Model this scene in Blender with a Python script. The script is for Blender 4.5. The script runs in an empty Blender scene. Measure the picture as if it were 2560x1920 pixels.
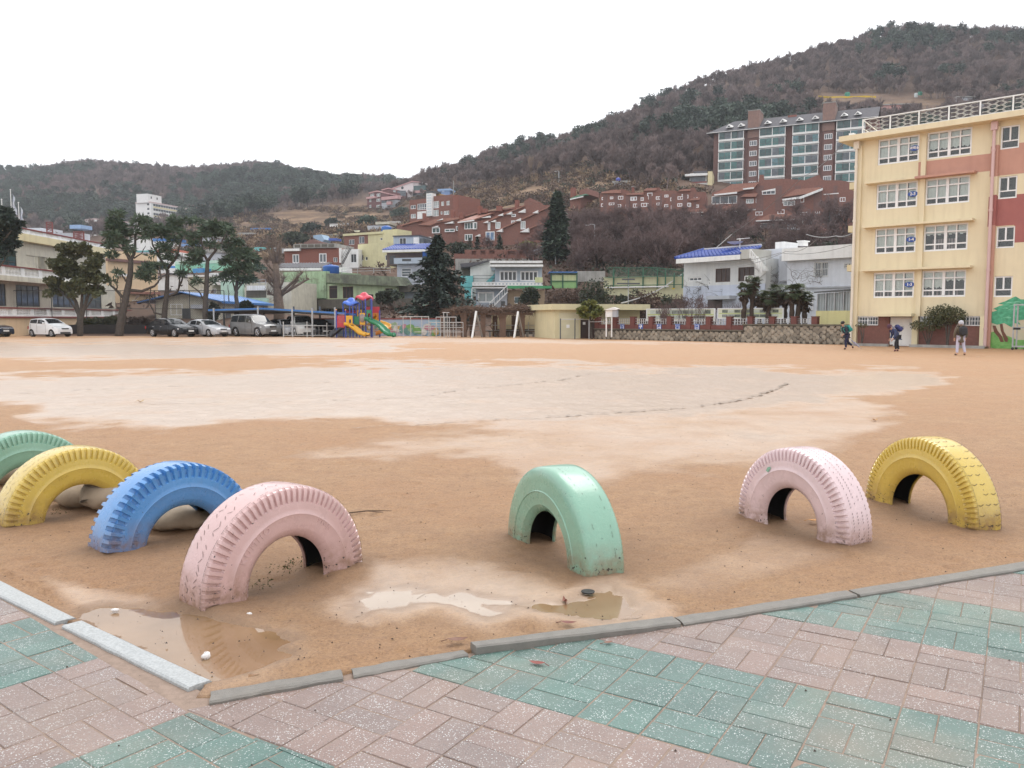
import bpy,math,random
import numpy as np
from mathutils import Vector,Matrix
SC=bpy.context.scene
COL=SC.collection
D=bpy.data
rnd=random.Random(11)
R=math.radians
# ------------------------------------------------------------------ camera, sky, sun, exposure
F,CX,CY,H=2080.0,1280.0,960.0,1.5
PIT=math.atan(165.0/F)
CP,SP=math.cos(PIT),math.sin(PIT)
cam=D.cameras.new('camera');cam.sensor_width=36.0;cam.lens=F/2560.0*36.0
cam.clip_start=0.05;cam.clip_end=6000
co=D.objects.new('camera',cam);COL.objects.link(co)
co.location=(0,0,H);co.rotation_euler=(math.pi/2-PIT,0,0)
SC.camera=co
W=D.worlds.new('World');SC.world=W;W.use_nodes=True
wn=W.node_tree.nodes;wl=W.node_tree.links
for n in list(wn):wn.remove(n)
sky=wn.new('ShaderNodeTexSky');sky.sky_type='NISHITA';sky.sun_disc=False
SUN_EL,SUN_AZ=R(58),R(20)
sky.sun_elevation=SUN_EL;sky.sun_rotation=SUN_AZ
hs=wn.new('ShaderNodeHueSaturation');hs.inputs['Saturation'].default_value=0.25
deck=wn.new('ShaderNodeMix');deck.data_type='RGBA'
deck.inputs['Factor'].default_value=0.88
deck.inputs['B'].default_value=(12.0,12.1,12.4,1)
bg=wn.new('ShaderNodeBackground');bg.inputs['Strength'].default_value=0.10
wo=wn.new('ShaderNodeOutputWorld')
wl.new(sky.outputs[0],hs.inputs['Color']);wl.new(hs.outputs[0],deck.inputs['A'])
wl.new(deck.outputs['Result'],bg.inputs['Color']);wl.new(bg.outputs[0],wo.inputs[0])
sun=D.lights.new('sun','SUN');sun.energy=1.2;sun.angle=R(35);sun.color=(1,.965,.92)
so=D.objects.new('sun',sun);COL.objects.link(so)
so.rotation_euler=(math.pi/2-SUN_EL,0,math.pi-SUN_AZ);so.location=(0,0,60)
SC.view_settings.view_transform='Standard';SC.view_settings.look='None'
SC.view_settings.exposure=0.47;SC.view_settings.gamma=1.0
SC.view_settings.use_curve_mapping=False
SC.render.engine='CYCLES'
SC.cycles.use_denoising=True
SC.cycles.max_bounces=6;SC.cycles.diffuse_bounces=3;SC.cycles.glossy_bounces=3
SC.cycles.transparent_max_bounces=12;SC.cycles.transmission_bounces=4
SC.cycles.volume_bounces=1
# ------------------------------------------------------------------ photograph <-> world
def ray(px,py):
	u=(px-CX)/F;v=(CY-py)/F
	return(u,CP+v*SP,-SP+v*CP)
def P(px,py,Y):
	d=ray(px,py);t=Y/d[1]
	return(d[0]*t,Y,H+d[2]*t)
def G(px,py,z=0.0):
	d=ray(px,py);t=(z-H)/d[2]
	return(d[0]*t,d[1]*t)
def proj(X,Y,Z):
	dz=Z-H
	dep=Y*CP-dz*SP;up=Y*SP+dz*CP
	return CX+F*X/dep,CY-F*up/dep
def ZF(ox,oy,k):
	return lambda x,y:(ox+x*k,oy+y*k)
ID=ZF(0,0,1)
ZA=ZF(0,380,.31646);ZB=ZF(600,400,.31646);ZC=ZF(1200,400,.31646);ZD=ZF(1860,200,.42194)
Z0=ZF(0,640,.16275);Z300=ZF(300,640,.18987);Z680=ZF(680,640,.18987);Z1000=ZF(1000,640,.18987)
Z1380=ZF(1380,560,.18987);Z1680=ZF(1680,560,.20796);Z2080=ZF(2080,700,.217)
Y200=ZF(200,460,.18987);Y560=ZF(560,500,.15371);Y860=ZF(860,430,.15371);Y1120=ZF(1120,400,.15371)
Y1400=ZF(1400,420,.16275);Y1700=ZF(1700,250,.22298);Z21=ZF(2100,320,.20796);Z21b=ZF(2100,560,.20796)
# ------------------------------------------------------------------ noise
def _hash(ix,iy,seed):
	n=(ix.astype(np.int64)*374761393+iy.astype(np.int64)*668265263+seed*974711)&0x7fffffff
	n=((n^(n>>13))*1274126177)&0x7fffffff
	return((n^(n>>16))&0xffff)/65535.0
def vnoise(x,y,seed=0):
	x=np.asarray(x,float);y=np.asarray(y,float)
	ix=np.floor(x);iy=np.floor(y);fx=x-ix;fy=y-iy
	fx=fx*fx*(3-2*fx);fy=fy*fy*(3-2*fy)
	a=_hash(ix,iy,seed);b=_hash(ix+1,iy,seed);c=_hash(ix,iy+1,seed);d=_hash(ix+1,iy+1,seed)
	return(a+(b-a)*fx)*(1-fy)+(c+(d-c)*fx)*fy
def fbm(x,y,seed=0,oct=4):
	s=0;a=.5;t=0
	for i in range(oct):
		s=s+a*vnoise(x,y,seed+i*17);t+=a
		x=np.asarray(x)*2.03;y=np.asarray(y)*2.03;a*=.5
	return s/t
	# ------------------------------------------------------------------ materials
MATS={}
def M(name,c1,c2=None,scale=1.5,rough=.75,bump=0.0,bscale=40.0,metal=0.0,spec=.5,streak=None,grime=None,rnd_val=0.0,coords='Object',detail=4.0,coat=0.0):
	"""Procedural Principled material: two tones mixed by noise, optional vertical rain streaks and grime patches."""
	if name in MATS:return MATS[name]
	m=D.materials.new(name);m.use_nodes=True;nt=m.node_tree;N=nt.nodes;L=nt.links
	b=N['Principled BSDF']
	b.inputs['Roughness'].default_value=rough;b.inputs['Metallic'].default_value=metal
	b.inputs['Specular IOR Level'].default_value=spec
	if coat:b.inputs['Coat Weight'].default_value=coat;b.inputs['Coat Roughness'].default_value=.08
	if c2 is None:c2=tuple(x*.82 for x in c1)
	tc=N.new('ShaderNodeTexCoord')
	no=N.new('ShaderNodeTexNoise');no.inputs['Scale'].default_value=scale;no.inputs['Detail'].default_value=detail
	no.inputs['Roughness'].default_value=.62
	L.new(tc.outputs[coords],no.inputs['Vector'])
	cr=N.new('ShaderNodeValToRGB')
	cr.color_ramp.elements[0].position=.34;cr.color_ramp.elements[0].color=(*c1,1)
	cr.color_ramp.elements[1].position=.68;cr.color_ramp.elements[1].color=(*c2,1)
	L.new(no.outputs['Fac'],cr.inputs['Fac'])
	out=cr.outputs['Color']
	def mixin(col,fac_socket):
		mx=N.new('ShaderNodeMix');mx.data_type='RGBA'
		L.new(fac_socket,mx.inputs['Factor']);L.new(out,mx.inputs['A']);mx.inputs['B'].default_value=(*col,1)
		return mx.outputs['Result']
	if streak:
		col,amt=streak
		mp=N.new('ShaderNodeMapping');mp.inputs['Scale'].default_value=(2.6,2.6,.22)
		L.new(tc.outputs[coords],mp.inputs['Vector'])
		n2=N.new('ShaderNodeTexNoise');n2.inputs['Scale'].default_value=1.4;n2.inputs['Detail'].default_value=5
		L.new(mp.outputs[0],n2.inputs['Vector'])
		r2=N.new('ShaderNodeMapRange');r2.inputs['From Min'].default_value=.48;r2.inputs['From Max'].default_value=.78
		r2.inputs['To Max'].default_value=amt
		L.new(n2.outputs['Fac'],r2.inputs['Value']);out=mixin(col,r2.outputs['Result'])
	if grime:
		col,amt=grime
		n3=N.new('ShaderNodeTexNoise');n3.inputs['Scale'].default_value=.55;n3.inputs['Detail'].default_value=9
		n3.inputs['Roughness'].default_value=.72
		L.new(tc.outputs[coords],n3.inputs['Vector'])
		r3=N.new('ShaderNodeMapRange');r3.inputs['From Min'].default_value=.5;r3.inputs['From Max'].default_value=.64
		r3.inputs['To Max'].default_value=amt
		L.new(n3.outputs['Fac'],r3.inputs['Value']);out=mixin(col,r3.outputs['Result'])
	if rnd_val:
		oi=N.new('ShaderNodeObjectInfo');hv=N.new('ShaderNodeHueSaturation')
		mr=N.new('ShaderNodeMapRange');mr.inputs['To Min'].default_value=1-rnd_val;mr.inputs['To Max'].default_value=1+rnd_val
		L.new(oi.outputs['Random'],mr.inputs['Value']);L.new(mr.outputs['Result'],hv.inputs['Value'])
		L.new(out,hv.inputs['Color']);out=hv.outputs['Color']
	L.new(out,b.inputs['Base Color'])
	if bump:
		n4=N.new('ShaderNodeTexNoise');n4.inputs['Scale'].default_value=bscale;n4.inputs['Detail'].default_value=3
		L.new(tc.outputs[coords],n4.inputs['Vector'])
		bp=N.new('ShaderNodeBump');bp.inputs['Strength'].default_value=bump;bp.inputs['Distance'].default_value=.02
		L.new(n4.outputs['Fac'],bp.inputs['Height']);L.new(bp.outputs[0],b.inputs['Normal'])
	MATS[name]=m
	return m
def glass_mat(name,col,rough=.06):
	return M(name,col,tuple(x*.55 for x in col),scale=.9,rough=rough,spec=.45,detail=2)
GL_DARK=glass_mat('dark_glass',(.05,.055,.06))
GL_GREY=glass_mat('grey_glass',(.13,.15,.17))
GL_TEAL=glass_mat('teal_glass',(.06,.11,.11))
GL_PALE=glass_mat('pale_glass',(.42,.47,.47))
GL_BLUE=glass_mat('blue_glass',(.16,.26,.42))
WHITE=M('white_paint',(.80,.80,.79),(.70,.70,.69),streak=((.42,.41,.38),.35))
WHITE_CLEAN=M('white_frame',(.82,.83,.83),(.74,.75,.76),rough=.45)
CREAM=M('cream_render',(.66,.58,.36),(.60,.52,.32),streak=((.36,.31,.2),.35))
PALE_CREAM=M('pale_cream_render',(.60,.57,.47),(.52,.49,.40),streak=((.3,.28,.24),.5),grime=((.33,.31,.27),.35))
PEACH=M('peach_render',(.66,.50,.33),(.60,.45,.29),streak=((.38,.3,.2),.3))
BRICK_RED=M('red_brick',(.235,.085,.06),(.18,.068,.05),scale=6,streak=((.16,.07,.05),.35))
BRICK_ORANGE=M('orange_brick',(.225,.10,.075),(.17,.078,.062),scale=3,streak=((.18,.08,.06),.35))
BRICK_BROWN=M('brown_brick',(.19,.10,.085),(.145,.078,.068),scale=2,streak=((.1,.07,.065),.4))
TERRACOTTA=M('terracotta_tile',(.34,.16,.115),(.25,.115,.085),scale=2.5,rough=.6,streak=((.25,.12,.09),.4))
CONCRETE=M('weathered_concrete',(.36,.35,.33),(.26,.255,.24),streak=((.12,.12,.11),.55),grime=((.16,.16,.14),.4))
DARK_CONC=M('dark_mossy_concrete',(.13,.115,.095),(.085,.078,.062),scale=1.2,streak=((.05,.05,.04),.5))
GREY_WALL=M('grey_render',(.46,.48,.52),(.40,.42,.46),streak=((.25,.26,.28),.4))
BLUEGREY=M('bluegrey_render',(.42,.48,.55),(.36,.42,.49),streak=((.24,.27,.3),.4))
PALEBLUE=M('pale_blue_white_render',(.66,.69,.75),(.58,.61,.67),streak=((.36,.38,.42),.35),grime=((.43,.44,.47),.28))
MINT=M('mint_render',(.28,.58,.42),(.24,.50,.36),streak=((.16,.3,.22),.4))
PALEMINT=M('pale_mint_render',(.50,.68,.57),(.43,.6,.5),streak=((.25,.36,.3),.4))
TEAL=M('teal_paint',(.16,.48,.48),(.13,.40,.41),streak=((.1,.24,.24),.4))
MOSSGREEN=M('mossy_green_render',(.37,.50,.32),(.30,.42,.26),scale=.8,streak=((.10,.11,.07),.6),grime=((.13,.135,.09),.75))
LIMEWALL=M('lime_render',(.56,.60,.34),(.49,.54,.30),streak=((.28,.3,.17),.45))
PINKWALL=M('pink_render',(.56,.30,.27),(.5,.26,.24),streak=((.3,.2,.18),.4))
TAN=M('tan_render',(.36,.27,.18),(.30,.22,.15),streak=((.16,.12,.09),.4))
BLUE_SHEET=M('blue_sheet_metal',(.045,.19,.50),(.04,.155,.42),scale=.6,rough=.38,spec=.6)
BLUE_TILE=M('glazed_blue_tile',(.03,.075,.34),(.022,.055,.26),scale=5,rough=.25,spec=.65)
GREY_TILE=M('grey_roof_tile',(.16,.16,.175),(.10,.10,.11),scale=3,rough=.55)
SLATE=M('slate_grey_roof',(.12,.115,.125),(.09,.088,.095),scale=1.4,rough=.8,spec=.15)
TANKBLUE=M('blue_plastic_tank',(.02,.11,.40),(.018,.085,.32),scale=1,rough=.4)
RED_TRIM=M('dark_red_trim',(.22,.05,.045),(.17,.04,.036),rough=.55)
STEEL=M('galvanised_steel',(.42,.43,.44),(.33,.34,.35),scale=8,rough=.42,metal=.6)
STEEL_DARK=M('dark_steel',(.10,.105,.11),(.075,.08,.085),rough=.5,metal=.4)
GREENSTEEL=M('green_painted_steel',(.035,.13,.075),(.03,.1,.06),rough=.45)
BLACK=M('black_rubber',(.018,.018,.019),(.012,.012,.012),rough=.7)
WOOD=M('weathered_wood',(.20,.13,.09),(.14,.09,.065),scale=6,rough=.8)
SOFFIT=M('shaded_soffit_paint',(.50,.49,.45),(.44,.43,.39))
BARK=M('grey_brown_bark',(.095,.08,.068),(.05,.042,.037),scale=9,rough=.9,bump=.5,bscale=18)
BARK_DK=M('dark_wet_bark',(.060,.047,.044),(.035,.028,.027),scale=7,rough=.85)
BARK_TAN=M('tan_bark',(.21,.155,.12),(.13,.10,.08),scale=5,rough=.9)
TWIG=M('purple_brown_twigs',(.145,.098,.092),(.10,.068,.066),scale=.25,rough=.9,rnd_val=.3)
TWIG_FAR=M('woodland_twigs',(.185,.140,.130),(.130,.098,.094),scale=.12,rough=.95,rnd_val=.45)
NEEDLE=M('cedar_needles',(.088,.128,.076),(.045,.072,.046),scale=1.3,rough=.65)
NEEDLE_DK=M('dark_conifer_needles',(.036,.056,.040),(.020,.034,.027),scale=1.2,rough=.7)
LEAF_OL=M('olive_evergreen_leaves',(.100,.105,.044),(.055,.064,.028),scale=1.1,rough=.6)
LEAF_YG=M('yellow_green_leaves',(.19,.19,.04),(.09,.11,.028),scale=1.6,rough=.6)
LEAF_DK=M('dark_bush_leaves',(.050,.062,.036),(.028,.037,.024),scale=1.3,rough=.65)
LEAF_BR=M('brown_brush_leaves',(.115,.072,.052),(.065,.042,.034),scale=1.5,rough=.8)
PINE_FAR=M('far_pine_needles',(.062,.086,.062),(.036,.054,.044),scale=.2,rough=.8,rnd_val=.45)
PALMLEAF=M('palm_leaves',(.075,.10,.042),(.04,.056,.026),scale=2,rough=.55)
PALMTRUNK=M('fibrous_palm_trunk',(.085,.058,.042),(.048,.034,.026),scale=9,rough=.95,bump=.6,bscale=25)
# ------------------------------------------------------------------ mesh builder
class MB:
	def __init__(s):s.v=[];s.f=[];s.m=[];s.mats=[]
	def mi(s,mat):
		if mat not in s.mats:s.mats.append(mat)
		return s.mats.index(mat)
	def add(s,vs,fs,mat):
		o=len(s.v);k=s.mi(mat)
		s.v.extend([tuple(p)for p in vs])
		for f in fs:s.f.append(tuple(i+o for i in f));s.m.append(k)
	def box(s,x0,x1,y0,y1,z0,z1,mat,T=None):
		vs=[(x,y,z)for z in(z0,z1)for y in(y0,y1)for x in(x0,x1)]
		if T is not None:vs=[T(p)for p in vs]
		s.add(vs,[(0,2,3,1),(4,5,7,6),(0,1,5,4),(2,6,7,3),(0,4,6,2),(1,3,7,5)],mat)
	def tube(s,pts,rad,mat,n=6,cap=True):
		pts=[Vector(p)for p in pts]
		if not isinstance(rad,(list,tuple)):rad=[rad]*len(pts)
		vs=[];up=None
		for i,p in enumerate(pts):
			d=(pts[min(i+1,len(pts)-1)]-pts[max(i-1,0)])
			if d.length<1e-9:d=Vector((0,0,1))
			d.normalize()
			if up is None:up=Vector((0,0,1))if abs(d.z)<.9 else Vector((1,0,0))
			a=d.cross(up)
			if a.length<1e-5:a=d.cross(Vector((0,1,0)))
			a.normalize();b=a.cross(d).normalized();up=b
			for j in range(n):
				t=2*math.pi*j/n
				vs.append(p+(a*math.cos(t)+b*math.sin(t))*rad[i])
		fs=[]
		for i in range(len(pts)-1):
			for j in range(n):
				k=(j+1)%n
				fs.append((i*n+j,i*n+k,(i+1)*n+k,(i+1)*n+j))
		if cap:
			fs.append(tuple(range(n-1,-1,-1)));fs.append(tuple((len(pts)-1)*n+j for j in range(n)))
		s.add(vs,fs,mat)
	def lathe(s,prof,c,mat,n=12,axis='z'):
		vs=[]
		for r,z in prof:
			for j in range(n):
				t=2*math.pi*j/n
				q=(r*math.cos(t),r*math.sin(t),z)
				if axis=='y':q=(q[0],q[2],q[1])
				vs.append((c[0]+q[0],c[1]+q[1],c[2]+q[2]))
		fs=[]
		for i in range(len(prof)-1):
			for j in range(n):
				k=(j+1)%n
				fs.append((i*n+j,i*n+k,(i+1)*n+k,(i+1)*n+j))
		s.add(vs,fs,mat)
	def prism(s,front,back,mat):
		"""front, back: matching loops of 3D points."""
		n=len(front)
		fs=[tuple(range(n)),tuple(range(2*n-1,n-1,-1))]
		for i in range(n):
			j=(i+1)%n
			fs.append((j,i,i+n,j+n))
		s.add(list(front)+list(back),fs,mat)
	def mesh(s,name,smooth=False):
		me=D.meshes.new(name);me.from_pydata(s.v,[],s.f)
		for m in s.mats:me.materials.append(m)
		if len(s.mats)>1:me.polygons.foreach_set('material_index',s.m)
		if smooth:
			me.polygons.foreach_set('use_smooth',[True]*len(me.polygons))
		me.update()
		return me
	def build(s,name,parent=None,smooth=False):
		return link(name,s.mesh(name,smooth),parent)
def link(name,me,parent=None,loc=None):
	o=D.objects.new(name,me);COL.objects.link(o)
	if parent is not None:o.parent=parent
	if loc is not None:o.location=loc
	return o
def tag(o,label=None,cat=None,group=None,kind=None):
	if label:o['label']=label
	if cat:o['category']=cat
	if group:o['group']=group
	if kind:o['kind']=kind
	return o
def thing(name,label,cat,loc=(0,0,0),rz=0.0,group=None):
	o=D.objects.new(name,None);COL.objects.link(o)
	o.empty_display_size=.2;o.location=loc;o.rotation_euler=(0,0,rz)
	return tag(o,label,cat,group)
def kids(o):
	return[c for c in D.objects if c.parent==o]
def dup(root,loc,rz=None,label=None,group=None,scale=None):
	r=root.copy();COL.objects.link(r);r.location=loc
	if rz is not None:r.rotation_euler=(0,0,rz)
	if scale is not None:r.scale=scale if isinstance(scale,tuple)else(scale,)*3
	if label:r['label']=label
	if group:r['group']=group
	for ch in root.children:
		c=ch.copy();COL.objects.link(c);c.parent=r
		for g in ch.children:
			e=g.copy();COL.objects.link(e);e.parent=c
	return r
def np_mesh(name,V,Fq,mat,smooth=True):
	me=D.meshes.new(name)
	V=np.asarray(V,np.float32);Fq=np.asarray(Fq,np.int32);k=Fq.shape[1]
	me.vertices.add(len(V));me.vertices.foreach_set('co',V.ravel())
	me.loops.add(Fq.size);me.loops.foreach_set('vertex_index',Fq.ravel())
	me.polygons.add(len(Fq));me.polygons.foreach_set('loop_start',np.arange(0,Fq.size,k,dtype=np.int32))
	me.polygons.foreach_set('loop_total',np.full(len(Fq),k,np.int32))
	me.polygons.foreach_set('use_smooth',np.full(len(Fq),smooth))
	for m in(mat if isinstance(mat,list)else[mat]):me.materials.append(m)
	me.update(calc_edges=True);me.validate()
	return me
def in_poly(x,y,poly):
	x=np.asarray(x,float);y=np.asarray(y,float);c=np.zeros(x.shape,bool);n=len(poly)
	for i in range(n):
		x0,y0=poly[i];x1,y1=poly[(i+1)%n]
		if y0==y1:continue
		k=((y0>y)!=(y1>y))&(x<(x1-x0)*(y-y0)/(y1-y0)+x0)
		c^=k
	return c
def poly_dist(x,y,poly,closed=True):
	d=np.full(np.shape(x),1e9);n=len(poly)
	for i in range(n if closed else n-1):
		x0,y0=poly[i];x1,y1=poly[(i+1)%n]
		dx,dy=x1-x0,y1-y0;L2=dx*dx+dy*dy+1e-12
		t=np.clip(((x-x0)*dx+(y-y0)*dy)/L2,0,1)
		d=np.minimum(d,np.hypot(x-x0-t*dx,y-y0-t*dy))
	return d
def sstep(a,b,x):
	t=np.clip((x-a)/(b-a),0,1);return t*t*(3-2*t)
	# ------------------------------------------------------------------ sand field
KERB_FAR=[(-1.235,3.235),(-.72,3.46),(-.2,3.687),(.85,4.095),(1.80,4.47),(3.18,5.05),(9.0,7.5)]
KERB_NEAR=[(-1.19,3.145),(-.687,3.377),(-.17,3.63),(.78,3.96),(1.83,4.38),(3.08,4.89),(9.05,7.40)]
GRAN_FAR=[(-6.2,7.28),(-2.94,4.673),(-2.165,4.055),(-1.247,3.344)]
GRAN_NEAR=[(-6.2,7.14),(-3.0,4.57),(-2.228,3.98),(-1.32,3.27)]
def z21(x,y):return(x*.434,1040+y*.434)
def z22(x,y):return(800+x*.434,1040+y*.434)
PUDDLE=[G(*z21(*q))for q in[(470,1120),(560,1095),(660,1105),(840,1098),(1030,1125),(1150,1150),(1290,1185),(1400,1210),(1590,1255),(1650,1300),(1560,1335),(1650,1360),(1560,1400),(1450,1440),(1330,1470),(1220,1505),(1130,1480),(900,1380),(650,1240),(480,1160)]]
PUD2=[G(*z22(*q))for q in[(530,1030),(700,1022),(830,1012),(900,1040),(1010,1045),(1110,1070),(1060,1085),(960,1080),(1010,1110),(1075,1125),(1020,1140),(940,1155),(870,1120),(760,1085),(600,1062)]]
PUD3=[G(*z22(*q))for q in[(1120,1085),(1300,1075),(1430,1070),(1500,1040),(1700,985),(1760,1050),(1770,1100),(1880,1115),(1790,1150),(1650,1155),(1480,1150),(1300,1125)]]
PUD4=[G(*z22(*q))for q in[(200,1060),(330,1000),(520,985),(620,1000),(540,1050),(620,1075),(480,1095),(330,1120),(230,1140)]]
TYRES=[]
def axis(a,b,start):
	"""Non-uniform sample positions: spacing function given as list of (limit, step)."""
	v=[a]
	while v[-1]<b:v.append(v[-1]+start(v[-1]))
	return np.array(v)
ys=axis(2.15,78,lambda y:.026 if y<8.2 else.026*(1+(y-8.2)*.35)if y<40 else.5)
xs_pos=axis(0,85,lambda x:.03 if x<4.4 else min(.03*(1+(x-4.4)*.25),.6))
xs=np.concatenate([-xs_pos[:0:-1],xs_pos])
GX,GY=np.meshgrid(xs,ys)
gx=GX.ravel();gy=GY.ravel()
tyre_spec=[((-1.334,4.627),51.5,.54,.028,.262),((.315,5.20),115.3,.556,.012,.262),((2.056,5.824),116.6,.523,.066,.256),((3.20,6.298),106.6,.570,.024,.245),((-2.31,5.62),51,.545,.03,.27),((-3.35,6.30),50,.545,.03,.262),((-4.12,6.95),48,.545,.03,.262),((-5.3,7.78),48,.545,.03,.262)]
gz=(fbm(gx*1.3,gy*1.3,3,3)-.5)*.030+(fbm(gx*7,gy*7,5,4)-.5)*.017+(fbm(gx*24,gy*24,6,2)-.5)*.016
gz*=np.clip(1.25-gy/45,.35,1)
for(c,a,r,h,w)in tyre_spec:
	dx,dy=math.cos(R(a)),math.sin(R(a))
	for sgn in(-1,1):
		ex,ey=c[0]+sgn*dx*.46,c[1]+sgn*dy*.46
		d=np.hypot(gx-ex,gy-ey)
		gz+=.022*np.exp(-(d/.27)**2)*(.6+.8*fbm(gx*9,gy*9,12,3))
	d=np.hypot(gx-c[0],gy-c[1]);gz-=.018*np.exp(-(d/.3)**2)
r2=random.Random(8)
for _ in range(520):
	fy=2.9+9*r2.random()**1.4;fx=r2.uniform(-.7,.7)*fy;fa=r2.uniform(0,3.14);c,s_=math.cos(fa),math.sin(fa)
	ii=np.where((np.abs(gx-fx)<.3)&(np.abs(gy-fy)<.3))[0];u=(gx[ii]-fx)*c+(gy[ii]-fy)*s_;v=-(gx[ii]-fx)*s_+(gy[ii]-fy)*c
	d=(u/.12)**2+(v/.045)**2;gz[ii]+=r2.uniform(.004,.011)*(-np.exp(-d*1.2)+.55*np.exp(-(np.sqrt(d)-1.5)**2*5))
	# puddle basins
wet=np.zeros_like(gx);pud=np.zeros_like(gx)
jx=gx+(fbm(gx*11,gy*11,31,4)-.5)*.12;jy=gy+(fbm(gx*11,gy*11,37,4)-.5)*.12
near=(gy<6)&(np.abs(gx)<4)
for poly,dep in((PUDDLE,.042),(PUD2,.016),(PUD3,.014),(PUD4,.008)):
	ii=np.where(near)[0]
	x_,y_=jx[ii],jy[ii]
	ins=in_poly(x_,y_,poly);d=poly_dist(x_,y_,poly);sd=np.where(ins,d,-d)
	m=sstep(-.06,.07,sd)
	gz[ii]=gz[ii]*(1-.75*m)-dep*m
	pud[ii]=np.maximum(pud[ii],np.exp(-((sd+.02)/.055)**2))
	wet[ii]=np.maximum(wet[ii],sstep(-.25,.03,sd)*(.35 if dep>.03 else.8))
	# paved side drops under the bricks
def left_of(poly,x,y):
	"""signed height above a polyline taken as y(x)"""
	px_=np.array([p[0]for p in poly]);py_=np.array([p[1]for p in poly])
	return y-np.interp(x,px_,py_)
mid_r=[((a[0]+b[0])/2,(a[1]+b[1])/2)for a,b in zip(KERB_FAR,KERB_NEAR)]
mid_l=[((a[0]+b[0])/2,(a[1]+b[1])/2)for a,b in zip(GRAN_FAR,GRAN_NEAR)]
sR=left_of(mid_r,gx,gy);sL=left_of(mid_l,gx,gy)
paved=np.where(gx<-1.27,sL<-.0,sR<-.0)
edge=np.where(gx<-1.27,sL,sR)
gz=np.where(paved,-.12,gz)
lip=(~paved)&(edge<.16)
gz=np.where(lip,np.minimum(gz,-.010+.012*fbm(gx*14,gy*14,9,3)),gz)
# wet film: rain standing on fine silt, sky sheen painted into its pale colour (areas read off the photograph, edges broken by noise)
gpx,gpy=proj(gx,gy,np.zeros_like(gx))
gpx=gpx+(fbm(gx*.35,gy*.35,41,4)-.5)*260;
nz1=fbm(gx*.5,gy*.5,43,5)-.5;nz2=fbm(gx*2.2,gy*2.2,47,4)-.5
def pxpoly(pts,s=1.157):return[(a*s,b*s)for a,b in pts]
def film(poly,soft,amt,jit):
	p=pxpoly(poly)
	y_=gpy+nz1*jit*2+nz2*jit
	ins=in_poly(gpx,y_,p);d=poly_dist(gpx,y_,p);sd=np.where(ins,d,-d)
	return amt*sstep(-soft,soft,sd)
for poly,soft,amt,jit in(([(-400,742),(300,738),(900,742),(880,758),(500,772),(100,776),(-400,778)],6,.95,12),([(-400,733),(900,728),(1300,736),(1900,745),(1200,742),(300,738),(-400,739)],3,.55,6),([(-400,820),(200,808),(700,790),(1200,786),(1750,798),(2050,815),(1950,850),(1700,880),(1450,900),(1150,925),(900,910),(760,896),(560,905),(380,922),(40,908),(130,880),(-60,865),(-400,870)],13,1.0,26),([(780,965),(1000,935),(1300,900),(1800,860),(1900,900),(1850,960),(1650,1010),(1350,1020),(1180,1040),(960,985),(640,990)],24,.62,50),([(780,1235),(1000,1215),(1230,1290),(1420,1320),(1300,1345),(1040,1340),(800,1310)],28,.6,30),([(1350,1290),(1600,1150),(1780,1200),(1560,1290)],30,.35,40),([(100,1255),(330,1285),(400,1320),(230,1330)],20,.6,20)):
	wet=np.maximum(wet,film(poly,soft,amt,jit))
wet=np.clip(wet+(fbm(gx*1.6,gy*1.6,53,5)-.52)*.55*(wet>.02)+np.clip(nz1*.9+nz2*.35,0,1)*.5,0,1)
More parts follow.
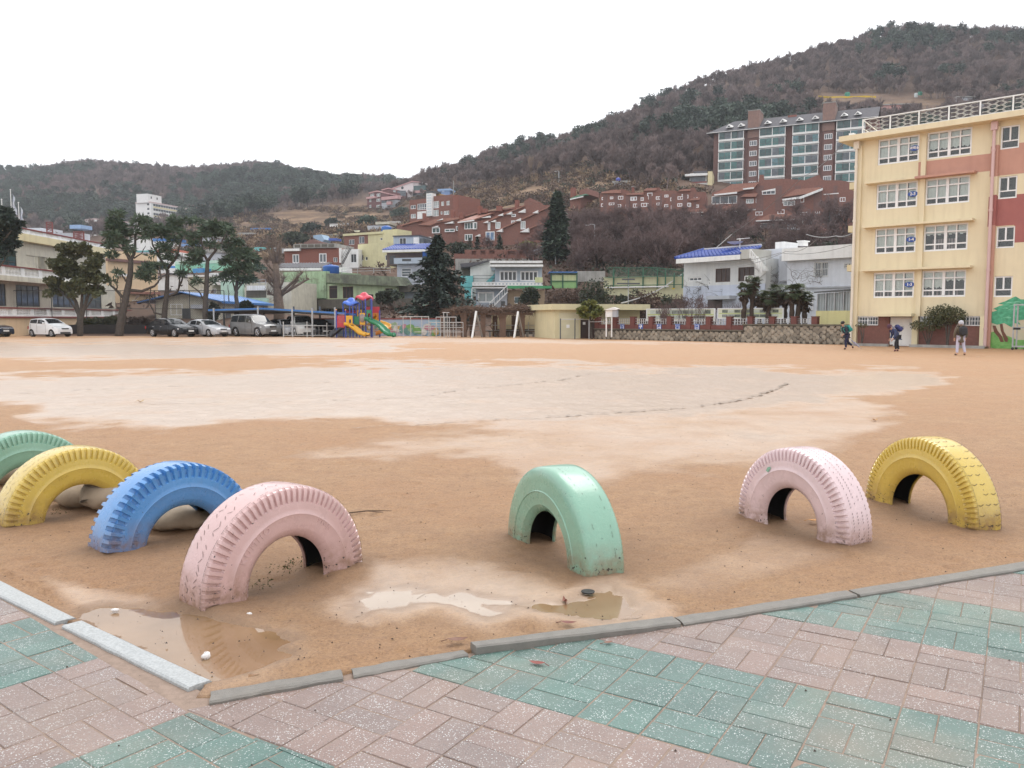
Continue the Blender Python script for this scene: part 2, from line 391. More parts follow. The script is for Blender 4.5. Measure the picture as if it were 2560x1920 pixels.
# damp sand under the tyres, with contact shade painted in at the feet
damp_shade=np.zeros_like(gx)
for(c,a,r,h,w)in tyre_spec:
	d=np.hypot(gx-c[0],gy-c[1]);damp_shade=np.maximum(damp_shade,.7*np.exp(-(d/.75)**2))
	for sg in(-1,1):d=np.hypot(gx-c[0]-sg*.46*math.cos(R(a)),gy-c[1]-sg*.46*math.sin(R(a)));damp_shade=np.maximum(damp_shade,np.exp(-(d/.27)**2))
damp_shade=np.maximum(damp_shade,pud*.85)
nr,ncn=GX.shape
q=np.arange(nr*ncn).reshape(nr,ncn)
quads=np.stack([q[:-1,:-1],q[:-1,1:],q[1:,1:],q[1:,:-1]],-1).reshape(-1,4)
keep=~(paved[quads].all(1)&(edge[quads]<-.12).all(1))
quads=quads[keep]
def sand_material():
	m=D.materials.new('wet_decomposed_granite_sand');m.use_nodes=True;nt=m.node_tree;N=nt.nodes;L=nt.links
	b=N['Principled BSDF']
	geo=N.new('ShaderNodeNewGeometry')
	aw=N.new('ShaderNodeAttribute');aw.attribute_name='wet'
	ad=N.new('ShaderNodeAttribute');ad.attribute_name='damp_shade'
	def noise(s,det=5,ro=.6):
		n=N.new('ShaderNodeTexNoise');n.inputs['Scale'].default_value=s;n.inputs['Detail'].default_value=det;n.inputs['Roughness'].default_value=ro
		L.new(geo.outputs['Position'],n.inputs['Vector']);return n
	def ramp(src,stops):
		r=N.new('ShaderNodeValToRGB');e=r.color_ramp.elements
		e[0].position,e[0].color=stops[0][0],(*stops[0][1],1);e[1].position,e[1].color=stops[1][0],(*stops[1][1],1)
		for p,c in stops[2:]:
			k=e.new(p);k.color=(*c,1)
		L.new(src,r.inputs['Fac']);return r.outputs['Color']
	def mix(fac,a,c,mode='MIX'):
		x=N.new('ShaderNodeMix');x.data_type='RGBA';x.blend_type=mode
		for s,v in(('Factor',fac),('A',a),('B',c)):
			if isinstance(v,(int,float)):x.inputs[s].default_value=v
			elif isinstance(v,tuple):x.inputs[s].default_value=(*v,1)
			else:L.new(v,x.inputs[s])
		return x.outputs['Result']
	def mr(src,a,b_,c=0,d=1):
		r=N.new('ShaderNodeMapRange');L.new(src,r.inputs['Value'])
		for k,v in(('From Min',a),('From Max',b_),('To Min',c),('To Max',d)):r.inputs[k].default_value=v
		return r.outputs['Result']
	big=noise(.55,6,.62);mid=noise(3.2,6,.65);fine=noise(70,3,.7);grain=noise(310,2,.7)
	base=ramp(mid.outputs['Fac'],[(.30,(.41,.232,.118)),(.70,(.53,.318,.165))])
	base=mix(mr(big.outputs['Fac'],.4,.7),base,(.465,.252,.122))
	lump=noise(15,5,.7)
	base=mix(mr(lump.outputs['Fac'],.46,.68,0,.38),base,(.25,.135,.075))
	base=mix(mr(fine.outputs['Fac'],.50,.66,0,.5),base,(.20,.105,.06))
	base=mix(mr(fine.outputs['Fac'],.44,.32,0,.45),base,(.58,.40,.25))
	base=mix(mr(grain.outputs['Fac'],.60,.72,0,.6),base,(.52,.38,.27))
	base=mix(mr(grain.outputs['Fac'],.40,.28,0,.7),base,(.13,.075,.05))
	specks=N.new('ShaderNodeTexVoronoi');specks.inputs['Scale'].default_value=26
	L.new(geo.outputs['Position'],specks.inputs['Vector'])
	base=mix(mr(specks.outputs['Distance'],.14,.08,0,.55),base,(.085,.05,.035))
	silt_sheen=ramp(mid.outputs['Fac'],[(.3,(.41,.35,.295)),(.7,(.49,.425,.36))])  # pale silt tone with the sky's sheen painted into it
	base=mix(mr(aw.outputs['Fac'],.1,1.0,0,.65),base,silt_sheen)
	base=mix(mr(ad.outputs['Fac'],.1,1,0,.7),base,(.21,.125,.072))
	L.new(base,b.inputs['Base Color'])
	wr=N.new('ShaderNodeMath');wr.operation='MULTIPLY_ADD'
	L.new(fine.outputs['Fac'],wr.inputs[0]);wr.inputs[1].default_value=.35;L.new(aw.outputs['Fac'],wr.inputs[2])
	L.new(mr(wr.outputs[0],.25,1.1,.66,.30),b.inputs['Roughness'])
	b.inputs['Specular IOR Level'].default_value=.5
	bp=N.new('ShaderNodeBump');bp.inputs['Distance'].default_value=.014
	L.new(mr(aw.outputs['Fac'],.2,1,.9,.12),bp.inputs['Strength'])
	hh=N.new('ShaderNodeMath');hh.operation='ADD'
	L.new(fine.outputs['Fac'],hh.inputs[0]);L.new(grain.outputs['Fac'],hh.inputs[1])
	L.new(hh.outputs[0],bp.inputs['Height']);L.new(bp.outputs[0],b.inputs['Normal'])
	return m
SAND=sand_material()
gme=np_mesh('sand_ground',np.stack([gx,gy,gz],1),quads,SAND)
for nm,arr in(('wet',wet),('damp_shade',damp_shade)):
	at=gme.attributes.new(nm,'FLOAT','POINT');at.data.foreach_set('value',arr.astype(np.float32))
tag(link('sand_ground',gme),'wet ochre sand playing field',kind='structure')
# wide ground below everything, to the horizon
EARTH=M('bare_earth',(.20,.14,.10),(.14,.10,.075),scale=.2,rough=.95)
b=MB();b.add([(-1600,-150,-.35),(1600,-150,-.35),(1600,1500,-.35),(-1600,1500,-.35)],[(0,1,2,3)],EARTH)
tag(b.build('ground'),kind='structure')
def clip_half(poly,ax,ay,bx,by):
	"""keep the side to the right of a->b (below a left-to-right line)"""
	def side(p):return(bx-ax)*(p[1]-ay)-(by-ay)*(p[0]-ax)
	out=[]
	for i in range(len(poly)):
		p,q_=poly[i],poly[(i+1)%len(poly)]
		sp_,sq=side(p),side(q_)
		if sp_<=0:out.append(p)
		if sp_*sq<0:
			t=sp_/(sp_-sq);out.append((p[0]+(q_[0]-p[0])*t,p[1]+(q_[1]-p[1])*t))
	return out
	# muddy water
def water_mat(c0=(.215,.132,.07,1),c1=(.285,.18,.10,1)):
	m=D.materials.new('muddy_and_glare_water');m.use_nodes=True;nt=m.node_tree;b=nt.nodes['Principled BSDF']
	n=nt.nodes.new('ShaderNodeTexNoise');n.inputs['Scale'].default_value=2.2;n.inputs['Detail'].default_value=4
	g=nt.nodes.new('ShaderNodeNewGeometry');nt.links.new(g.outputs['Position'],n.inputs['Vector'])
	r=nt.nodes.new('ShaderNodeValToRGB')
	r.color_ramp.elements[0].position=.35;r.color_ramp.elements[0].color=c0
	r.color_ramp.elements[1].position=.7;r.color_ramp.elements[1].color=c1
	nt.links.new(n.outputs['Fac'],r.inputs['Fac']);nt.links.new(r.outputs['Color'],b.inputs['Base Color'])
	b.inputs['Roughness'].default_value=.015;b.inputs['IOR'].default_value=1.5
	b.inputs['Specular IOR Level'].default_value=.62
	w=nt.nodes.new('ShaderNodeTexNoise');w.inputs['Scale'].default_value=9
	nt.links.new(g.outputs['Position'],w.inputs['Vector'])
	bp=nt.nodes.new('ShaderNodeBump');bp.inputs['Strength'].default_value=.02;bp.inputs['Distance'].default_value=.01
	nt.links.new(w.outputs['Fac'],bp.inputs['Height']);nt.links.new(bp.outputs[0],b.inputs['Normal'])
	return m
WATER=water_mat();GLAREW=water_mat((.34,.26,.19,1),(.42,.33,.25,1))  # the paler water carries white sky glare in its base colour
def grow(poly,d):
	cx=sum(p[0]for p in poly)/len(poly);cy=sum(p[1]for p in poly)/len(poly)
	return[(cx+(x-cx)*(1+d),cy+(y-cy)*(1+d))for x,y in poly]
for poly,z in((PUDDLE,-.0095),(PUD2,-.006),(PUD3,-.006),(PUD4,-.004)):
	pp=grow(poly,.16)
	if poly is PUDDLE:
		pp=clip_half(pp,*GRAN_FAR[3],*GRAN_FAR[2]);pp=clip_half(pp,*KERB_FAR[1],*KERB_FAR[0])
	me=D.meshes.new('puddle_water');me.from_pydata([(x,y,z)for x,y in pp],[],[tuple(range(len(pp)))]);me.materials.append(WATER if poly is PUDDLE or poly is PUD3 else GLAREW)
	tag(link('puddle_water',me),kind='structure')
	# shallow eroded ruts that wander over the field: strips of dark wet silt, broken and uneven
RUT=M('dark_wet_silt',(.26,.20,.15),(.36,.28,.21),scale=2.5,rough=.35)
def rut(pts,w0,w1,seed,gap=.15):
	pts=[G(x*1.157,y*1.157)for x,y in pts]
	path=[]
	for i in range(len(pts)-1):
		for k in range(14):
			t=k/14;path.append((pts[i][0]*(1-t)+pts[i+1][0]*t,pts[i][1]*(1-t)+pts[i+1][1]*t,(i+t)/(len(pts)-1)))
	r2=random.Random(seed);vs=[];fs=[]
	for i,(x,y,t)in enumerate(path):
		x2,y2,_=path[min(i+1,len(path)-1)];x1,y1,_=path[max(i-1,0)]
		d=Vector((x2-x1,y2-y1));d.normalize();n=Vector((-d.y,d.x))
		w=(w0+(w1-w0)*t)*r2.uniform(.1,.75);off=r2.uniform(-.06,.06)
		vs+=[(x+n.x*(off-w),y+n.y*(off-w),.022),(x+n.x*(off+w),y+n.y*(off+w),.022)]
		if i and r2.random()>gap:fs.append((2*i-2,2*i-1,2*i+1,2*i))
	me=D.meshes.new('drainage_rut');me.from_pydata(vs,[],fs);me.materials.append(RUT)
	tag(link('drainage_rut',me),kind='structure')
rut([(760,928),(900,918),(980,913),(1100,906),(1220,900),(1380,889),(1480,882),(1560,872),(1630,858),(1680,840),(1700,828)],.022,.075,1,.2)
rut([(200,871),(330,873),(460,869),(560,867),(760,866),(900,858),(1000,843),(1100,833),(1210,822),(1280,808)],.018,.05,2,.4)
rut([(0,852),(140,845),(300,838),(520,830),(700,826),(860,822)],.03,.05,3,.6)
rut([(1450,778),(1600,770),(1750,775),(2000,776),(2180,770)],.03,.06,4,.75)
# ------------------------------------------------------------------ paving
def paver_mat(name,c1,c2):
	m=D.materials.new(name);m.use_nodes=True;nt=m.node_tree;N=nt.nodes;L=nt.links;b=N['Principled BSDF']
	geo=N.new('ShaderNodeNewGeometry');oi=N.new('ShaderNodeObjectInfo')
	def vor(s,rr=1.0):
		v=N.new('ShaderNodeTexVoronoi');v.inputs['Scale'].default_value=s;v.inputs['Randomness'].default_value=rr
		L.new(geo.outputs['Position'],v.inputs['Vector']);return v
	def noise(s,d=3):
		v=N.new('ShaderNodeTexNoise');v.inputs['Scale'].default_value=s;v.inputs['Detail'].default_value=d
		L.new(geo.outputs['Position'],v.inputs['Vector']);return v
	def mr(src,a,b_,c=0,d=1):
		r=N.new('ShaderNodeMapRange');L.new(src,r.inputs['Value'])
		for k,v in(('From Min',a),('From Max',b_),('To Min',c),('To Max',d)):r.inputs[k].default_value=v
		return r.outputs['Result']
	def mix(fac,a,c):
		x=N.new('ShaderNodeMix');x.data_type='RGBA';L.new(fac,x.inputs['Factor'])
		for s,v in(('A',a),('B',c)):
			if isinstance(v,tuple):x.inputs[s].default_value=(*v,1)
			else:L.new(v,x.inputs[s])
		return x.outputs['Result']
	n0=noise(3.0,5);patch=noise(9,4)
	col=mix(mr(n0.outputs['Fac'],.35,.65),c1,c2)
	hv=N.new('ShaderNodeHueSaturation');L.new(mr(oi.outputs['Random'],0,1,.90,1.10),hv.inputs['Value'])
	L.new(mr(oi.outputs['Random'],0,1,.88,1.08),hv.inputs['Saturation']);L.new(col,hv.inputs['Color']);col=hv.outputs['Color']
	sp=vor(165);w=N.new('ShaderNodeMath');w.operation='MULTIPLY'
	L.new(mr(sp.outputs['Color'],.65,.71),w.inputs[0]);L.new(mr(sp.outputs['Distance'],.46,.34),w.inputs[1])
	w2=N.new('ShaderNodeMath');w2.operation='MULTIPLY'
	L.new(w.outputs[0],w2.inputs[0]);L.new(mr(patch.outputs['Fac'],.34,.6,.15,1),w2.inputs[1])
	col=mix(w2.outputs[0],col,(.58,.60,.59))
	sd=vor(120);dk=N.new('ShaderNodeMath');dk.operation='MULTIPLY'
	L.new(mr(sd.outputs['Color'],.70,.74),dk.inputs[0]);L.new(mr(sd.outputs['Distance'],.40,.30,0,.6),dk.inputs[1])
	col=mix(dk.outputs[0],col,(.10,.10,.10))
	col=mix(mr(noise(1.1,6).outputs['Fac'],.50,.72,0,.4),col,(.34,.235,.17))
	L.new(col,b.inputs['Base Color'])
	L.new(mr(noise(2.0,4).outputs['Fac'],.35,.65,.24,.50),b.inputs['Roughness'])
	bp=N.new('ShaderNodeBump');bp.inputs['Strength'].default_value=.35;bp.inputs['Distance'].default_value=.003
	L.new(sp.outputs['Distance'],bp.inputs['Height']);L.new(bp.outputs[0],b.inputs['Normal'])
	return m
PAV_PINK=paver_mat('pink_terrazzo_paver',(.20,.142,.124),(.235,.17,.148))
PAV_TEAL=paver_mat('teal_terrazzo_paver',(.074,.136,.118),(.10,.172,.15))
KERBMAT=M('grey_concrete_kerb',(.215,.20,.178),(.165,.155,.138),scale=14,rough=.5,bump=.4,bscale=220,grime=((.24,.18,.13),.3),coords='Object')
GRANITE=M('speckled_granite',(.43,.445,.445),(.30,.315,.315),scale=90,rough=.45,bump=.15,bscale=150,detail=2)
JOINT=M('sandy_joint',(.32,.235,.185),(.24,.175,.135),scale=30,rough=.85,bump=.4,bscale=300)
def area(p):return abs(sum(p[i][0]*p[(i+1)%len(p)][1]-p[(i+1)%len(p)][0]*p[i][1]for i in range(len(p))))/2 if len(p)>2 else 0
SEAM=[(-1.24,3.09),(-.60,2.672),(2.4,.74),(6,-1.6)]
bedm=MB()
bedm.add([(-9,-6,-.0142),(12,-6,-.0142),(12,8.7,-.0142),(3.1,5.0,-.0142),(-1.22,3.24,-.0142),(-9,9.3,-.0142)],[(0,1,2,3,4,5)],JOINT)
pave=tag(bedm.build('paving'),kind='structure')
bricks=[]
def patch(ang,b0,a0,cb,ca,nb,na,teal,clips):
	av=(math.sin(ang),math.cos(ang));bv=(av[1],-av[0])
	def W_(u,v):return(bv[0]*u+av[0]*v,bv[1]*u+av[1]*v)
	g=.0019
	for i in range(*nb):
		for j in range(*na):
			u0,v0=b0+i*cb,a0+j*ca
			halves=[(u0,u0+cb,v0,v0+ca/2),(u0,u0+cb,v0+ca/2,v0+ca)]if(i+j)%2==0 else[(u0,u0+cb/2,v0,v0+ca),(u0+cb/2,u0+cb,v0,v0+ca)]
			for(p,q_,r_,s_)in halves:
				g2=g+rnd.uniform(-.001,.0018)
				poly=[W_(p+g2,r_+g2),W_(q_-g2,r_+g2),W_(q_-g2,s_-g2),W_(p+g2,s_-g2)]
				for c in clips:
					if len(poly)<3:break
					poly=c(poly)
				if area(poly)>.0012:bricks.append((poly,teal(i,j)))
def clip_line(pts,keep_right=True):
	def f(poly):
		xm=sum(p[0]for p in poly)/len(poly)
		for k in range(len(pts)-1):
			if xm<pts[k+1][0]or k==len(pts)-2:
				a,b_=pts[k],pts[k+1];break
		return clip_half(poly,*a,*b_)if keep_right else clip_half(poly,*b_,*a)
	return f
CB,CA=.2625,.2465
RA=math.atan(.613)
patch(RA,-1.1307,2.73,CB,CA,(-9,26),(-12,16),lambda i,j:(j%6)<3,[clip_line(KERB_NEAR),clip_line(SEAM,False)])
LA=.66
patch(LA,-2.88,1.525,CB,.262,(-14,14),(-17,22),lambda i,j:(i%6)<3,[clip_line([(-9,9.35)]+GRAN_NEAR[1:]),clip_line([(-9,9.7),(-1.24,3.09)]+SEAM[1:])])
def key(bk):
	p=bk[0];x=sum(q_[0]for q_ in p)/len(p);y=sum(q_[1]for q_ in p)/len(p)
	if y<.5:return 99
	px,py=proj(x,y,0);vis=-40<px<2600 and py<1960
	return(0 if vis else 50)+math.hypot(x,y)-area(p)*20
bricks.sort(key=key)
def brick_geo(mb,poly,mat,cx=0,cy=0):
	z1=-.0115+rnd.uniform(-.0022,.0022);tx=rnd.uniform(-.006,.006);ty=rnd.uniform(-.006,.006)
	x0=sum(p[0]for p in poly)/len(poly);y0=sum(p[1]for p in poly)/len(poly)
	n=len(poly);e=.004
	def zz(x,y):return z1+(x-x0)*tx+(y-y0)*ty
	inner=[]
	for x,y in poly:
		d=math.hypot(x-x0,y-y0)+1e-6;inner.append((x+(x0-x)/d*e,y+(y0-y)/d*e))
	vs=[(x-cx,y-cy,-.055)for x,y in poly]+[(x-cx,y-cy,zz(x,y)-.003)for x,y in poly]+[(x-cx,y-cy,zz(x,y))for x,y in inner]
	s=sum(poly[i][0]*poly[(i+1)%n][1]-poly[(i+1)%n][0]*poly[i][1]for i in range(n))
	rng=range(n)
	fs=[tuple(2*n+i for i in rng)]
	for i in rng:
		k=(i+1)%n;fs.append((i,k,k+n,i+n));fs.append((i+n,k+n,k+2*n,i+2*n))
	if s<0:fs=[f[::-1]for f in fs]
	mb.add(vs,fs,mat)
rest=MB()
for n_,(poly,teal)in enumerate(bricks):
	mat=PAV_TEAL if teal else PAV_PINK
	if n_<300:
		cx=sum(p[0]for p in poly)/len(poly);cy=sum(p[1]for p in poly)/len(poly)
		mb=MB();brick_geo(mb,poly,mat,cx,cy);o=mb.build('brick',pave);o.location=(cx,cy,0)
	else:brick_geo(rest,poly,mat)
tag(rest.build('brick_field',pave),kind='stuff')
# kerb stones
def stone(name,parent,f0,f1,n1,n0,mat,z0,z1,chip=.006,tilt=0.0):
	"""block between far edge f0-f1 and near edge n0-n1, edges subdivided and slightly chipped"""
	loop=[]
	def seg(a,b,k):
		for i in range(k):
			t=i/k;loop.append((a[0]+(b[0]-a[0])*t+rnd.uniform(-chip,chip)*(0<i),a[1]+(b[1]-a[1])*t+rnd.uniform(-chip,chip)*(0<i)))
	seg(f0,f1,10);seg(f1,n1,2);seg(n1,n0,10);seg(n0,f0,2)
	cx=sum(p[0]for p in loop)/len(loop);cy=sum(p[1]for p in loop)/len(loop)
	L_=math.hypot(f1[0]-f0[0],f1[1]-f0[1])
	def zt(p):return z1+tilt*(p[0]-cx)
	n=len(loop);ins=[]
	for x,y in loop:
		d=Vector((cx-x,cy-y));ax_=Vector((f1[0]-f0[0],f1[1]-f0[1]))/L_;nn=Vector((-ax_.y,ax_.x))
		ins.append((x+nn.x*(nn.dot(d)>0)*.008-nn.x*(nn.dot(d)<0)*.008,y+nn.y*(nn.dot(d)>0)*.008-nn.y*(nn.dot(d)<0)*.008))
	vs=[(x-cx,y-cy,z0)for x,y in loop]+[(x-cx,y-cy,zt((x,y))-.007)for x,y in loop]+[(x-cx,y-cy,zt((x,y))+rnd.uniform(-.001,.001))for x,y in ins]
	fs=[tuple(2*n+i for i in range(n))[::-1]]
	for i in range(n):
		k=(i+1)%n;fs.append((k,i,i+n,k+n));fs.append((k+n,i+n,i+2*n,k+2*n))
	mb=MB();mb.add(vs,fs,mat);o=mb.build(name,parent);o.location=(cx,cy,0);return o
def lerp2(a,b,t):return(a[0]+(b[0]-a[0])*t,a[1]+(b[1]-a[1])*t)
kerb=D.objects.new('kerb',None);COL.objects.link(kerb);tag(kerb,kind='structure')
def kp(pts,x):
	return(x,float(np.interp(x,[p[0]for p in pts],[p[1]for p in pts])))
for(x0,x1,z1,tl)in((-1.215,-.735,.004,.004),(-.695,-.225,.000,0),(-.19,.80,.020,-.020),(.815,1.84,.004,.004),(1.86,3.4,.004,0),(3.42,4.9,.012,0),(4.92,6.4,.012,0)):
	stone('kerb_stone',kerb,kp(KERB_FAR,x0),kp(KERB_FAR,x1),(x1+.03,kp(KERB_NEAR,x1+.03)[1]),(x0+.03,kp(KERB_NEAR,x0+.03)[1]),KERBMAT,-.1,z1,tilt=tl)
border=D.objects.new('granite_border',None);COL.objects.link(border);tag(border,kind='structure')
for(x0,x1,z1)in((-2.13,-1.245,.004),(-3.12,-2.19,.002),(-4.2,-3.16,.010),(-5.3,-4.24,.010)):
	stone('border_slab',border,kp(GRAN_FAR,x0),kp(GRAN_FAR,x1),(x1-.07,kp(GRAN_NEAR,x1-.07)[1]),(x0-.07,kp(GRAN_NEAR,x0-.07)[1]),GRANITE,-.1,z1,chip=.002)
	# ------------------------------------------------------------------ hills
TC={-900:[(66,-.4),(80,.9),(140,6),(250,18),(400,38),(600,75),(850,128),(1000,118),(1300,90)],0:[(66,-.4),(80,1.0),(140,7),(250,19),(400,37),(520,54),(650,92),(850,141),(1000,128),(1300,90)],250:[(66,-.4),(80,1.0),(140,7.5),(250,20),(400,38),(520,55),(650,98),(850,153),(1000,135),(1300,90)],480:[(66,-.4),(80,1.0),(140,8),(250,22),(400,42),(520,60),(650,100),(850,149),(1000,130),(1300,90)],690:[(66,-.4),(80,.8),(115,2.6),(140,9.5),(280,28),(420,49),(520,64),(650,105),(850,150),(1000,130),(1300,90)],860:[(66,-.4),(80,.8),(115,2.6),(130,8.5),(200,19),(300,34),(420,54),(520,72),(650,104),(850,136),(1000,120),(1300,90)],1000:[(66,-.4),(80,.8),(105,2.6),(130,8.5),(200,21),(300,36),(420,55),(520,76),(650,104),(850,133),(1000,120),(1300,90)],1100:[(66,-.4),(80,.8),(105,3),(130,9),(165,14),(210,24),(300,41),(400,60),(480,79),(560,88),(700,84),(850,84),(1300,60)],1250:[(66,-.4),(80,1),(100,4.5),(122,10),(165,15.5),(210,27),(300,46),(380,64),(480,88),(560,96),(700,84),(850,74),(1300,50)],1500:[(66,-.4),(80,2),(95,5),(122,9.5),(165,18),(190,26),(215,34),(300,55),(380,79),(480,105),(560,112),(700,95),(850,75),(1300,50)],1650:[(66,-.4),(80,2.2),(95,5),(122,9.5),(165,17.5),(190,27),(215,35.5),(300,61),(380,88),(480,121),(560,130),(700,108),(850,80),(1300,50)],1900:[(66,-.4),(80,2.4),(95,5),(122,10),(165,17.5),(190,27),(225,37),(300,66),(380,96),(480,140),(560,150),(700,125),(850,90),(1300,50)],2250:[(66,-.4),(80,2.4),(95,5),(122,10),(165,18),(190,28),(225,40),(300,70),(330,84),(380,104),(480,163),(560,172),(700,150),(850,110),(1300,60)],2560:[(66,-.4),(80,2.4),(95,5),(122,10),(165,18),(190,28),(225,40),(300,70),(330,82),(380,104),(480,158),(560,168),(700,150),(850,110),(1300,60)],3600:[(66,-.4),(80,2.4),(95,5),(122,10),(165,18),(190,28),(225,40),(300,66),(380,95),(480,140),(560,148),(700,130),(850,100),(1300,60)]}
TPX=np.linspace(-900,3600,226)
TY=np.concatenate([np.linspace(66,240,70)[:-1],np.geomspace(240,1300,80)])
keys=sorted(TC)
prof=np.array([np.interp(TY,[a for a,_ in TC[k]],[b_ for _,b_ in TC[k]])for k in keys])
TZ=np.empty((len(TPX),len(TY)))
for j in range(len(TY)):TZ[:,j]=np.interp(TPX,keys,prof[:,j])
for _ in range(3):
	t=TZ.copy();t[1:-1]=(TZ[:-2]+2*TZ[1:-1]+TZ[2:])/4;TZ=t
for _ in range(2):
	t=TZ.copy();t[:,1:-1]=(TZ[:,:-2]+2*TZ[:,1:-1]+TZ[:,2:])/4;TZ=t
TXX=(TPX[:,None]-CX)/F*TY[None,:];TYY=np.repeat(TY[None,:],len(TPX),0)
amp=np.clip((TY-85)/300,0,1)[None,:]
TZ=TZ+(fbm(TXX/60,TYY/60,71,4)-.5)*15*amp+(fbm(TXX/12,TYY/12,73,3)-.5)*2.6*amp
def terr(x,y):
	"""height of the hillside at world x, y"""
	x=np.asarray(x,float);y=np.asarray(y,float)
	c=np.clip((CX+F*x/y-TPX[0])/(TPX[1]-TPX[0]),0,len(TPX)-1.001)
	r=np.clip(np.interp(y,TY,np.arange(len(TY))),0,len(TY)-1.001)
	i=c.astype(int);j=r.astype(int);a=c-i;b_=r-j
	return(TZ[i,j]*(1-a)+TZ[i+1,j]*a)*(1-b_)+(TZ[i,j+1]*(1-a)+TZ[i+1,j+1]*a)*b_
def hill_mat():
	m=D.materials.new('dry_grass_hillside');m.use_nodes=True;nt=m.node_tree;N=nt.nodes;L=nt.links;b=N['Principled BSDF']
	geo=N.new('ShaderNodeNewGeometry');a=N.new('ShaderNodeAttribute');a.attribute_name='open'
	def noise(s,d=6,r=.65):
		v=N.new('ShaderNodeTexNoise');v.inputs['Scale'].default_value=s;v.inputs['Detail'].default_value=d;v.inputs['Roughness'].default_value=r
		L.new(geo.outputs['Position'],v.inputs['Vector']);return v.outputs['Fac']
	def ramp(src,st):
		r=N.new('ShaderNodeValToRGB');e=r.color_ramp.elements
		e[0].position,e[0].color=st[0][0],(*st[0][1],1);e[1].position,e[1].color=st[1][0],(*st[1][1],1)
		for p,c in st[2:]:e.new(p).color=(*c,1)
		L.new(src,r.inputs['Fac']);return r.outputs['Color']
	leaf=ramp(noise(.09),[(.3,(.085,.055,.042)),(.7,(.15,.098,.072))])
	mp=N.new('ShaderNodeMapping');mp.inputs['Scale'].default_value=(.06,.06,.55);L.new(geo.outputs['Position'],mp.inputs['Vector'])
	tn=N.new('ShaderNodeTexNoise');tn.inputs['Scale'].default_value=1.0;tn.inputs['Detail'].default_value=7;tn.inputs['Roughness'].default_value=.7
	L.new(mp.outputs[0],tn.inputs['Vector'])
	dry=ramp(tn.outputs['Fac'],[(.30,(.085,.062,.042)),(.46,(.16,.105,.07)),(.60,(.26,.175,.11)),(.74,(.38,.28,.18))])
	x=N.new('ShaderNodeMix');x.data_type='RGBA';L.new(a.outputs['Fac'],x.inputs['Factor']);L.new(leaf,x.inputs['A']);L.new(dry,x.inputs['B'])
	L.new(x.outputs['Result'],b.inputs['Base Color']);b.inputs['Roughness'].default_value=.95;b.inputs['Specular IOR Level'].default_value=.2
	bp=N.new('ShaderNodeBump');bp.inputs['Strength'].default_value=.8;bp.inputs['Distance'].default_value=.8
	L.new(noise(.9,4),bp.inputs['Height']);L.new(bp.outputs[0],b.inputs['Normal'])
	return m
tpx,tpy=proj(TXX,TYY,TZ)
OPEN1=[(560,575),(640,548),(760,520),(860,500),(905,505),(1000,560),(1100,530),(1150,480),(1260,462),(1420,440),(1470,400),(1530,470),(1640,480),(1740,470),(1740,520),(1500,520),(1440,560),(1280,540),(1150,600),(1000,620),(780,640),(620,620)]
OPEN2=[(1985,252),(2045,236),(2180,233),(2330,247),(2420,262),(2330,292),(2090,290)]
op=np.zeros_like(TZ)
for poly in(OPEN1,OPEN2):
	ins=in_poly(tpx,tpy,poly);d=poly_dist(tpx,tpy,poly);op=np.maximum(op,sstep(-14,10,np.where(ins,d,-d)+(fbm(TXX/9,TYY/9,81,4)-.5)*50))
op=op*((TYY>118)&(TYY<420))*np.where(tpx>1800,.5,1)
q=np.arange(TZ.size).reshape(TZ.shape)
quads=np.stack([q[:-1,:-1],q[1:,:-1],q[1:,1:],q[:-1,1:]],-1).reshape(-1,4)
hme=np_mesh('hillside',np.stack([TXX.ravel(),TYY.ravel(),TZ.ravel()],1),quads,hill_mat())
at=hme.attributes.new('open','FLOAT','POINT');at.data.foreach_set('value',op.ravel().astype(np.float32))
tag(link('hillside',hme),kind='structure')
# ------------------------------------------------------------------ plants: shapes
def bare_tree(h,seed,spread=.9,levels=5,trunk=.16,nb=4,twig=.012,mat_t=BARK_DK,mat_w=TWIG,first=.28,up=.35,nside=4):
	"""trunk and fine crown of a leafless tree as two MeshBuilders"""
	r2=random.Random(seed);T=MB();C=MB()
	def grow(p,d,L,rad,lv):
		n=3;pts=[p];rr=[rad];dd=d.copy()
		for i in range(n):
			dd=(dd+Vector((r2.gauss(0,.16),r2.gauss(0,.16),r2.gauss(0,.08)+up*.12))).normalized()
			pts.append(pts[-1]+dd*(L/n));rr.append(rad*(1-.42*(i+1)/n))
		if lv<=1:T.tube(pts,rr,mat_t,n=max(3,nside+2-lv*2),cap=False)
		else:C.tube(pts,rr,mat_w if lv>2 else mat_t,n=3,cap=False)
		if lv>=levels:return
		k=nb+(1 if lv==0 else 0)+(1 if lv==levels-1 else 0)
		for i in range(k):
			t=r2.uniform(.35 if lv else.55,1.0);s=min(int(t*n),n-1);q_=pts[s].lerp(pts[s+1],t*n-s)
			az=r2.uniform(0,2*math.pi);tilt=r2.uniform(.35,.95)*spread
			a=dd.orthogonal().normalized();b_=dd.cross(a)
			nd=(dd*math.cos(tilt)+(a*math.cos(az)+b_*math.sin(az))*math.sin(tilt)).normalized()
			nd=(nd+Vector((0,0,up*.35))).normalized()
			grow(q_,nd,L*r2.uniform(.55,.80),max(twig,rr[s+1]*r2.uniform(.5,.7)),lv+1)
	grow(Vector((0,0,0)),Vector((r2.gauss(0,.06),r2.gauss(0,.06),1)).normalized(),h*first,trunk,0)
	return T,C
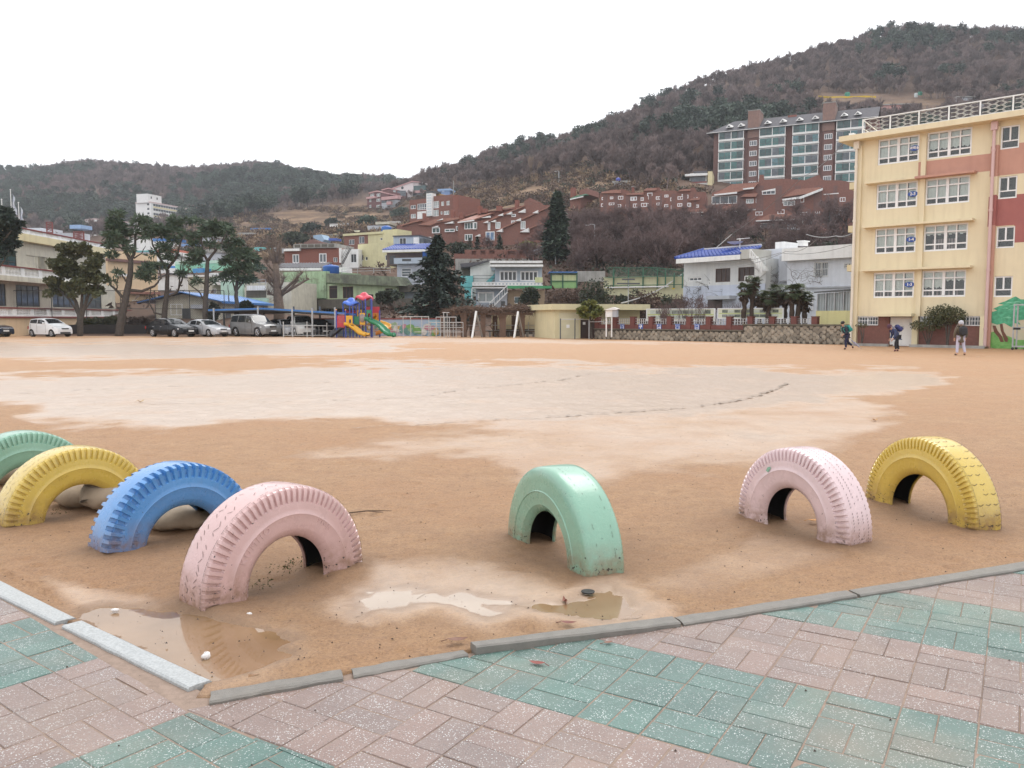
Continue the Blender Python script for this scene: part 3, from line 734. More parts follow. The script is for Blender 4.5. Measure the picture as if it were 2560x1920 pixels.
def leaf_cloud(mb,blobs,mat,n,size,r2,flat=.0,elong=1.0,hang=0.0,wid=1.0):
	"""many leaf-sized quads spread through ellipsoidal clumps: blobs = (x, y, z, rx, ry, rz)"""
	vs=[];fs=[]
	vol=[b_[3]*b_[4]*b_[5]for b_ in blobs];tot=sum(v**.75 for v in vol)
	for b_,v in zip(blobs,vol):
		k=max(6,int(n*v**.75/tot))
		for _ in range(k):
			while True:
				u=Vector((r2.uniform(-1,1),r2.uniform(-1,1),r2.uniform(-1,1)))
				if.12<u.length<1:break
			if r2.random()<.55:u=u.normalized()*r2.uniform(.72,1.08)
			p=Vector((b_[0]+u.x*b_[3],b_[1]+u.y*b_[4],b_[2]+u.z*b_[5]))
			d=Vector((u.x*1.0+r2.gauss(0,.5),u.y+r2.gauss(0,.5),(u.z*(1-flat))+r2.gauss(0,.45*(1-flat))-hang));
			if d.length<1e-3:d=Vector((1,0,0))
			d.normalize();w=d.cross(Vector((r2.gauss(0,1),r2.gauss(0,1),r2.gauss(0,1)))).normalized()
			s=size*r2.uniform(.6,1.4);L_=s*elong
			o=len(vs)
			w=w*wid;vs+=[p-w*s*.5,p+d*L_*.5-w*s*.32,p+d*L_,p+d*L_*.5+w*s*.5]
			fs.append((o,o+1,o+2,o+3))
	mb.add(vs,fs,mat)
def bush(name,label,x,y,z,w,h,mat,n,size,group=None,seed=0,cat='bush',stems=True,dy=None):
	r2=random.Random(seed);o=thing(name,label,cat,(x,y,z),0,group)
	bl=[]
	for i in range(7):
		a=r2.uniform(0,6.28);rr_=r2.uniform(.15,.6)
		bl.append((math.cos(a)*w/2*rr_,math.sin(a)*(dy or w*.7)/2*rr_,h*r2.uniform(.35,.72),w*r2.uniform(.2,.34),(dy or w*.7)*r2.uniform(.2,.34),h*r2.uniform(.22,.34)))
	mb=MB();leaf_cloud(mb,bl,mat,n,size,r2);mb.build('foliage',o)
	if stems:
		s=MB()
		for i in range(5):
			a=r2.uniform(0,6.28);s.tube([(0,0,-.3),(math.cos(a)*w*.12,math.sin(a)*w*.1,h*.3),(math.cos(a)*w*.25,math.sin(a)*w*.2,h*.6)],[.04,.03,.015],BARK,n=4)
		s.build('stem',o)
	return o
	# ------------------------------------------------------------------ woodland on the hills (one mass each)
def scatter(name,protos,pts,scl,rot,idx,label=None):
	me=D.meshes.new(name);me.from_pydata([tuple(p)for p in pts],[],[])
	for nm,arr,ty in(('scl',scl,'FLOAT'),('rz',rot,'FLOAT'),('pick',idx,'INT')):
		a=me.attributes.new(nm,ty,'POINT');a.data.foreach_set('value',np.asarray(arr,np.float32 if ty=='FLOAT' else np.int32))
	o=link(name,me);tag(o,kind='stuff')
	if label:o['label']=label
	ng=D.node_groups.new(name+'_scatter','GeometryNodeTree')
	ng.interface.new_socket('Geometry',in_out='INPUT',socket_type='NodeSocketGeometry')
	ng.interface.new_socket('Geometry',in_out='OUTPUT',socket_type='NodeSocketGeometry')
	N=ng.nodes;L=ng.links
	gi=N.new('NodeGroupInput');go=N.new('NodeGroupOutput');jn=N.new('GeometryNodeJoinGeometry')
	def attr(nm,ty):
		a=N.new('GeometryNodeInputNamedAttribute');a.data_type=ty;a.inputs['Name'].default_value=nm;return a.outputs['Attribute']
	s_,r_,k_=attr('scl','FLOAT'),attr('rz','FLOAT'),attr('pick','INT')
	cx_=N.new('ShaderNodeCombineXYZ');L.new(r_,cx_.inputs['Z'])
	for i,pm in enumerate(protos):
		po=D.objects.new(pm.name,pm)
		oi=N.new('GeometryNodeObjectInfo');oi.inputs['Object'].default_value=po;oi.inputs['As Instance'].default_value=True
		cmp_=N.new('FunctionNodeCompare');cmp_.data_type='INT';cmp_.operation='EQUAL'
		L.new(k_,cmp_.inputs[2]);cmp_.inputs[3].default_value=i
		ip=N.new('GeometryNodeInstanceOnPoints')
		L.new(gi.outputs[0],ip.inputs['Points']);L.new(cmp_.outputs[0],ip.inputs['Selection']);L.new(oi.outputs['Geometry'],ip.inputs['Instance'])
		L.new(cx_.outputs[0],ip.inputs['Rotation']);L.new(s_,ip.inputs['Scale']);L.new(ip.outputs[0],jn.inputs[0])
	L.new(jn.outputs[0],go.inputs[0])
	md=o.modifiers.new('scatter','NODES');md.node_group=ng
	return o
protos_b=[]
for i in range(4):
	T,C=bare_tree(10,100+i,spread=.8,levels=4,trunk=.17,nb=5,twig=.05,mat_t=TWIG_FAR,mat_w=TWIG_FAR,first=.33,up=.5,nside=3)
	for v,f in((C.v,C.f),):T.add(v,f,TWIG_FAR)
	protos_b.append(T.mesh('far_bare_tree'))
protos_p=[]
for i in range(3):
	r2=random.Random(300+i);mb=MB();mb.tube([(0,0,0),(r2.gauss(0,.3),r2.gauss(0,.3),5),(r2.gauss(0,.5),r2.gauss(0,.5),9)],[.2,.14,.06],BARK_DK,n=4)
	bl=[(r2.gauss(0,1.1),r2.gauss(0,1.1),r2.uniform(4.5,9.5),r2.uniform(1.2,2.0),r2.uniform(1.2,2.0),r2.uniform(.6,1.1))for _ in range(8)]
	leaf_cloud(mb,bl,PINE_FAR,420,.75,r2,flat=.4,elong=1.3);protos_p.append(mb.mesh('far_pine_tree'))
WOOD_LINE=[(-900,610),(0,606),(200,600),(300,585),(480,566),(600,548),(700,522),(790,512),(870,505),(905,488),(1060,492),(1150,474),(1240,462),(1330,452),(1420,440),(1460,405),(1530,446),(1640,470),(1740,452),(1790,455),(3600,470)]
wl_x=[a for a,_ in WOOD_LINE];wl_y=[b_ for _,b_ in WOOD_LINE]
rg=np.random.default_rng(5)
def wood_points(n,y0,y1,pxr):
	Y=np.sqrt(rg.uniform(y0**2,y1**2,n));px=rg.uniform(*pxr,n);X=(px-CX)/F*Y;Z=terr(X,Y)
	return X,Y,Z
X,Y,Z=wood_points(52000,190,930,(-500,3100))
px,py=proj(X,Y,Z)
ok=(py<np.interp(px,wl_x,wl_y)+rg.normal(0,5,len(X)))&~(in_poly(px,py,OPEN2)&(Y<420))
# nothing behind the crest is seen: keep only a strip past it
crest=np.where(px<1080,900,600)
ok&=Y<crest
dens=np.where(Y<420,.9,np.where(px<1080,.6,.95));ok&=rg.random(len(X))<dens
ok&=~((px>1780)&(px<2160)&(Y<262)&(Y>195))
X,Y,Z,px,py=X[ok],Y[ok],Z[ok],px[ok],py[ok]
ev=fbm(X/70,Y/70+Z/40,91,4)+.10*((px>560)&(px<900)&(py>450)&(py<560))+.05*(px<700)+.03*np.exp(-((py-np.interp(px,[1080,1300,1640,1900,2060,2400],[430,385,280,190,110,90]))/30)**2)-.06*((px>1400)&(px<1700))-.04*(px>2100)
pine=ev+rg.normal(0,.05,len(X))>np.where(px<1080,.665,.625)
for nm,sel,pr,s0,s1,lb in(('bare_woodland',~pine,protos_b,.5,1.15,'leafless purple brown woodland covering the hills'),('pine_woodland',pine,protos_p,.5,1.15,'dark green pines mixed into the hillside woodland')):
	k=int(sel.sum());s_=rg.uniform(s0,s1,k)*np.where(px[sel]<1080,1.05,.92)
	scatter(nm,pr,np.stack([X[sel],Y[sel],Z[sel]-.2],1),s_,rg.uniform(0,6.28,k),rg.integers(0,len(pr),k),lb)
	# scrub and dry grass on the terraces between the houses
X,Y,Z=wood_points(9000,112,420,(430,1760));px,py=proj(X,Y,Z)
ok=(py>np.interp(px,wl_x,wl_y)-8)&(fbm(X/16,Y/16,95,3)>.44)&(Y>np.interp(px,[430,700,1000,1250,1400,1760],[230,150,150,170,175,195]))
X,Y,Z=X[ok],Y[ok],Z[ok]
protos_s=[]
for i,mt in enumerate((LEAF_BR,M('dry_reed_grass',(.30,.215,.135),(.20,.14,.09),scale=.4,rough=.95),LEAF_DK)):
	r2=random.Random(500+i);mb=MB()
	leaf_cloud(mb,[(r2.gauss(0,.7),r2.gauss(0,.7),r2.uniform(.4,1.0),.8,.8,.55)for _ in range(4)],mt,90,.36,r2,elong=1.6);protos_s.append(mb.mesh('hill_scrub'))
k=len(X)
scatter('terrace_scrub',protos_s,np.stack([X,Y,Z-.1],1),rg.uniform(.5,1.25,k),rg.uniform(0,6.28,k),rg.choice([0,0,0,0,1,1,2],k),'brown scrub and dry grass on the terraces')
# ------------------------------------------------------------------ half-buried painted tyres
def paint(name,c,worn=.5):
	m=D.materials.new(name);m.use_nodes=True;nt=m.node_tree;N=nt.nodes;L=nt.links;b=N['Principled BSDF']
	tc=N.new('ShaderNodeTexCoord')
	def noise(s,d=5,r=.65):
		v=N.new('ShaderNodeTexNoise');v.inputs['Scale'].default_value=s;v.inputs['Detail'].default_value=d;v.inputs['Roughness'].default_value=r
		L.new(tc.outputs['Object'],v.inputs['Vector']);return v.outputs['Fac']
	def mr(src,a,b_,c_=0,d=1):
		r=N.new('ShaderNodeMapRange');L.new(src,r.inputs['Value'])
		for k,v in(('From Min',a),('From Max',b_),('To Min',c_),('To Max',d)):r.inputs[k].default_value=v
		return r.outputs['Result']
	def mix(fac,a,c_):
		x=N.new('ShaderNodeMix');x.data_type='RGBA';L.new(fac,x.inputs['Factor'])
		for s,v in(('A',a),('B',c_)):
			if isinstance(v,tuple):x.inputs[s].default_value=(*v,1)
			else:L.new(v,x.inputs[s])
		return x.outputs['Result']
	col=mix(mr(noise(2.2),.35,.7),c,tuple(x*.86 for x in c))
	col=mix(mr(noise(9,6),.56,.76,0,.30),col,tuple(.55*x+.45*y for x,y in zip(c,(.30,.22,.16))))
	sep=N.new('ShaderNodeSeparateXYZ');L.new(tc.outputs['Object'],sep.inputs[0])
	low=mr(sep.outputs['Z'],.22,.0,0,1)
	mm=N.new('ShaderNodeMath');mm.operation='MULTIPLY';L.new(low,mm.inputs[0]);L.new(mr(noise(13,6),.30,.62),mm.inputs[1])
	col=mix(mm.outputs[0],col,(.22,.125,.07))
	# chips: black rubber shows through
	ad=N.new('ShaderNodeMath');ad.operation='MULTIPLY_ADD';L.new(low,ad.inputs[0]);ad.inputs[1].default_value=.085*worn*2;L.new(noise(30,4,.7),ad.inputs[2])
	chip=mr(ad.outputs[0],.69-.02*worn,.71-.02*worn)
	col=mix(chip,col,(.022,.02,.02))
	L.new(col,b.inputs['Base Color'])
	L.new(mr(noise(6),.3,.7,.20,.38),b.inputs['Roughness'])
	b.inputs['Coat Weight'].default_value=.4;b.inputs['Coat Roughness'].default_value=.16
	bp=N.new('ShaderNodeBump');bp.inputs['Strength'].default_value=.22;bp.inputs['Distance'].default_value=.006
	L.new(noise(45,4),bp.inputs['Height']);L.new(bp.outputs[0],b.inputs['Normal'])
	return m
T_PINK=paint('pink_tyre_paint',(.60,.40,.385),.5);T_PALE=paint('pale_pink_tyre_paint',(.68,.52,.53),.35)
T_GREEN=paint('mint_tyre_paint',(.225,.415,.31),.6);T_YEL=paint('yellow_tyre_paint',(.60,.43,.085),.55)
T_BLUE=paint('blue_tyre_paint',(.085,.26,.56),.4);T_LILAC=paint('faded_pink_tyre_paint',(.50,.30,.29),.5)
RUBBER=M('bare_black_tyre_rubber',(.022,.021,.02),(.012,.012,.012),scale=6,rough=.6)
GROOVE=M('dark_tread_groove',(.10,.065,.05),(.05,.035,.03),scale=20,rough=.9)
def tyre(name,label,cx,cy,ang,Rr,h,w,mat,kind,lugs,text=(),group='half-buried painted tyres',patch=None,tilt=0):
	o=thing(name,label,'tyre',(cx,cy,0),R(ang),group)
	o.rotation_euler[0]=R(tilt)
	hw=w/2
	side=[(.80*hw,Rr-.004,0),(.93*hw,Rr-.013,1),(1.0*hw,Rr-.034,2),(1.03*hw,Rr-.080,2),(1.035*hw,Rr-.092,0),(1.065*hw,Rr-.125,0),(1.08*hw,Rr-.150,0),(1.085*hw,Rr-.155,3),(1.08*hw,Rr-.161,0),(1.07*hw,Rr-.195,0),(1.0*hw,Rr-.235,0),(.97*hw,Rr-.240,3),(.92*hw,Rr-.258,0),(.80*hw,Rr-.280,0),(.70*hw,Rr-.286,0),(.64*hw,Rr-.276,0)]
	crown=[(.55*hw,Rr-.001,0),(.25*hw,Rr,0),(0,Rr+.0005,0)]
	prof=[(y,r,f)for y,r,f in side[::-1]]+crown+[(-y,r,f)for y,r,f in crown[:-1][::-1]]+[(-y,r,f)for y,r,f in side]
	inner=[(-.70*hw,Rr-.262),(-.86*hw,Rr-.20),(-.80*hw,Rr-.12),(-.55*hw,Rr-.06),(0,Rr-.045),(.55*hw,Rr-.06),(.80*hw,Rr-.12),(.86*hw,Rr-.20),(.70*hw,Rr-.262)]
	a0=-math.asin(min(.9,(h+.13)/Rr))
	a1=math.pi-a0
	r2=random.Random(int(abs(cx*1000)))
	angs=[];step=2*math.pi/lugs;k=math.floor(a0/step)
	while k*step<a1:
		for f,gflag in((0,1),(.34 if kind!='block' else.42,1),(.42 if kind!='block' else.5,0),(.92,0)):
			angs.append(((k+f+r2.uniform(-.012,.012))*step,gflag))
		k+=1
	if kind=='smooth':angs=[(a0+(a1-a0)*i/120,i%2)for i in range(121)]
	vs=[];n=len(prof)
	for a,gf in angs:
		for y,r,f in prof:
			sy=1 if y>0 else-1
			if kind=='smooth':
				if f==1:r-=.004*gf
				if f in(2,):r-=.0
				if f==3:y+=sy*.002;r+=0
			else:
				if gf and f==2:y-=sy*(.013 if kind!='block' else.017);r-=.004
				if gf and f==1:y-=sy*(.006 if kind!='block' else.034);r-=(.005 if kind!='block' else.024)
				if kind=='block' and f==1 and not gf:y+=sy*.012
				if kind=='block' and f==0 and abs(y)>.7*hw and r>Rr-.01:y+=sy*(.0 if not gf else-.035)
			if f==3:y+=sy*.0025
			vs.append((r*math.cos(a),y,h+r*math.sin(a)))
	fs=[]
	for i in range(len(angs)-1):
		for j in range(n-1):
			p=i*n+j;fs.append((p,p+1,p+n+1,p+n))
	mb=MB();mb.add(vs,fs,mat);me=mb.mesh('tread_and_sidewall')
	sm=np.ones(len(fs),bool);me.polygons.foreach_set('use_smooth',sm)
	try:me.set_sharp_from_angle(angle=R(32))
	except Exception:pass
	link('casing',me,o)
	vs=[];m_=len(inner);K=48
	for i in range(K+1):
		a=a0+(a1-a0)*i/K
		for y,r in inner:vs.append((r*math.cos(a),y,h+r*math.sin(a)))
	fs=[(i*m_+j,(i+1)*m_+j,(i+1)*m_+j+1,i*m_+j+1)for i in range(K)for j in range(m_-1)]
	ib=MB();ib.add(vs,fs,RUBBER);ib.build('inner_liner',o,True)
	# fine tread grooves as narrow recess-coloured strips
	g=MB()
	def dash(a_,y_,a2,y2,wd):
		rr_=Rr+.0022
		da,dy=a2-a_,y2-y_;ln=math.hypot(da*Rr,dy);na,ny=-dy/ln*wd/Rr,da*Rr/ln*wd
		q_=[(a_-na,y_-ny),(a_+na,y_+ny),(a2+na,y2+ny),(a2-na,y2-ny)]
		g.add([(rr_*math.cos(x),y,h+rr_*math.sin(x))for x,y in q_],[(0,1,2,3)],GROOVE)
	a=a0
	if kind=='zigzag':
		while a<a1:
			for yy in(-.30,.30):
				s=r2.choice((-1,1))
				if r2.random()<.72:dash(a,yy*hw-s*.010,a+step*r2.uniform(.4,.75),yy*hw+s*.012,.0013)
			a+=step*.85
		for sg in(-1,1):
			a=a0
			while a<a1:
				if r2.random()<.75:dash(a,sg*.79*hw,a+step*.6,sg*.79*hw,.0014)
				a+=step*.7
	elif kind=='chevron':
		while a<a1:
			for yy in(-.55,0,.55):
				if r2.random()<.8:dash(a,yy*hw-.022,a+.02,yy*hw,.0018);dash(a+.02,yy*hw,a+.005,yy*hw+.022,.0018)
			a+=step*1.9
		for sg in(-1,1):
			a=a0
			while a<a1:dash(a,sg*.80*hw,a+step*.55,sg*.80*hw,.0012);a+=step*.6
	elif kind=='dots':
		while a<a1:
			for yy in(-.5,-.17,.17,.5):
				if r2.random()<.8:dash(a,yy*hw-.003,a+step*.3,yy*hw+.003,.0015)
			a+=step*.55
	elif kind=='smooth':
		for yy in(-.45,.45):
			a=a0
			while a<a1:
				if r2.random()<.35:dash(a,yy*hw,a+.03,yy*hw+r2.uniform(-.002,.002),.0009)
				a+=.035
		dash(.30,-.35*hw,.36,-.30*hw,.0045);dash(.36,-.30*hw,.38,-.42*hw,.005);dash(.36,-.30*hw,.42,-.27*hw,.0035)
	if g.v:tag(g.build('tread_groove',o),kind='stuff')
	# raised lettering on the sidewall
	for(txt,side_,acen,size,rad)in text:
		cu=D.curves.new('t','FONT');cu.body=txt;cu.size=size;cu.extrude=.004;cu.space_character=1.35;cu.align_x='CENTER'
		to=D.objects.new('t',cu);COL.objects.link(to);dg=bpy.context.evaluated_depsgraph_get();dg.update()
		me=D.meshes.new_from_object(to.evaluated_get(dg));D.objects.remove(to);D.curves.remove(cu)
		me.name='raised_lettering'
		for v in me.vertices:
			th=R(acen)-v.co.x/rad*(1 if side_<0 else-1);r_=rad+v.co.y-size*.35
			t_=(Rr-r_);yb=np.interp(t_,[.125,.150,.195,.235,.258],[1.065,1.08,1.07,1.0,.92])*hw
			y=side_*(yb+.0015+v.co.z*.5)
			v.co=(r_*math.cos(th),y,h+r_*math.sin(th))
		me.materials.clear();me.materials.append(mat);link('raised_lettering',me,o)
	if patch:
		pb=MB();acen,rad,side_=patch;pts=[]
		rr2=random.Random(4)
		for i in range(11):
			t_=2*math.pi*i/11;du=.036*math.cos(t_)*rr2.uniform(.6,1.1);dv=.016*math.sin(t_)*rr2.uniform(.5,1.2)
			r_=rad+dv+du*.2;th=R(acen)+du/rad;tt=Rr-r_
			yb=np.interp(tt,[.092,.125,.150,.195],[1.035,1.065,1.08,1.07])*hw
			pts.append((r_*math.cos(th),side_*(yb+.004),h+r_*math.sin(th)))
		pb.add(pts,[tuple(range(11))],T_GREEN);pb.build('paint_scrape',o)
	return o
tyre('painted_tyre','dusty pink tyre with raised letters beside the muddy puddle',-1.334,4.627,51.5,.54,.028,.262,T_PINK,'zigzag',82,[('KUMHO',-1,132,.055,.362),('STEEL',-1,52,.034,.372)])
tyre('painted_tyre','smooth mint green tyre standing alone in the middle of the sand',.315,5.20,115.3,.556,.012,.262,T_GREEN,'smooth',90)
tyre('painted_tyre','pale pink tyre with a green scrape on its sidewall',2.056,5.824,116.6,.523,.066,.256,T_PALE,'dots',84,patch=(62,.395,1))
tyre('painted_tyre','yellow tyre with chevron tread, rightmost of the row',3.20,6.298,106.6,.570,.024,.245,T_YEL,'chevron',92)
tyre('painted_tyre','bright blue tyre with deep block tread in front of the sandbags',-2.31,5.62,51,.548,-.03,.27,T_BLUE,'block',62,[('OCUK',-1,166,.05,.365)])
tyre('painted_tyre','yellow tyre between the blue tyre and the left green tyre',-3.35,6.30,50,.548,-.025,.262,T_YEL,'zigzag',76,[('1100',-1,112,.03,.37)])
tyre('painted_tyre','green tyre at the left edge of the picture',-4.14,6.97,48,.545,.005,.262,T_GREEN,'zigzag',80)
tyre('painted_tyre','faded pink tyre partly hidden behind the left green tyre',-5.3,7.78,48,.545,.0,.262,T_LILAC,'zigzag',80)
# ------------------------------------------------------------------ sandbags
SACK=M('wet_hemp_sack',(.43,.34,.245),(.34,.26,.18),scale=5,rough=.8,bump=.5,bscale=240,grime=((.16,.105,.07),.5))
def sandbag(label,px,py,L_,Wd,Ht,rz,seed):
	x,y=G(px,py);o=thing('sandbag',label,'sandbag',(x,y,-.012),R(rz),'sandbags behind the tyres')
	nu,nv=26,16;vs=[]
	for i in range(nu+1):
		u=-1+2*i/nu;prof=max(0.0,1-abs(u)**2.4)**.55;tie=1
		for j in range(nv):
			t=2*math.pi*j/nv;c,s_=math.cos(t),math.sin(t)
			yy=Wd/2*prof*(abs(c)**.8)*(1 if c>0 else-1)*(.9+.2*float(vnoise(u*2+seed,t)))
			zz=Ht/2*prof*s_*(.7 if s_<0 else 1.0)*(.8+.45*float(vnoise(u*1.7+seed*3,t*.8,4)))
			wr=.016*(float(fbm(u*9+seed,t*3.2,8,3))-.5)*(1+1.6*abs(u))
			vs.append((u*L_/2,yy+wr,Ht*.36+zz+wr))
	fs=[(i*nv+j,i*nv+(j+1)%nv,(i+1)*nv+(j+1)%nv,(i+1)*nv+j)for i in range(nu)for j in range(nv)]
	mb=MB();mb.add(vs,fs,SACK);sk=mb.build('sack',o,True)
	e=MB();rr_=random.Random(seed)
	for k in range(7):
		a=k/7*6.28;e.tube([(L_/2-.01,0,Ht*.36),(L_/2+.05,math.cos(a)*.03,Ht*.3+math.sin(a)*.025),(L_/2+.09,math.cos(a)*.055,max(.012,Ht*.15+math.sin(a)*.03))],[.018,.016,.006],SACK,n=5)
	e.build('gathered_mouth',o,True)
	return o
sandbag('tied sandbag seen under the arch of the yellow tyre',205,1262,.46,.34,.22,-25,1)
sandbag('sandbag wedged between the yellow and blue tyres',275,1268,.46,.36,.29,60,2)
sandbag('flat sandbag seen through the blue tyre',452,1318,.47,.36,.19,12,3)
sandbag('sandbag in front of the left green tyre at the picture edge',22,1206,.56,.40,.28,12,4)
sandbag('crumpled sandbag behind the tied one',175,1240,.50,.36,.16,15,5)
sandbag('sandbag under the arch of the left green tyre',30,1178,.5,.4,.22,30,6)
# ------------------------------------------------------------------ litter, leaves, grit
def leaf(label,px,py,z,L_,col,rz,curl=.25):
	m=M('fallen_leaf_'+label.split()[0],col,tuple(c*.6 for c in col),scale=20,rough=.55)
	x,y=G(px,py,z);o=[]
	vs=[];
	for i in range(7):
		u=i/6;wd=L_*.22*math.sin(math.pi*min(1,u*.95+.05));zc=L_*curl*(u-.5)**2*2+.004
		for s in(-1,0,1):vs.append((L_*(u-.5),s*wd,zc+abs(s)*wd*.35))
	fs=[(i*3+j,(i+1)*3+j,(i+1)*3+j+1,i*3+j+1)for i in range(6)for j in range(2)]
	mb=MB();mb.add(vs,fs,m);mb.tube([(-L_*.5,0,L_*curl*.5),(-L_*.78,.006,.004)],.002,m,n=4)
	ob=mb.build('fallen_leaf',None,True);ob.location=(x,y,z);ob.rotation_euler=(0,0,R(rz))
	return tag(ob,label,'leaf','fallen leaves')
leaf('red leaf lying on the teal pavers near the raised kerb stone',1342,1661,-.01,.075,(.25,.05,.035),160)
leaf('brown curled leaf on the pavers close to the kerb',1520,1609,-.01,.05,(.20,.085,.05),20)
leaf('rusty leaf standing in the shallow puddle by the green tyre',1412,1506,-.004,.06,(.22,.075,.045),100,.8)
leaf('orange leaf under the arch of the pale pink tyre',2034,1303,.012,.09,(.55,.24,.04),5)
leaf('dark red leaf sliver beside the kerb below the green tyre',1422,1560,.006,.08,(.17,.045,.03),-5)
leaf('tan leaf alone on the sand behind the pale pink tyre',2188,1052,.01,.11,(.50,.27,.10),30,.6)
leaf('dry leaf half sunk at the tip of the raised kerb stone',1145,1603,.012,.10,(.19,.085,.05),12)
leaf('ochre leaf on the wet sand in the middle distance',352,1005,.01,.14,(.5,.33,.10),60,.5)
STICK=M('dead_twig',(.14,.095,.065),(.08,.055,.04),scale=14,rough=.9)
x,y=G(872,1286);mb=MB();mb.tube([(0,0,.012),(.14,.05,.018),(.32,.07,.012)],[.006,.005,.002],STICK,n=5);mb.tube([(.12,.045,.017),(.26,.02,.012)],[.004,.002],STICK,n=4)
o=mb.build('dead_twig');o.location=(x,y,0);tag(o,'thin dead twig on the sand right of the pink tyre','twig')
STYRO=M('white_foam_scrap',(.78,.76,.74),(.66,.62,.6),scale=30,rough=.6)
def scrap(label,px,py,z,s,stretch=1.0):
	x,y=G(px,py,z);mb=MB();r2=random.Random(int(px));vs=[];
	for i in range(5):
		for j in range(8):
			la=-1.57+3.14*i/4;t=6.283*j/8;k=s*r2.uniform(.8,1.15)
			vs.append((math.cos(la)*math.cos(t)*k*stretch,math.cos(la)*math.sin(t)*k,math.sin(la)*k*.8+s*.35))
	fs=[(i*8+j,i*8+(j+1)%8,(i+1)*8+(j+1)%8,(i+1)*8+j)for i in range(4)for j in range(8)]
	mb.add(vs,fs,STYRO);ob=mb.build('foam_scrap',None,True);ob.location=(x,y,z);tag(ob,label,'litter')
scrap('white foam lump floating in the muddy puddle',516,1644,-.006,.022)
scrap('small white scrap on the sand above the puddle',624,1536,.004,.010,1.6)
scrap('white bit at the left shore of the puddle',288,1527,0,.012,1.9)
STONE=M('dark_grit',(.10,.07,.055),(.05,.038,.03),scale=30,rough=.8)
ob=scrap;
x,y=G(1470,1484);mb=MB();mb.lathe([(.001,.0),(.036,.004),(.038,.010),(.030,.013),(.001,.010)],(0,0,0),RUBBER,n=12)
o=mb.build('rubber_disc');o.location=(x,y,.004);tag(o,'small black rubber disc on wet sand in front of the green tyre','litter')
# grit and debris: countless small stones
mb=MB();r2=random.Random(77)
for _ in range(6200):
	Y_=2.6+11*r2.random()**1.7;X_=r2.uniform(-.70,.70)*Y_
	if left_of(KERB_FAR if X_>-1.24 else GRAN_FAR,X_,Y_)<.02:
		if r2.random()>.06 or Y_<2.7:continue
		z_=-.012
	else:z_=.0
	s=.0015+.0048*r2.random()**4
	z_=z_ if z_<0 else float((fbm(X_*1.3,Y_*1.3,3,3)-.5)*.030+(fbm(X_*7,Y_*7,5,4)-.5)*.017)
	p=[(X_+r2.uniform(-s,s)*a,Y_+r2.uniform(-s,s)*b_,z_+c*s)for a,b_,c in((1.2,.3,.1),(.3,1.2,.1),(1,1,.2),(.5,.5,1.0))]
	p=[(X_-s,Y_-s*.6,z_),(X_+s*1.1,Y_-s*.5,z_),(X_+s*.2,Y_+s,z_),(X_+r2.uniform(-.3,.3)*s,Y_,z_+s*1.2)]
	mb.add(p,[(0,1,3),(1,2,3),(2,0,3)],STONE)
tag(mb.build('grit'),'dark grit and crumbs scattered over the sand',kind='stuff')
# weeds at the tyre feet
mb=MB();MOSS=M('moss_and_weed',(.07,.085,.02),(.09,.06,.03),scale=30,rough=.9)
for(px,py,n,wd)in((762,1412,70,.05),(640,1468,60,.05),(128,1285,60,.07),(725,1426,50,.05)):
	x,y=G(px,py)
	leaf_cloud(mb,[(x+r2.gauss(0,wd),y+r2.gauss(0,wd*.4),.018,.05,.04,.02)for _ in range(6)],MOSS,n,.009,r2,elong=2)
tag(mb.build('weeds'),'low weeds and moss around the tyre feet',kind='stuff')
# ------------------------------------------------------------------ buildings
def grid_wall(mb,s0,s1,z0,z1,t,holes,mat,rev=.12,rmat=None):
	"""front face at depth t with real openings and their reveals"""
	S=sorted({s0,s1,*[h[0]for h in holes],*[h[1]for h in holes]});Zs=sorted({z0,z1,*[h[2]for h in holes],*[h[3]for h in holes]})
	S=[a for a in S if s0-1e-6<=a<=s1+1e-6];Zs=[a for a in Zs if z0-1e-6<=a<=z1+1e-6]
	for i in range(len(S)-1):
		for j in range(len(Zs)-1):
			cs,cz=(S[i]+S[i+1])/2,(Zs[j]+Zs[j+1])/2
			if any(h[0]<cs<h[1]and h[2]<cz<h[3]for h in holes):continue
			mb.add([(S[i],t,Zs[j]),(S[i+1],t,Zs[j]),(S[i+1],t,Zs[j+1]),(S[i],t,Zs[j+1])],[(0,1,2,3)],mat)
	for a,b_,c,d in holes:
		m=rmat or mat
		mb.add([(a,t,c),(a,t+rev,c),(a,t+rev,d),(a,t,d)],[(3,2,1,0)],m)
		mb.add([(b_,t,c),(b_,t+rev,c),(b_,t+rev,d),(b_,t,d)],[(0,1,2,3)],m)
		mb.add([(a,t,c),(b_,t,c),(b_,t+rev,c),(a,t+rev,c)],[(3,2,1,0)],m)
		mb.add([(a,t,d),(b_,t,d),(b_,t+rev,d),(a,t+rev,d)],[(0,1,2,3)],m)
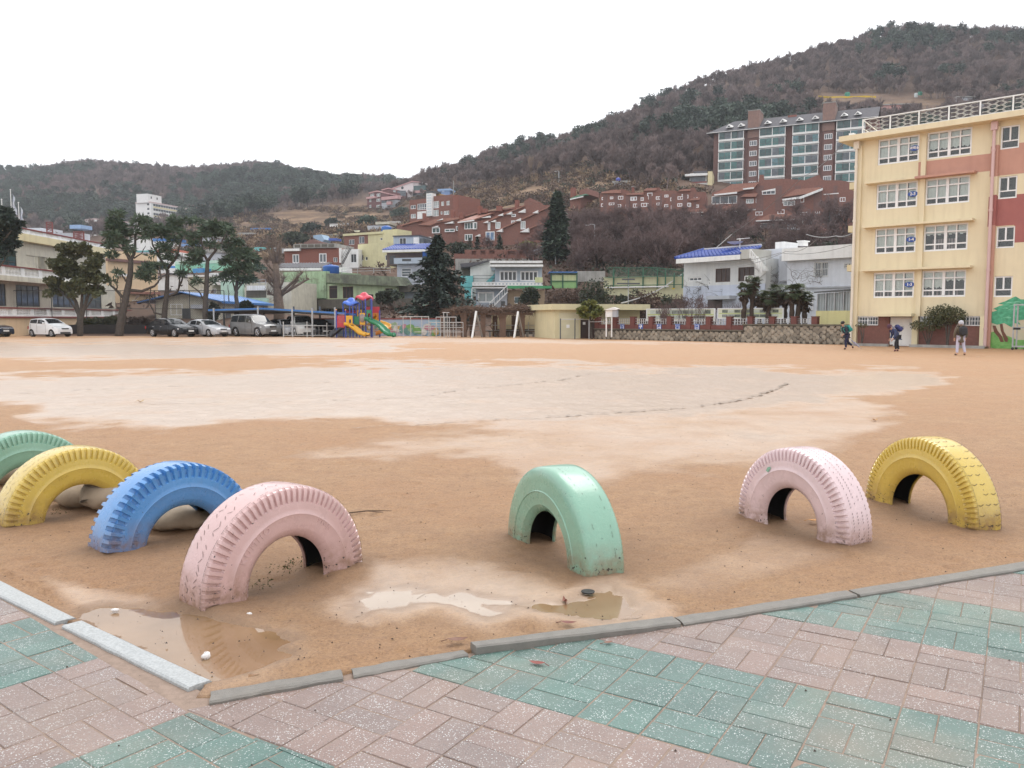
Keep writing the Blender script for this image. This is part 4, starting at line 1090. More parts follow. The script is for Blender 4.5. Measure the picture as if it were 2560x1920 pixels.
class House:
	"""A building seen from the field: its front is the vertical plane through two plan points read off the photograph.
    Local axes: x along the front, y away from the viewer, z up."""
	def __init__(s,name,label,cat,zf,xl,Yl,xr,Yr,y=None,group=None):
		s.zf=zf;yy=y if y is not None else 900
		a=P(*zf(xl,yy),Yl);b_=P(*zf(xr,yy),Yr)
		s.A=Vector((a[0],a[1]));s.B=Vector((b_[0],b_[1]));s.d=(s.B-s.A).normalized();s.n=Vector((-s.d.y,s.d.x))
		s.W=(s.B-s.A).length
		s.root=thing(name,label,cat,(s.A.x,s.A.y,0),math.atan2(s.d.y,s.d.x),group)
		s.gz=min(float(terr(a[0],max(a[1],67))),float(terr(b_[0],max(b_[1],67))))-1.5 if min(Yl,Yr)>70 else-.25
	def pt(s,x,y,t=0.0):
		d=ray(*s.zf(x,y));o=s.A+s.n*t
		k=(o.dot(s.n))/(d[0]*s.n.x+d[1]*s.n.y)
		w=Vector((d[0]*k,d[1]*k))-o
		return w.dot(s.d),H+d[2]*k
	def rect(s,x0,y0,x1,y1,t=0.0):
		ym=(y0+(y1 if y1!='g' else y0))/2;xm=(x0+x1)/2
		return s.pt(x0,ym,t)[0],s.pt(x1,ym,t)[0],(s.gz if y1=='g' else s.pt(xm,y1,t)[1]),s.pt(xm,y0,t)[1]
	def part(s,name,mb,parent=None,smooth=False,label=None,kind=None):
		o=mb.build(name,parent or s.root,smooth)
		return tag(o,label,kind=kind)
	def box(s,name,mat,r,t0,t1,px=True,parent=None):
		s0,s1,z0,z1=s.rect(*r,t0)if px else r
		mb=MB();mb.box(s0,s1,t0,t1,z0,z1,mat);return s.part(name,mb,parent)
	def wall(s,mat,r,depth,wins=(),t=0.0,name='wall',px=True,rev=.12,rmat=None):
		s0,s1,z0,z1=s.rect(*r,t)if px else r
		holes=[w if not px else s.rect(*w,t)for w in wins]
		mb=MB();grid_wall(mb,s0,s1,z0,z1,t,holes,mat,rev,rmat)
		T1=t+depth
		mb.add([(s0,t,z0),(s0,T1,z0),(s0,T1,z1),(s0,t,z1)],[(3,2,1,0)],mat)
		mb.add([(s1,t,z0),(s1,T1,z0),(s1,T1,z1),(s1,t,z1)],[(0,1,2,3)],mat)
		mb.add([(s0,T1,z0),(s1,T1,z0),(s1,T1,z1),(s0,T1,z1)],[(3,2,1,0)],mat)
		mb.add([(s0,t,z1),(s1,t,z1),(s1,T1,z1),(s0,T1,z1)],[(0,1,2,3)],mat)
		o=s.part(name,mb)
		return o,holes,(s0,s1,z0,z1)
	def win(s,hole,nc=2,nr=1,fr=WHITE_CLEAN,gl=GL_DARK,fw=.06,t=0.0,rev=.12,panes=False,rows=None,name='window',bars=None,glmix=None,back=None):
		a,b_,c,d=hole;mb=MB();y0,y1=t+rev*.35,t+rev*.35+.06
		mb.box(a,b_,y0,y1,c,c+fw,fr);mb.box(a,b_,y0,y1,d-fw,d,fr)
		mb.box(a,a+fw,y0+.002,y1-.002,c+fw,d-fw,fr);mb.box(b_-fw,b_,y0+.002,y1-.002,c+fw,d-fw,fr)
		xs_=[a+fw/2+(b_-a-fw)*i/nc for i in range(nc+1)]
		zs_=[c+fw/2+(d-c-fw)*f for f in(rows or[i/nr for i in range(nr+1)])]
		for x in xs_[1:-1]:mb.box(x-fw*.4,x+fw*.4,y0+.004,y1-.004,c+fw,d-fw,fr)
		for z in zs_[1:-1]:mb.box(a+fw,b_-fw,y0-.004,y1+.001,z-fw*.4,z+fw*.4,fr)
		w=s.part(name,mb)
		yp=y1-.012
		if panes:
			for i in range(len(xs_)-1):
				for j in range(len(zs_)-1):
					p=MB();g=glmix(i,j)if glmix else gl
					p.box(xs_[i]+fw*.3,xs_[i+1]-fw*.3,yp,yp+.012,zs_[j]+fw*.3,zs_[j+1]-fw*.3,g);s.part('pane',p,w)
		else:
			p=MB();p.box(a+.01,b_-.01,yp,yp+.012,c+.01,d-.01,gl);s.part('pane',p,w)
		if bars:
			g=MB();k=max(3,int((b_-a)/.13))
			for i in range(k+1):
				x=a+(b_-a)*i/k;g.box(x-.011,x+.011,t-.05,t-.03,c,d,bars)
			for z in(c,(c+d)/2,d-.02):g.box(a,b_,t-.055,t-.025,z,z+.025,bars)
			s.part('grille',g,w)
		if back is not None:
			q_=MB();q_.box(a-.05,b_+.05,t+rev+.6,t+rev+.65,c-.05,d+.05,back);s.part('interior',q_,w)
		return w
	def poly(s,name,mat,pts,t0,t1,parent=None):
		q_=[s.pt(x,y,t0)for x,y in pts]
		ar=sum(q_[i][0]*q_[(i+1)%len(q_)][1]-q_[(i+1)%len(q_)][0]*q_[i][1]for i in range(len(q_)))
		if ar>0:q_=q_[::-1]
		mb=MB();mb.prism([(a,t0,b_)for a,b_ in q_],[(a,t1,b_)for a,b_ in q_],mat)
		return s.part(name,mb,parent)
	def slope(s,name,mat,fl,fr,bl,br,th=.14,parent=None):
		"""roof plane from four (s, t, z) corners, given thickness"""
		mb=MB();up=Vector((0,0,th));v=[Vector(p)for p in(fl,fr,br,bl)]
		mb.prism([tuple(p+up)for p in v][::-1],[tuple(p)for p in v][::-1],mat);return s.part(name,mb,parent)
	def rail(s,name,mat,s0,s1,t,z0,z1,step=.9,r=.025,mids=1,parent=None):
		mb=MB();n=max(1,int(abs(s1-s0)/step))
		for i in range(n+1):x=s0+(s1-s0)*i/n;mb.box(x-r,x+r,t-r,t+r,z0,z1,mat)
		for k in range(mids+1):z=z1-(z1-z0)*k/(mids+1);mb.box(min(s0,s1),max(s0,s1),t-r*.9,t+r*.9,z-r,z+r*.98,mat)
		return s.part(name,mb,parent)
	def tank(s,x0,y0,x1,y1,t,mat=TANKBLUE,square=False,label='blue water tank on the roof'):
		a,b_,c,d=s.rect(x0,y0,x1,y1,t);mb=MB();r=(b_-a)/2;k=d-c
		o=thing('water_tank',label,'tank')
		w=s.root.matrix_basis@Vector(((a+b_)/2,t+r,c));o.location=w;o.rotation_euler=s.root.rotation_euler
		if square:
			mb.box(-r,r,-r,r,0,k,mat);mb.box(-r*.25,r*.25,-r*.25,r*.25,k,k*1.08,mat)
			for i in range(-2,3):mb.box(i*r/2.5-.02,i*r/2.5+.02,-r-.02,-r+.02,.05,k-.05,mat)
		else:mb.lathe([(r*.92,0),(r,k*.04),(r*.97,k*.30),(r,k*.34),(r*.97,k*.62),(r,k*.66),(r*.98,k*.84),(r*.6,k*.97),(r*.22,k),(r*.22,k*1.05),(.001,k*1.06)],(0,0,0),mat,20)
		mb.build('tank_shell',o,not square)
		ft=MB();ft.box(-r*.9,r*.9,-r*.9,r*.9,-.25,.0,CONCRETE);ft.build('footing',o)
		return o
	def tiles(s,name,mat,fl,fr,bl,br,pitch=.30,rad=.085,parent=None):
		"""rolls of a tiled roof running up the slope"""
		mb=MB();fl,fr,bl,br=map(Vector,(fl,fr,bl,br));n=max(3,int((fr-fl).length/pitch));m=max(3,int((bl-fl).length/.34))
		up=Vector((0,0,1))
		for i in range(n+1):
			f=i/n;a=fl.lerp(fr,f);b_=bl.lerp(br,f)
			ax=(fr-fl).normalized()
			for j in range(m):
				p=a.lerp(b_,j/m);q_=a.lerp(b_,(j+1)/m);lift=.035
				for p_,h_ in((p,lift+.02),(q_,lift)):pass
				v=[p-ax*rad+up*.012,p+up*(rad+.03),p+ax*rad+up*.012,q_-ax*rad*.85,q_+up*(rad*.8),q_+ax*rad*.85]
				mb.add([tuple(x)for x in v],[(0,1,4,3),(1,2,5,4),(0,2,1)],mat)
		return s.part(name,mb,parent,kind='stuff')
def baluster_rail(h,s0,s1,t,z0,z1,cap=RED_TRIM,body=WHITE,pitch=.22,gap=None,cols=None,parent=None):
	"""parapet of turned balusters between a base strip and a coloured cap"""
	mb=MB();mb.box(s0,s1,t-.13,t+.13,z0,z0+.12,body);c=MB();c.box(s0,s1,t-.16,t+.16,z1-.11,z1,cap)
	h.part('rail_base',mb,parent);h.part('rail_cap',c,parent)
	p=MB();n=int((s1-s0)/2.6)
	for i in range(n+1):x=s0+(s1-s0)*i/max(1,n);p.box(x-.28,x+.28,t-.10,t+.10,z0+.12,z1-.11,body)
	h.part('rail_pier',p,parent)
	k=int((s1-s0)/pitch);B=MB();hh=z1-.11-z0-.12
	for i in range(k):
		x=s0+(i+.5)*(s1-s0)/k
		B.lathe([(.055,0),(.055,hh*.1),(.04,hh*.18),(.075,hh*.42),(.035,hh*.72),(.055,hh*.9),(.055,hh)],(x,t,z0+.12),body,5)
	h.part('baluster',B,parent,kind='stuff')
	# ------------------------------------------------------------------ the yellow school block
SCH_Y=M('school_yellow_render',(.74,.645,.445),(.69,.60,.41),scale=.7,streak=((.45,.36,.23),.28),grime=((.62,.54,.38),.25))
SCH_LOW=M('school_pale_yellow_render',(.71,.63,.42),(.66,.585,.39),scale=.7,streak=((.42,.34,.2),.25))
SCH_PINK=M('school_salmon_paint',(.52,.285,.215),(.47,.255,.195),streak=((.36,.17,.13),.3))
SCH_RED=M('school_crimson_paint',(.36,.125,.11),(.32,.11,.10),streak=((.26,.08,.07),.3))
SCH_BRICK=M('school_base_brick',(.22,.095,.075),(.17,.075,.06),scale=9,streak=((.18,.10,.07),.45))
BLIND=M('white_roller_blind',(.80,.83,.80),(.72,.76,.73),scale=2,rough=.9)
ROOMWALL=M('dim_room',(.10,.105,.10),(.06,.065,.065),scale=1.1,rough=.9)
CURTAIN=M('pink_striped_curtain',(.42,.33,.33),(.28,.24,.24),scale=7,rough=.9)
def clear_glass():
	m=D.materials.new('window_glass');m.use_nodes=True;nt=m.node_tree;N=nt.nodes;L=nt.links
	for n in list(N):N.remove(n)
	o=N.new('ShaderNodeOutputMaterial');t=N.new('ShaderNodeBsdfTransparent');g=N.new('ShaderNodeBsdfGlossy');f=N.new('ShaderNodeFresnel');x=N.new('ShaderNodeMixShader')
	t.inputs[0].default_value=(.95,.97,.96,1);g.inputs['Roughness'].default_value=.03;f.inputs['IOR'].default_value=1.55
	L.new(f.outputs[0],x.inputs[0]);L.new(t.outputs[0],x.inputs[1]);L.new(g.outputs[0],x.inputs[2]);L.new(x.outputs[0],o.inputs['Surface']);return m
GLASS=clear_glass()
A=G(2128,863);dirx=Vector((.726,-.688)).normalized()
Bpt=Vector(A)+dirx*15
sch=House.__new__(House)
sch.zf=ZD;sch.A=Vector(A);sch.B=Bpt;sch.d=dirx;sch.n=Vector((-dirx.y,dirx.x));sch.W=15
sch.root=thing('school_building','four storey yellow school building with salmon and crimson painted bands','school',(A[0],A[1],0),math.atan2(dirx.y,dirx.x));sch.gz=-.2
E_=sch.W+2
zroof=sch.pt(1200,285)[1]
W21={'zf':Z21}
def q21(r,b=False):
	z=sch.zf;sch.zf=Z21b if b else Z21;o=sch.rect(*r);sch.zf=z;return o
wl=[q21((460,112,950,428)),q21((440,648,930,958)),q21((415,40,910,350),1),q21((400,578,890,890),1)]
wr=[q21((1045,28,1590,350)),q21((1025,580,1558,900)),q21((1003,0,1535,320),1),q21((985,562,1510,878),1)]
la,lb=np.mean([w[0]for w in wl]),np.mean([w[1]for w in wl]);ra,rb=np.mean([w[0]for w in wr]),np.mean([w[1]for w in wr])
zt=np.array([(a[3]+b_[3])/2 for a,b_ in zip(wl,wr)]);zb=np.array([(a[2]+b_[2])/2 for a,b_ in zip(wl,wr)])
ztf=np.polyval(np.polyfit(range(4),zt,1),range(4));zbf=np.polyval(np.polyfit(range(4),zb,1),range(4))
holes=[]
for k in range(4):
	holes+=[(la,lb,zbf[k],ztf[k]),(ra,rb,zbf[k],ztf[k])]
nar=[sch.rect(1520,268,1635,405),sch.rect(1508,570,1615,703),sch.rect(1495,870,1605,995),sch.rect(1480,1160,1590,1285)]
na,nb_=np.mean([w[0]for w in nar]),np.mean([w[1]for w in nar])
nz=np.polyfit(range(4),[w[2]for w in nar],1);nz1=np.polyfit(range(4),[w[3]for w in nar],1)
nholes=[(na,nb_,float(np.polyval(nz,k)),float(np.polyval(nz1,k)))for k in range(4)]
# ground floor openings
zg=sch.pt(720,1400)[1]
g1=sch.rect(670,1400,793,1453);g2=sch.rect(1045,1400,1180,1455);g3=sch.rect(1265,1402,1403,1460);dr=sch.rect(857,1405,998,1562)
dr=(dr[0],dr[1],0.0,zg-.02);gh=[(g[0],g[1],g1[2],zg-.02)for g in(g1,g2,g3)]
sW=sch.W+1
sch.wall(SCH_Y,(0,sW,zg,zroof),9,holes+nholes,px=False,rev=.14)
# parts of the lower storey: brick infill panels and pale plinth zone
mb=MB();grid_wall(mb,.02,sch.pt(1406,1450)[0],-.2,zg-.004,.05,gh+[dr],SCH_BRICK,.16);sch.part('base_panel',mb)
mb=MB();mb.box(sch.pt(1406,1450)[0],sW,.02,9,-.2,zg-.002,SCH_LOW);mb.box(.02,sch.pt(1406,1450)[0],.8,9,-.2,zg-.002,ROOMWALL);sch.part('plinth',mb)
zlow=sch.pt(900,1300)[1]
sheet=lambda nm,mat,a,b_,c,d:sch.box(nm,mat,(a,b_,c,d),-.004,.02,px=False)
def band(mat,a,b_,c,d,hs):
	mb=MB();grid_wall(mb,a,b_,c,d,-.006,[h for h in hs],mat,.006);return sch.part('painted_band',mb)
zz=lambda x,y:sch.pt(x,y)[1]
s_p0=sch.pt(1033,505)[0];s_pipe=sch.pt(1450,700)[0]
band(SCH_PINK,s_p0,s_pipe,zz(1240,562),zz(1240,462),[])
band(SCH_PINK,s_pipe,sW,zz(1560,562),zz(1560,382),[nholes[0],nholes[1]])
band(SCH_RED,s_pipe,sch.pt(1604,800)[0],zz(1560,862),zz(1560,683),[nholes[1],nholes[2]])
band(SCH_RED,sch.pt(1604,800)[0],sW,zz(1630,962),zz(1630,676),[nholes[1],nholes[2]])
for(x0,x1,y)in((1046,1074,700),(1474,1500,700),(664,690,900)):
	a,b_=sch.pt(x0,y)[0],sch.pt(x1,y)[0]
	if x0==1474:
		pm=MB();zs_=[(0,zg,SCH_LOW),(zg,zz(1490,1395),SCH_LOW),(zz(1490,1395),zz(1490,1300),SCH_PINK),(zz(1490,1300),zz(1460,690),SCH_Y)]
		pm.box(a,b_,-.16,.05,-.2,zz(1485,862),SCH_PINK);pm.box(a,b_,-.16,.05,zz(1485,862),zz(1480,683),SCH_RED);pm.box(a,b_,-.16,.05,zz(1480,683),zz(1480,575),SCH_Y)
		pm.box(a,b_,-.16,.05,zz(1480,575),zz(1480,390),SCH_PINK);pm.box(a,b_,-.16,.05,zz(1480,390),zroof-.3,SCH_Y);sch.part('pilaster',pm)
	else:sch.box('pilaster',SCH_Y,(a,b_,-.2 if x0<700 else zg,zroof-.3),-.15,.06,px=False)
a,b_=sch.pt(1000,1480)[0],sch.pt(1034,1480)[0];sch.box('pilaster',SCH_LOW,(a,b_,-.2,zg),-.16,.06,px=False)
a,b_=sch.pt(1404,1500)[0],sch.pt(1445,1500)[0];sch.box('pilaster',SCH_LOW,(a,b_,-.2,zg+.02),-.28,.06,px=False)
# classroom windows: frame bars, each pane a piece, blinds or a dim room behind
CLS={(0,0):'bbbh',(0,1):'hhhh',(1,0):'bbbb',(1,1):'bbbb',(2,0):'bbbb',(2,1):'dddd',(3,0):'bbbb',(3,1):'hhdd'}
room=MB();room.box(la-.3,rb+.3,.9,4,zbf[3]-.3,ztf[0]+.2,ROOMWALL);sch.part('room_interior',room)
for k in range(4):
	for side,(a,b_)in enumerate(((la,lb),(ra,rb))):
		w=sch.win((a,b_,zbf[k],ztf[k]),nc=4,rows=[0,.24,.73,1],gl=GLASS,fw=.085,rev=.14,panes=True)
		mm=MB();mm.box((a+b_)/2-.07,(a+b_)/2+.07,.035,.115,zbf[k]+.085,ztf[k]-.085,WHITE_CLEAN);sch.part('mullion',mm,w)
		bl=MB();wd=(b_-a)/4;hgt=ztf[k]-zbf[k]
		for i,c in enumerate(CLS[(k,side)]):
			x0,x1=a+i*wd+.03,a+(i+1)*wd-.03
			bl.box(x0,x1,.165,.17,zbf[k]+hgt*.745,ztf[k]-.02,BLIND)
			lo={'b':.255,'h':.36,'d':.62}[c]
			n=6
			for j in range(n):
				u0,u1=x0+(x1-x0)*j/n,x0+(x1-x0)*(j+1)/n
				dz=(.03*math.sin(j*1.7+k)if c!='b' else 0)*hgt
				bl.box(u0,u1,.172+.012*(j%2),.18+.012*(j%2),zbf[k]+hgt*lo+dz,zbf[k]+hgt*.74,BLIND)
		if c=='d' or k==3:
			for i in range(9):
				x0=a+(b_-a)*(.18+.06*i)if k==2 else a+(b_-a)*(.04+.09*i)
				bl.box(x0,x0+.09,.25,.27,zbf[k]+.02,zbf[k]+hgt*(.46 if k==2 else.23),CURTAIN)
		sch.part('blind',bl,w)
for h in nholes:
	w=sch.win(h,nc=1,rows=[0,.34,1],gl=GLASS,fw=.07,rev=.14,panes=True,back=ROOMWALL)
	mm=MB();x=(h[0]+h[1])/2;mm.box(x-.035,x+.035,.04,.11,h[2]+(h[3]-h[2])*.34,h[3]-.07,WHITE_CLEAN);sch.part('mullion',mm,w)
for h in gh:sch.win((h[0],h[1],h[2],h[3]),nc=2,gl=GL_GREY,t=.05,rev=.16,bars=WHITE_CLEAN,fw=.05)
DOORW=M('white_steel_door',(.74,.74,.72),(.66,.66,.64),streak=((.5,.48,.44),.25))
d=MB();xm=(dr[0]+dr[1])/2
for a,b_ in((dr[0]+.03,xm-.004),(xm+.004,dr[1]-.03)):d.box(a,b_,.13,.17,.02,dr[3]-.03,DOORW)
do=sch.part('door',d);hd=MB();hd.box(xm+.06,xm+.10,.08,.13,.95,1.08,STEEL);sch.part('handle',hd,do)
# sun ledges over the windows
for k in(1,2,3):
	a,b_=sch.pt(735 if k==1 else 728,600)[0],sch.pt(1382,540)[0]
	y={1:(1070,572),2:(1060,845),3:(1050,1115)}[k];z=sch.pt(*y,-.5)[1]
	sl=MB();xm_=s_p0 if k==1 else b_
	sl.box(a,xm_,-.52,.03,z-.05,z+.06,SCH_Y)
	if k==1:sl.box(xm_,b_,-.52,.03,z-.05,z+.06,SCH_PINK)
	sch.part('sun_ledge',sl)
a,b_=sch.pt(775,1390,-.5)[0],sch.pt(1000,1390,-.5)[0]
sch.box('door_canopy',SCH_LOW,(a,b_,zg-.01,zg+.14),-.75,.03,px=False)
# eaves slab, side wall ledges
ea=sch.pt(640,350,-.7)[0]
ez0,ez1=sch.pt(900,318,-.7)[1],sch.pt(900,286,-.7)[1]
sch.box('eaves',SCH_Y,(-.75,sW+.2,ez0,ez1),-.72,9.6,px=False)
for yb,yt in((625,585),(887,848),(1125,1085)):
	z0_,z1_=sch.pt(650,yb)[1],sch.pt(650,yt)[1];sch.box('side_ledge',SCH_LOW,(-.85,.01,z0_,z1_),1.2,6.5,px=False)
	# downpipes with sockets
for x0,x1,y,mat in((673,682,365,M('cream_downpipe',(.72,.66,.56),(.66,.6,.5),rough=.4)),(1460,1472,250,M('pink_downpipe',(.60,.42,.40),(.56,.38,.37),rough=.4))):
	p=sch.pt((x0+x1)/2,700,-.25)[0]if x0>1000 else.06
	m=MB();m.tube([(p,-.26,.05),(p,-.26,ez0-.05)],.075,mat,n=10)
	for z in np.arange(.9,ez0,2.9):m.tube([(p,-.26,z),(p,-.26,z+.12)],.095,mat,n=10)
	m.box(p-.14,p+.14,-.36,-.1,ez0-.42,ez0-.02,mat);sch.part('downpipe',m,smooth=False)
	# roof railing with honeycomb lattice
rz0,rz1=ez1,sch.pt(1000,186,-.35)[1]
posts=[sch.pt(x,250,-.35)[0]for x in(705,860,1027,1205,1393,1590)];stepx=np.mean(np.diff(posts))
px_=[posts[0]+stepx*i for i in range(9)]
mb=MB()
for x in px_:mb.box(x-.03,x+.03,-.38,-.32,rz0,rz1,WHITE)
sch.part('railing_post',mb)
mb=MB();mb.box(px_[0],px_[-1],-.37,-.33,rz1-.05,rz1+.001,WHITE);mb.box(px_[0],px_[-1],-.375,-.325,rz0+.06,rz0+.10,WHITE)
for dz in(0,.45):mb.tube([(px_[0],-.35,rz1-.03-dz),(px_[0]+.1,3.0,rz1-.5-dz*.6)],.03,WHITE,n=5)
sch.part('railing_rail',mb)
hexm=MB();hx=.27;hh=(rz1-rz0-.2)/3
for i in range(len(px_)-1):
	x0,x1=px_[i]+.06,px_[i+1]-.06;n=int((x1-x0)/(hx*1.5))
	for c in range(n+1):
		for r_ in range(4):
			cx_=x0+(x1-x0)*(c+.5)/(n+1);cz_=rz0+.12+hh*(r_+(.5 if c%2 else 0))
			if cz_>rz1-.1:continue
			v=[(cx_+math.cos(R(60*k))*hx*.98,cz_+math.sin(R(60*k))*hh*.56)for k in range(6)]
			for k in range(6):
				a_,b__=v[k],v[(k+1)%6]
				if max(a_[1],b__[1])>rz1 or min(a_[0],b__[0])<x0-.1 or max(a_[0],b__[0])>x1+.1:continue
				hexm.tube([(a_[0],-.35,a_[1]),(b__[0],-.35,b__[1])],.013,M('lattice_wire',(.5,.49,.46),(.4,.39,.37)),n=4,cap=False)
tag(sch.part('railing_lattice',hexm),kind='stuff')
lamp=MB();lamp.box(-.3,-.05,-.5,-.2,ez1,ez1+.14,WHITE);sch.part('floodlight',lamp)
# classroom number plates
SIGNBLUE=M('sign_blue',(.03,.09,.36),(.028,.08,.32),rough=.4);SIGNWHITE=M('sign_white',(.8,.8,.8),(.76,.76,.76),rough=.5)
def text_mesh(txt,size,mat,ext=.004,bold=.0):
	cu=D.curves.new('t','FONT');cu.body=txt;cu.size=size;cu.extrude=ext;cu.align_x='CENTER';cu.align_y='CENTER';cu.offset=bold
	to=D.objects.new('t',cu);COL.objects.link(to);dg=bpy.context.evaluated_depsgraph_get();dg.update()
	me=D.meshes.new_from_object(to.evaluated_get(dg));D.objects.remove(to);D.curves.remove(cu)
	me.materials.clear();me.materials.append(mat);me.name='lettering'
	for v in me.vertices:v.co=(v.co.x,-v.co.z,v.co.y)
	return me
for k,(txt,where)in enumerate((('과학실','on the top floor'),('2-3','on the third floor'),('1-4','on the second floor'),('1-3','on the first classroom floor'))):
	cx_=lb-(lb-la)*.115;cz_=zbf[k]+(ztf[k]-zbf[k])*.50
	o=thing('class_sign',f'blue oval plate reading {txt} in the classroom window {where}','sign',(0,0,0),0,'blue oval class plates')
	o.matrix_basis=sch.root.matrix_basis@Matrix.Translation((cx_,.055,cz_))
	mb=MB();n=24;rx,rz_=.25,.14
	mb.prism([(rx*math.cos(6.2832*i/n),-.02,rz_*math.sin(6.2832*i/n))for i in range(n)],[(rx*math.cos(6.2832*i/n),.005,rz_*math.sin(6.2832*i/n))for i in range(n)],SIGNBLUE)
	mb.build('plate',o);t=link('lettering',text_mesh(txt,.21 if len(txt)==3 and '-' in txt else.17,SIGNWHITE,bold=.006),o);t.location=(0,-.026,0)
	# painted mural of two green pines on the lower right wall
def mural(mat,pts,off):
	q_=[sch.pt(x,y,off)for x,y in pts];mb=MB();mb.add([(a,off,b_)for a,b_ in q_],[tuple(range(len(q_)))],mat);return sch.part('mural_paint',mb)
MG=M('mural_green',(.035,.24,.12),(.10,.44,.25),scale=5,rough=.5);MG2=M('mural_grass_green',(.10,.30,.06),(.22,.44,.13),scale=4,rough=.5);MBR=M('mural_brown',(.17,.075,.045),(.12,.05,.035),scale=8)
MSK=M('mural_sand',(.60,.48,.34),(.5,.5,.36),scale=2)
mural(MSK,[(1450,1405),(1800,1380),(1800,1640),(1450,1584)],-.008)
mural(MG2,[(1450,1500),(1480,1490),(1520,1520),(1560,1515),(1620,1540),(1800,1540),(1800,1640),(1450,1584)],-.012)
for tr in([(1473,1455),(1490,1455),(1503,1485),(1530,1520),(1540,1552),(1520,1553),(1508,1525),(1482,1495)],[(1515,1445),(1532,1445),(1540,1490),(1565,1530),(1562,1553),(1545,1550),(1530,1510),(1520,1480)]):mural(MBR,tr,-.016)
mural(MG,[(1448,1400),(1470,1375),(1500,1365),(1478,1355),(1510,1340),(1540,1332),(1505,1325),(1550,1310),(1590,1290),(1610,1282),(1640,1300),(1700,1300),(1800,1330),(1800,1400),(1620,1425),(1640,1450),(1600,1440),(1585,1465),(1540,1440),(1500,1450),(1470,1440),(1450,1425)],-.020)
r2=random.Random(9)
for i in range(16):
	x,y=r2.uniform(1470,1640),r2.uniform(1320,1420);w=r2.uniform(18,40)
	if y<1300+(1560-x)*.9+20:continue
	mural(M('mural_light_green',(.22,.55,.36),(.10,.40,.22),scale=6),[(x-w,y),(x-w*.4,y-9),(x+w*.3,y-11),(x+w,y-4),(x+w*.4,y),(x-w*.3,y-2)],-.024)
	# kerbed planting strip at the wall foot
for(x0,x1)in((632,852),(980,1425)):
	a,b_=sch.pt(x0,1570,-.9)[0],sch.pt(x1,1570,-.9)[0];mb=MB();mb.box(a,b_,-.95,-.80,-.1,.14,CONCRETE);o=mb.build('planting_kerb');o.matrix_basis=sch.root.matrix_basis.copy();tag(o,kind='structure')
	mb=MB();mb.box(a,b_,-.80,-.17,-.1,.09,EARTH);o=mb.build('planting_soil');o.matrix_basis=sch.root.matrix_basis.copy();tag(o,kind='structure')
	# shrubs at the school wall
def at_s(x,y,t):s_,z_=sch.pt(x,y,t);return sch.root.matrix_basis@Vector((s_,t,0))
def wall_shrub(label,x,y,t,pads,seed,n,size=.075):
	p=at_s(x,y,t);o=thing('shrub',label,'shrub',(p.x,p.y,.05),sch.root.rotation_euler.z,'shrubs along the school wall')
	base=sch.pt(x,y,t)[0];r2=random.Random(seed);bl=[];st=MB()
	for(cx_,cy_,rx,ry)in pads:
		s_,z_=sch.pt(cx_,cy_,t);k=.0109*1.0
		bl.append((s_-base,r2.uniform(-.15,.15),z_-.05,rx*k*1.15,rx*k*.75,ry*k))
		st.tube([(r2.uniform(-.05,.05),0,-.1),((s_-base)*.35+r2.uniform(-.08,.08),0,z_*.45),(s_-base,0,z_-.1)],[.035,.028,.012],BARK,n=5)
	mb=MB();leaf_cloud(mb,bl,LEAF_OL,n,size,r2,flat=.3);mb.build('foliage',o);st.build('stem',o);return o
wall_shrub('wide low shrub with flat leaf pads left of the basement grille',1090,1560,-.5,[(1080,1455,60,26),(1130,1440,50,25),(1040,1450,30,14),(1105,1385,22,30),(1150,1410,40,26)],3,1500)
wall_shrub('tall spreading shrub reaching above the basement windows',1205,1560,-.5,[(1200,1395,75,30),(1250,1385,45,24),(1170,1375,50,26),(1190,1350,26,16),(1245,1365,30,18),(1210,1425,60,16)],4,2200)
wall_shrub('small thin shrub beside the white door',695,1550,-.5,[(695,1455,26,10),(680,1450,14,8),(712,1452,14,8)],5,200,.06)
# wheeled steel cage at the right edge
a=at_s(1590,1605,-1.6);cg=thing('wheeled_cage','grey steel frame on castors at the foot of the painted wall','trolley',(a.x,a.y,0),sch.root.rotation_euler.z)
f=MB()
for x in(0,.52,1.05,1.6):
	for y in(0,.7):f.box(x-.03,x+.03,y-.03,y+.03,.14,2.15,STEEL)
for z in(.16,1.05,2.12):
	for y in(0,.7):f.box(0,1.6,y-.028,y+.028,z-.028,z+.028,STEEL)
	for x in(0,1.6):f.box(x-.026,x+.026,0,.7,z-.026,z+.026,STEEL)
f.build('frame',cg)
for x in(0,.52,1.6):
	for y in(0,.7):
		c=MB();c.lathe([(.001,-.025),(.06,-.025),(.06,.025),(.001,.025)],(x,y,.06),BLACK,10,'y');c.box(x-.02,x+.02,y-.035,y+.035,.06,.14,STEEL_DARK);c.build('castor',cg)
s=MB();s.box(.0,.3,-.05,-.02,.95,1.05,BLACK);s.build('strap',cg)
# ------------------------------------------------------------------ white houses and garden behind the stone wall (right middle)
# garden terrace that the walls hold up
WL,WR=G(1484,847.5),G(2122,862)
wdir=Vector((WR[0]-WL[0],WR[1]-WL[1])).normalized();wlen=math.hypot(WR[0]-WL[0],WR[1]-WL[1]);wn_=Vector((-wdir.y,wdir.x))
wz=wall_ang=math.atan2(wdir.y,wdir.x)
def wpt(px,py,t=0.0):
	d=ray(px,py);o=Vector(WL)+wn_*t;k=o.dot(wn_)/(d[0]*wn_.x+d[1]*wn_.y)
	return(Vector((d[0]*k,d[1]*k))-o).dot(wdir),H+d[2]*k
mb=MB();WM=Matrix.Translation((WL[0],WL[1],0))@Matrix.Rotation(wall_ang,4,'Z')
s_step,_=wpt(1680+850*.208,810)
zt1=wpt(1700,560+1275*.208)[1];zt2=wpt(1950,560+1215*.208)[1]
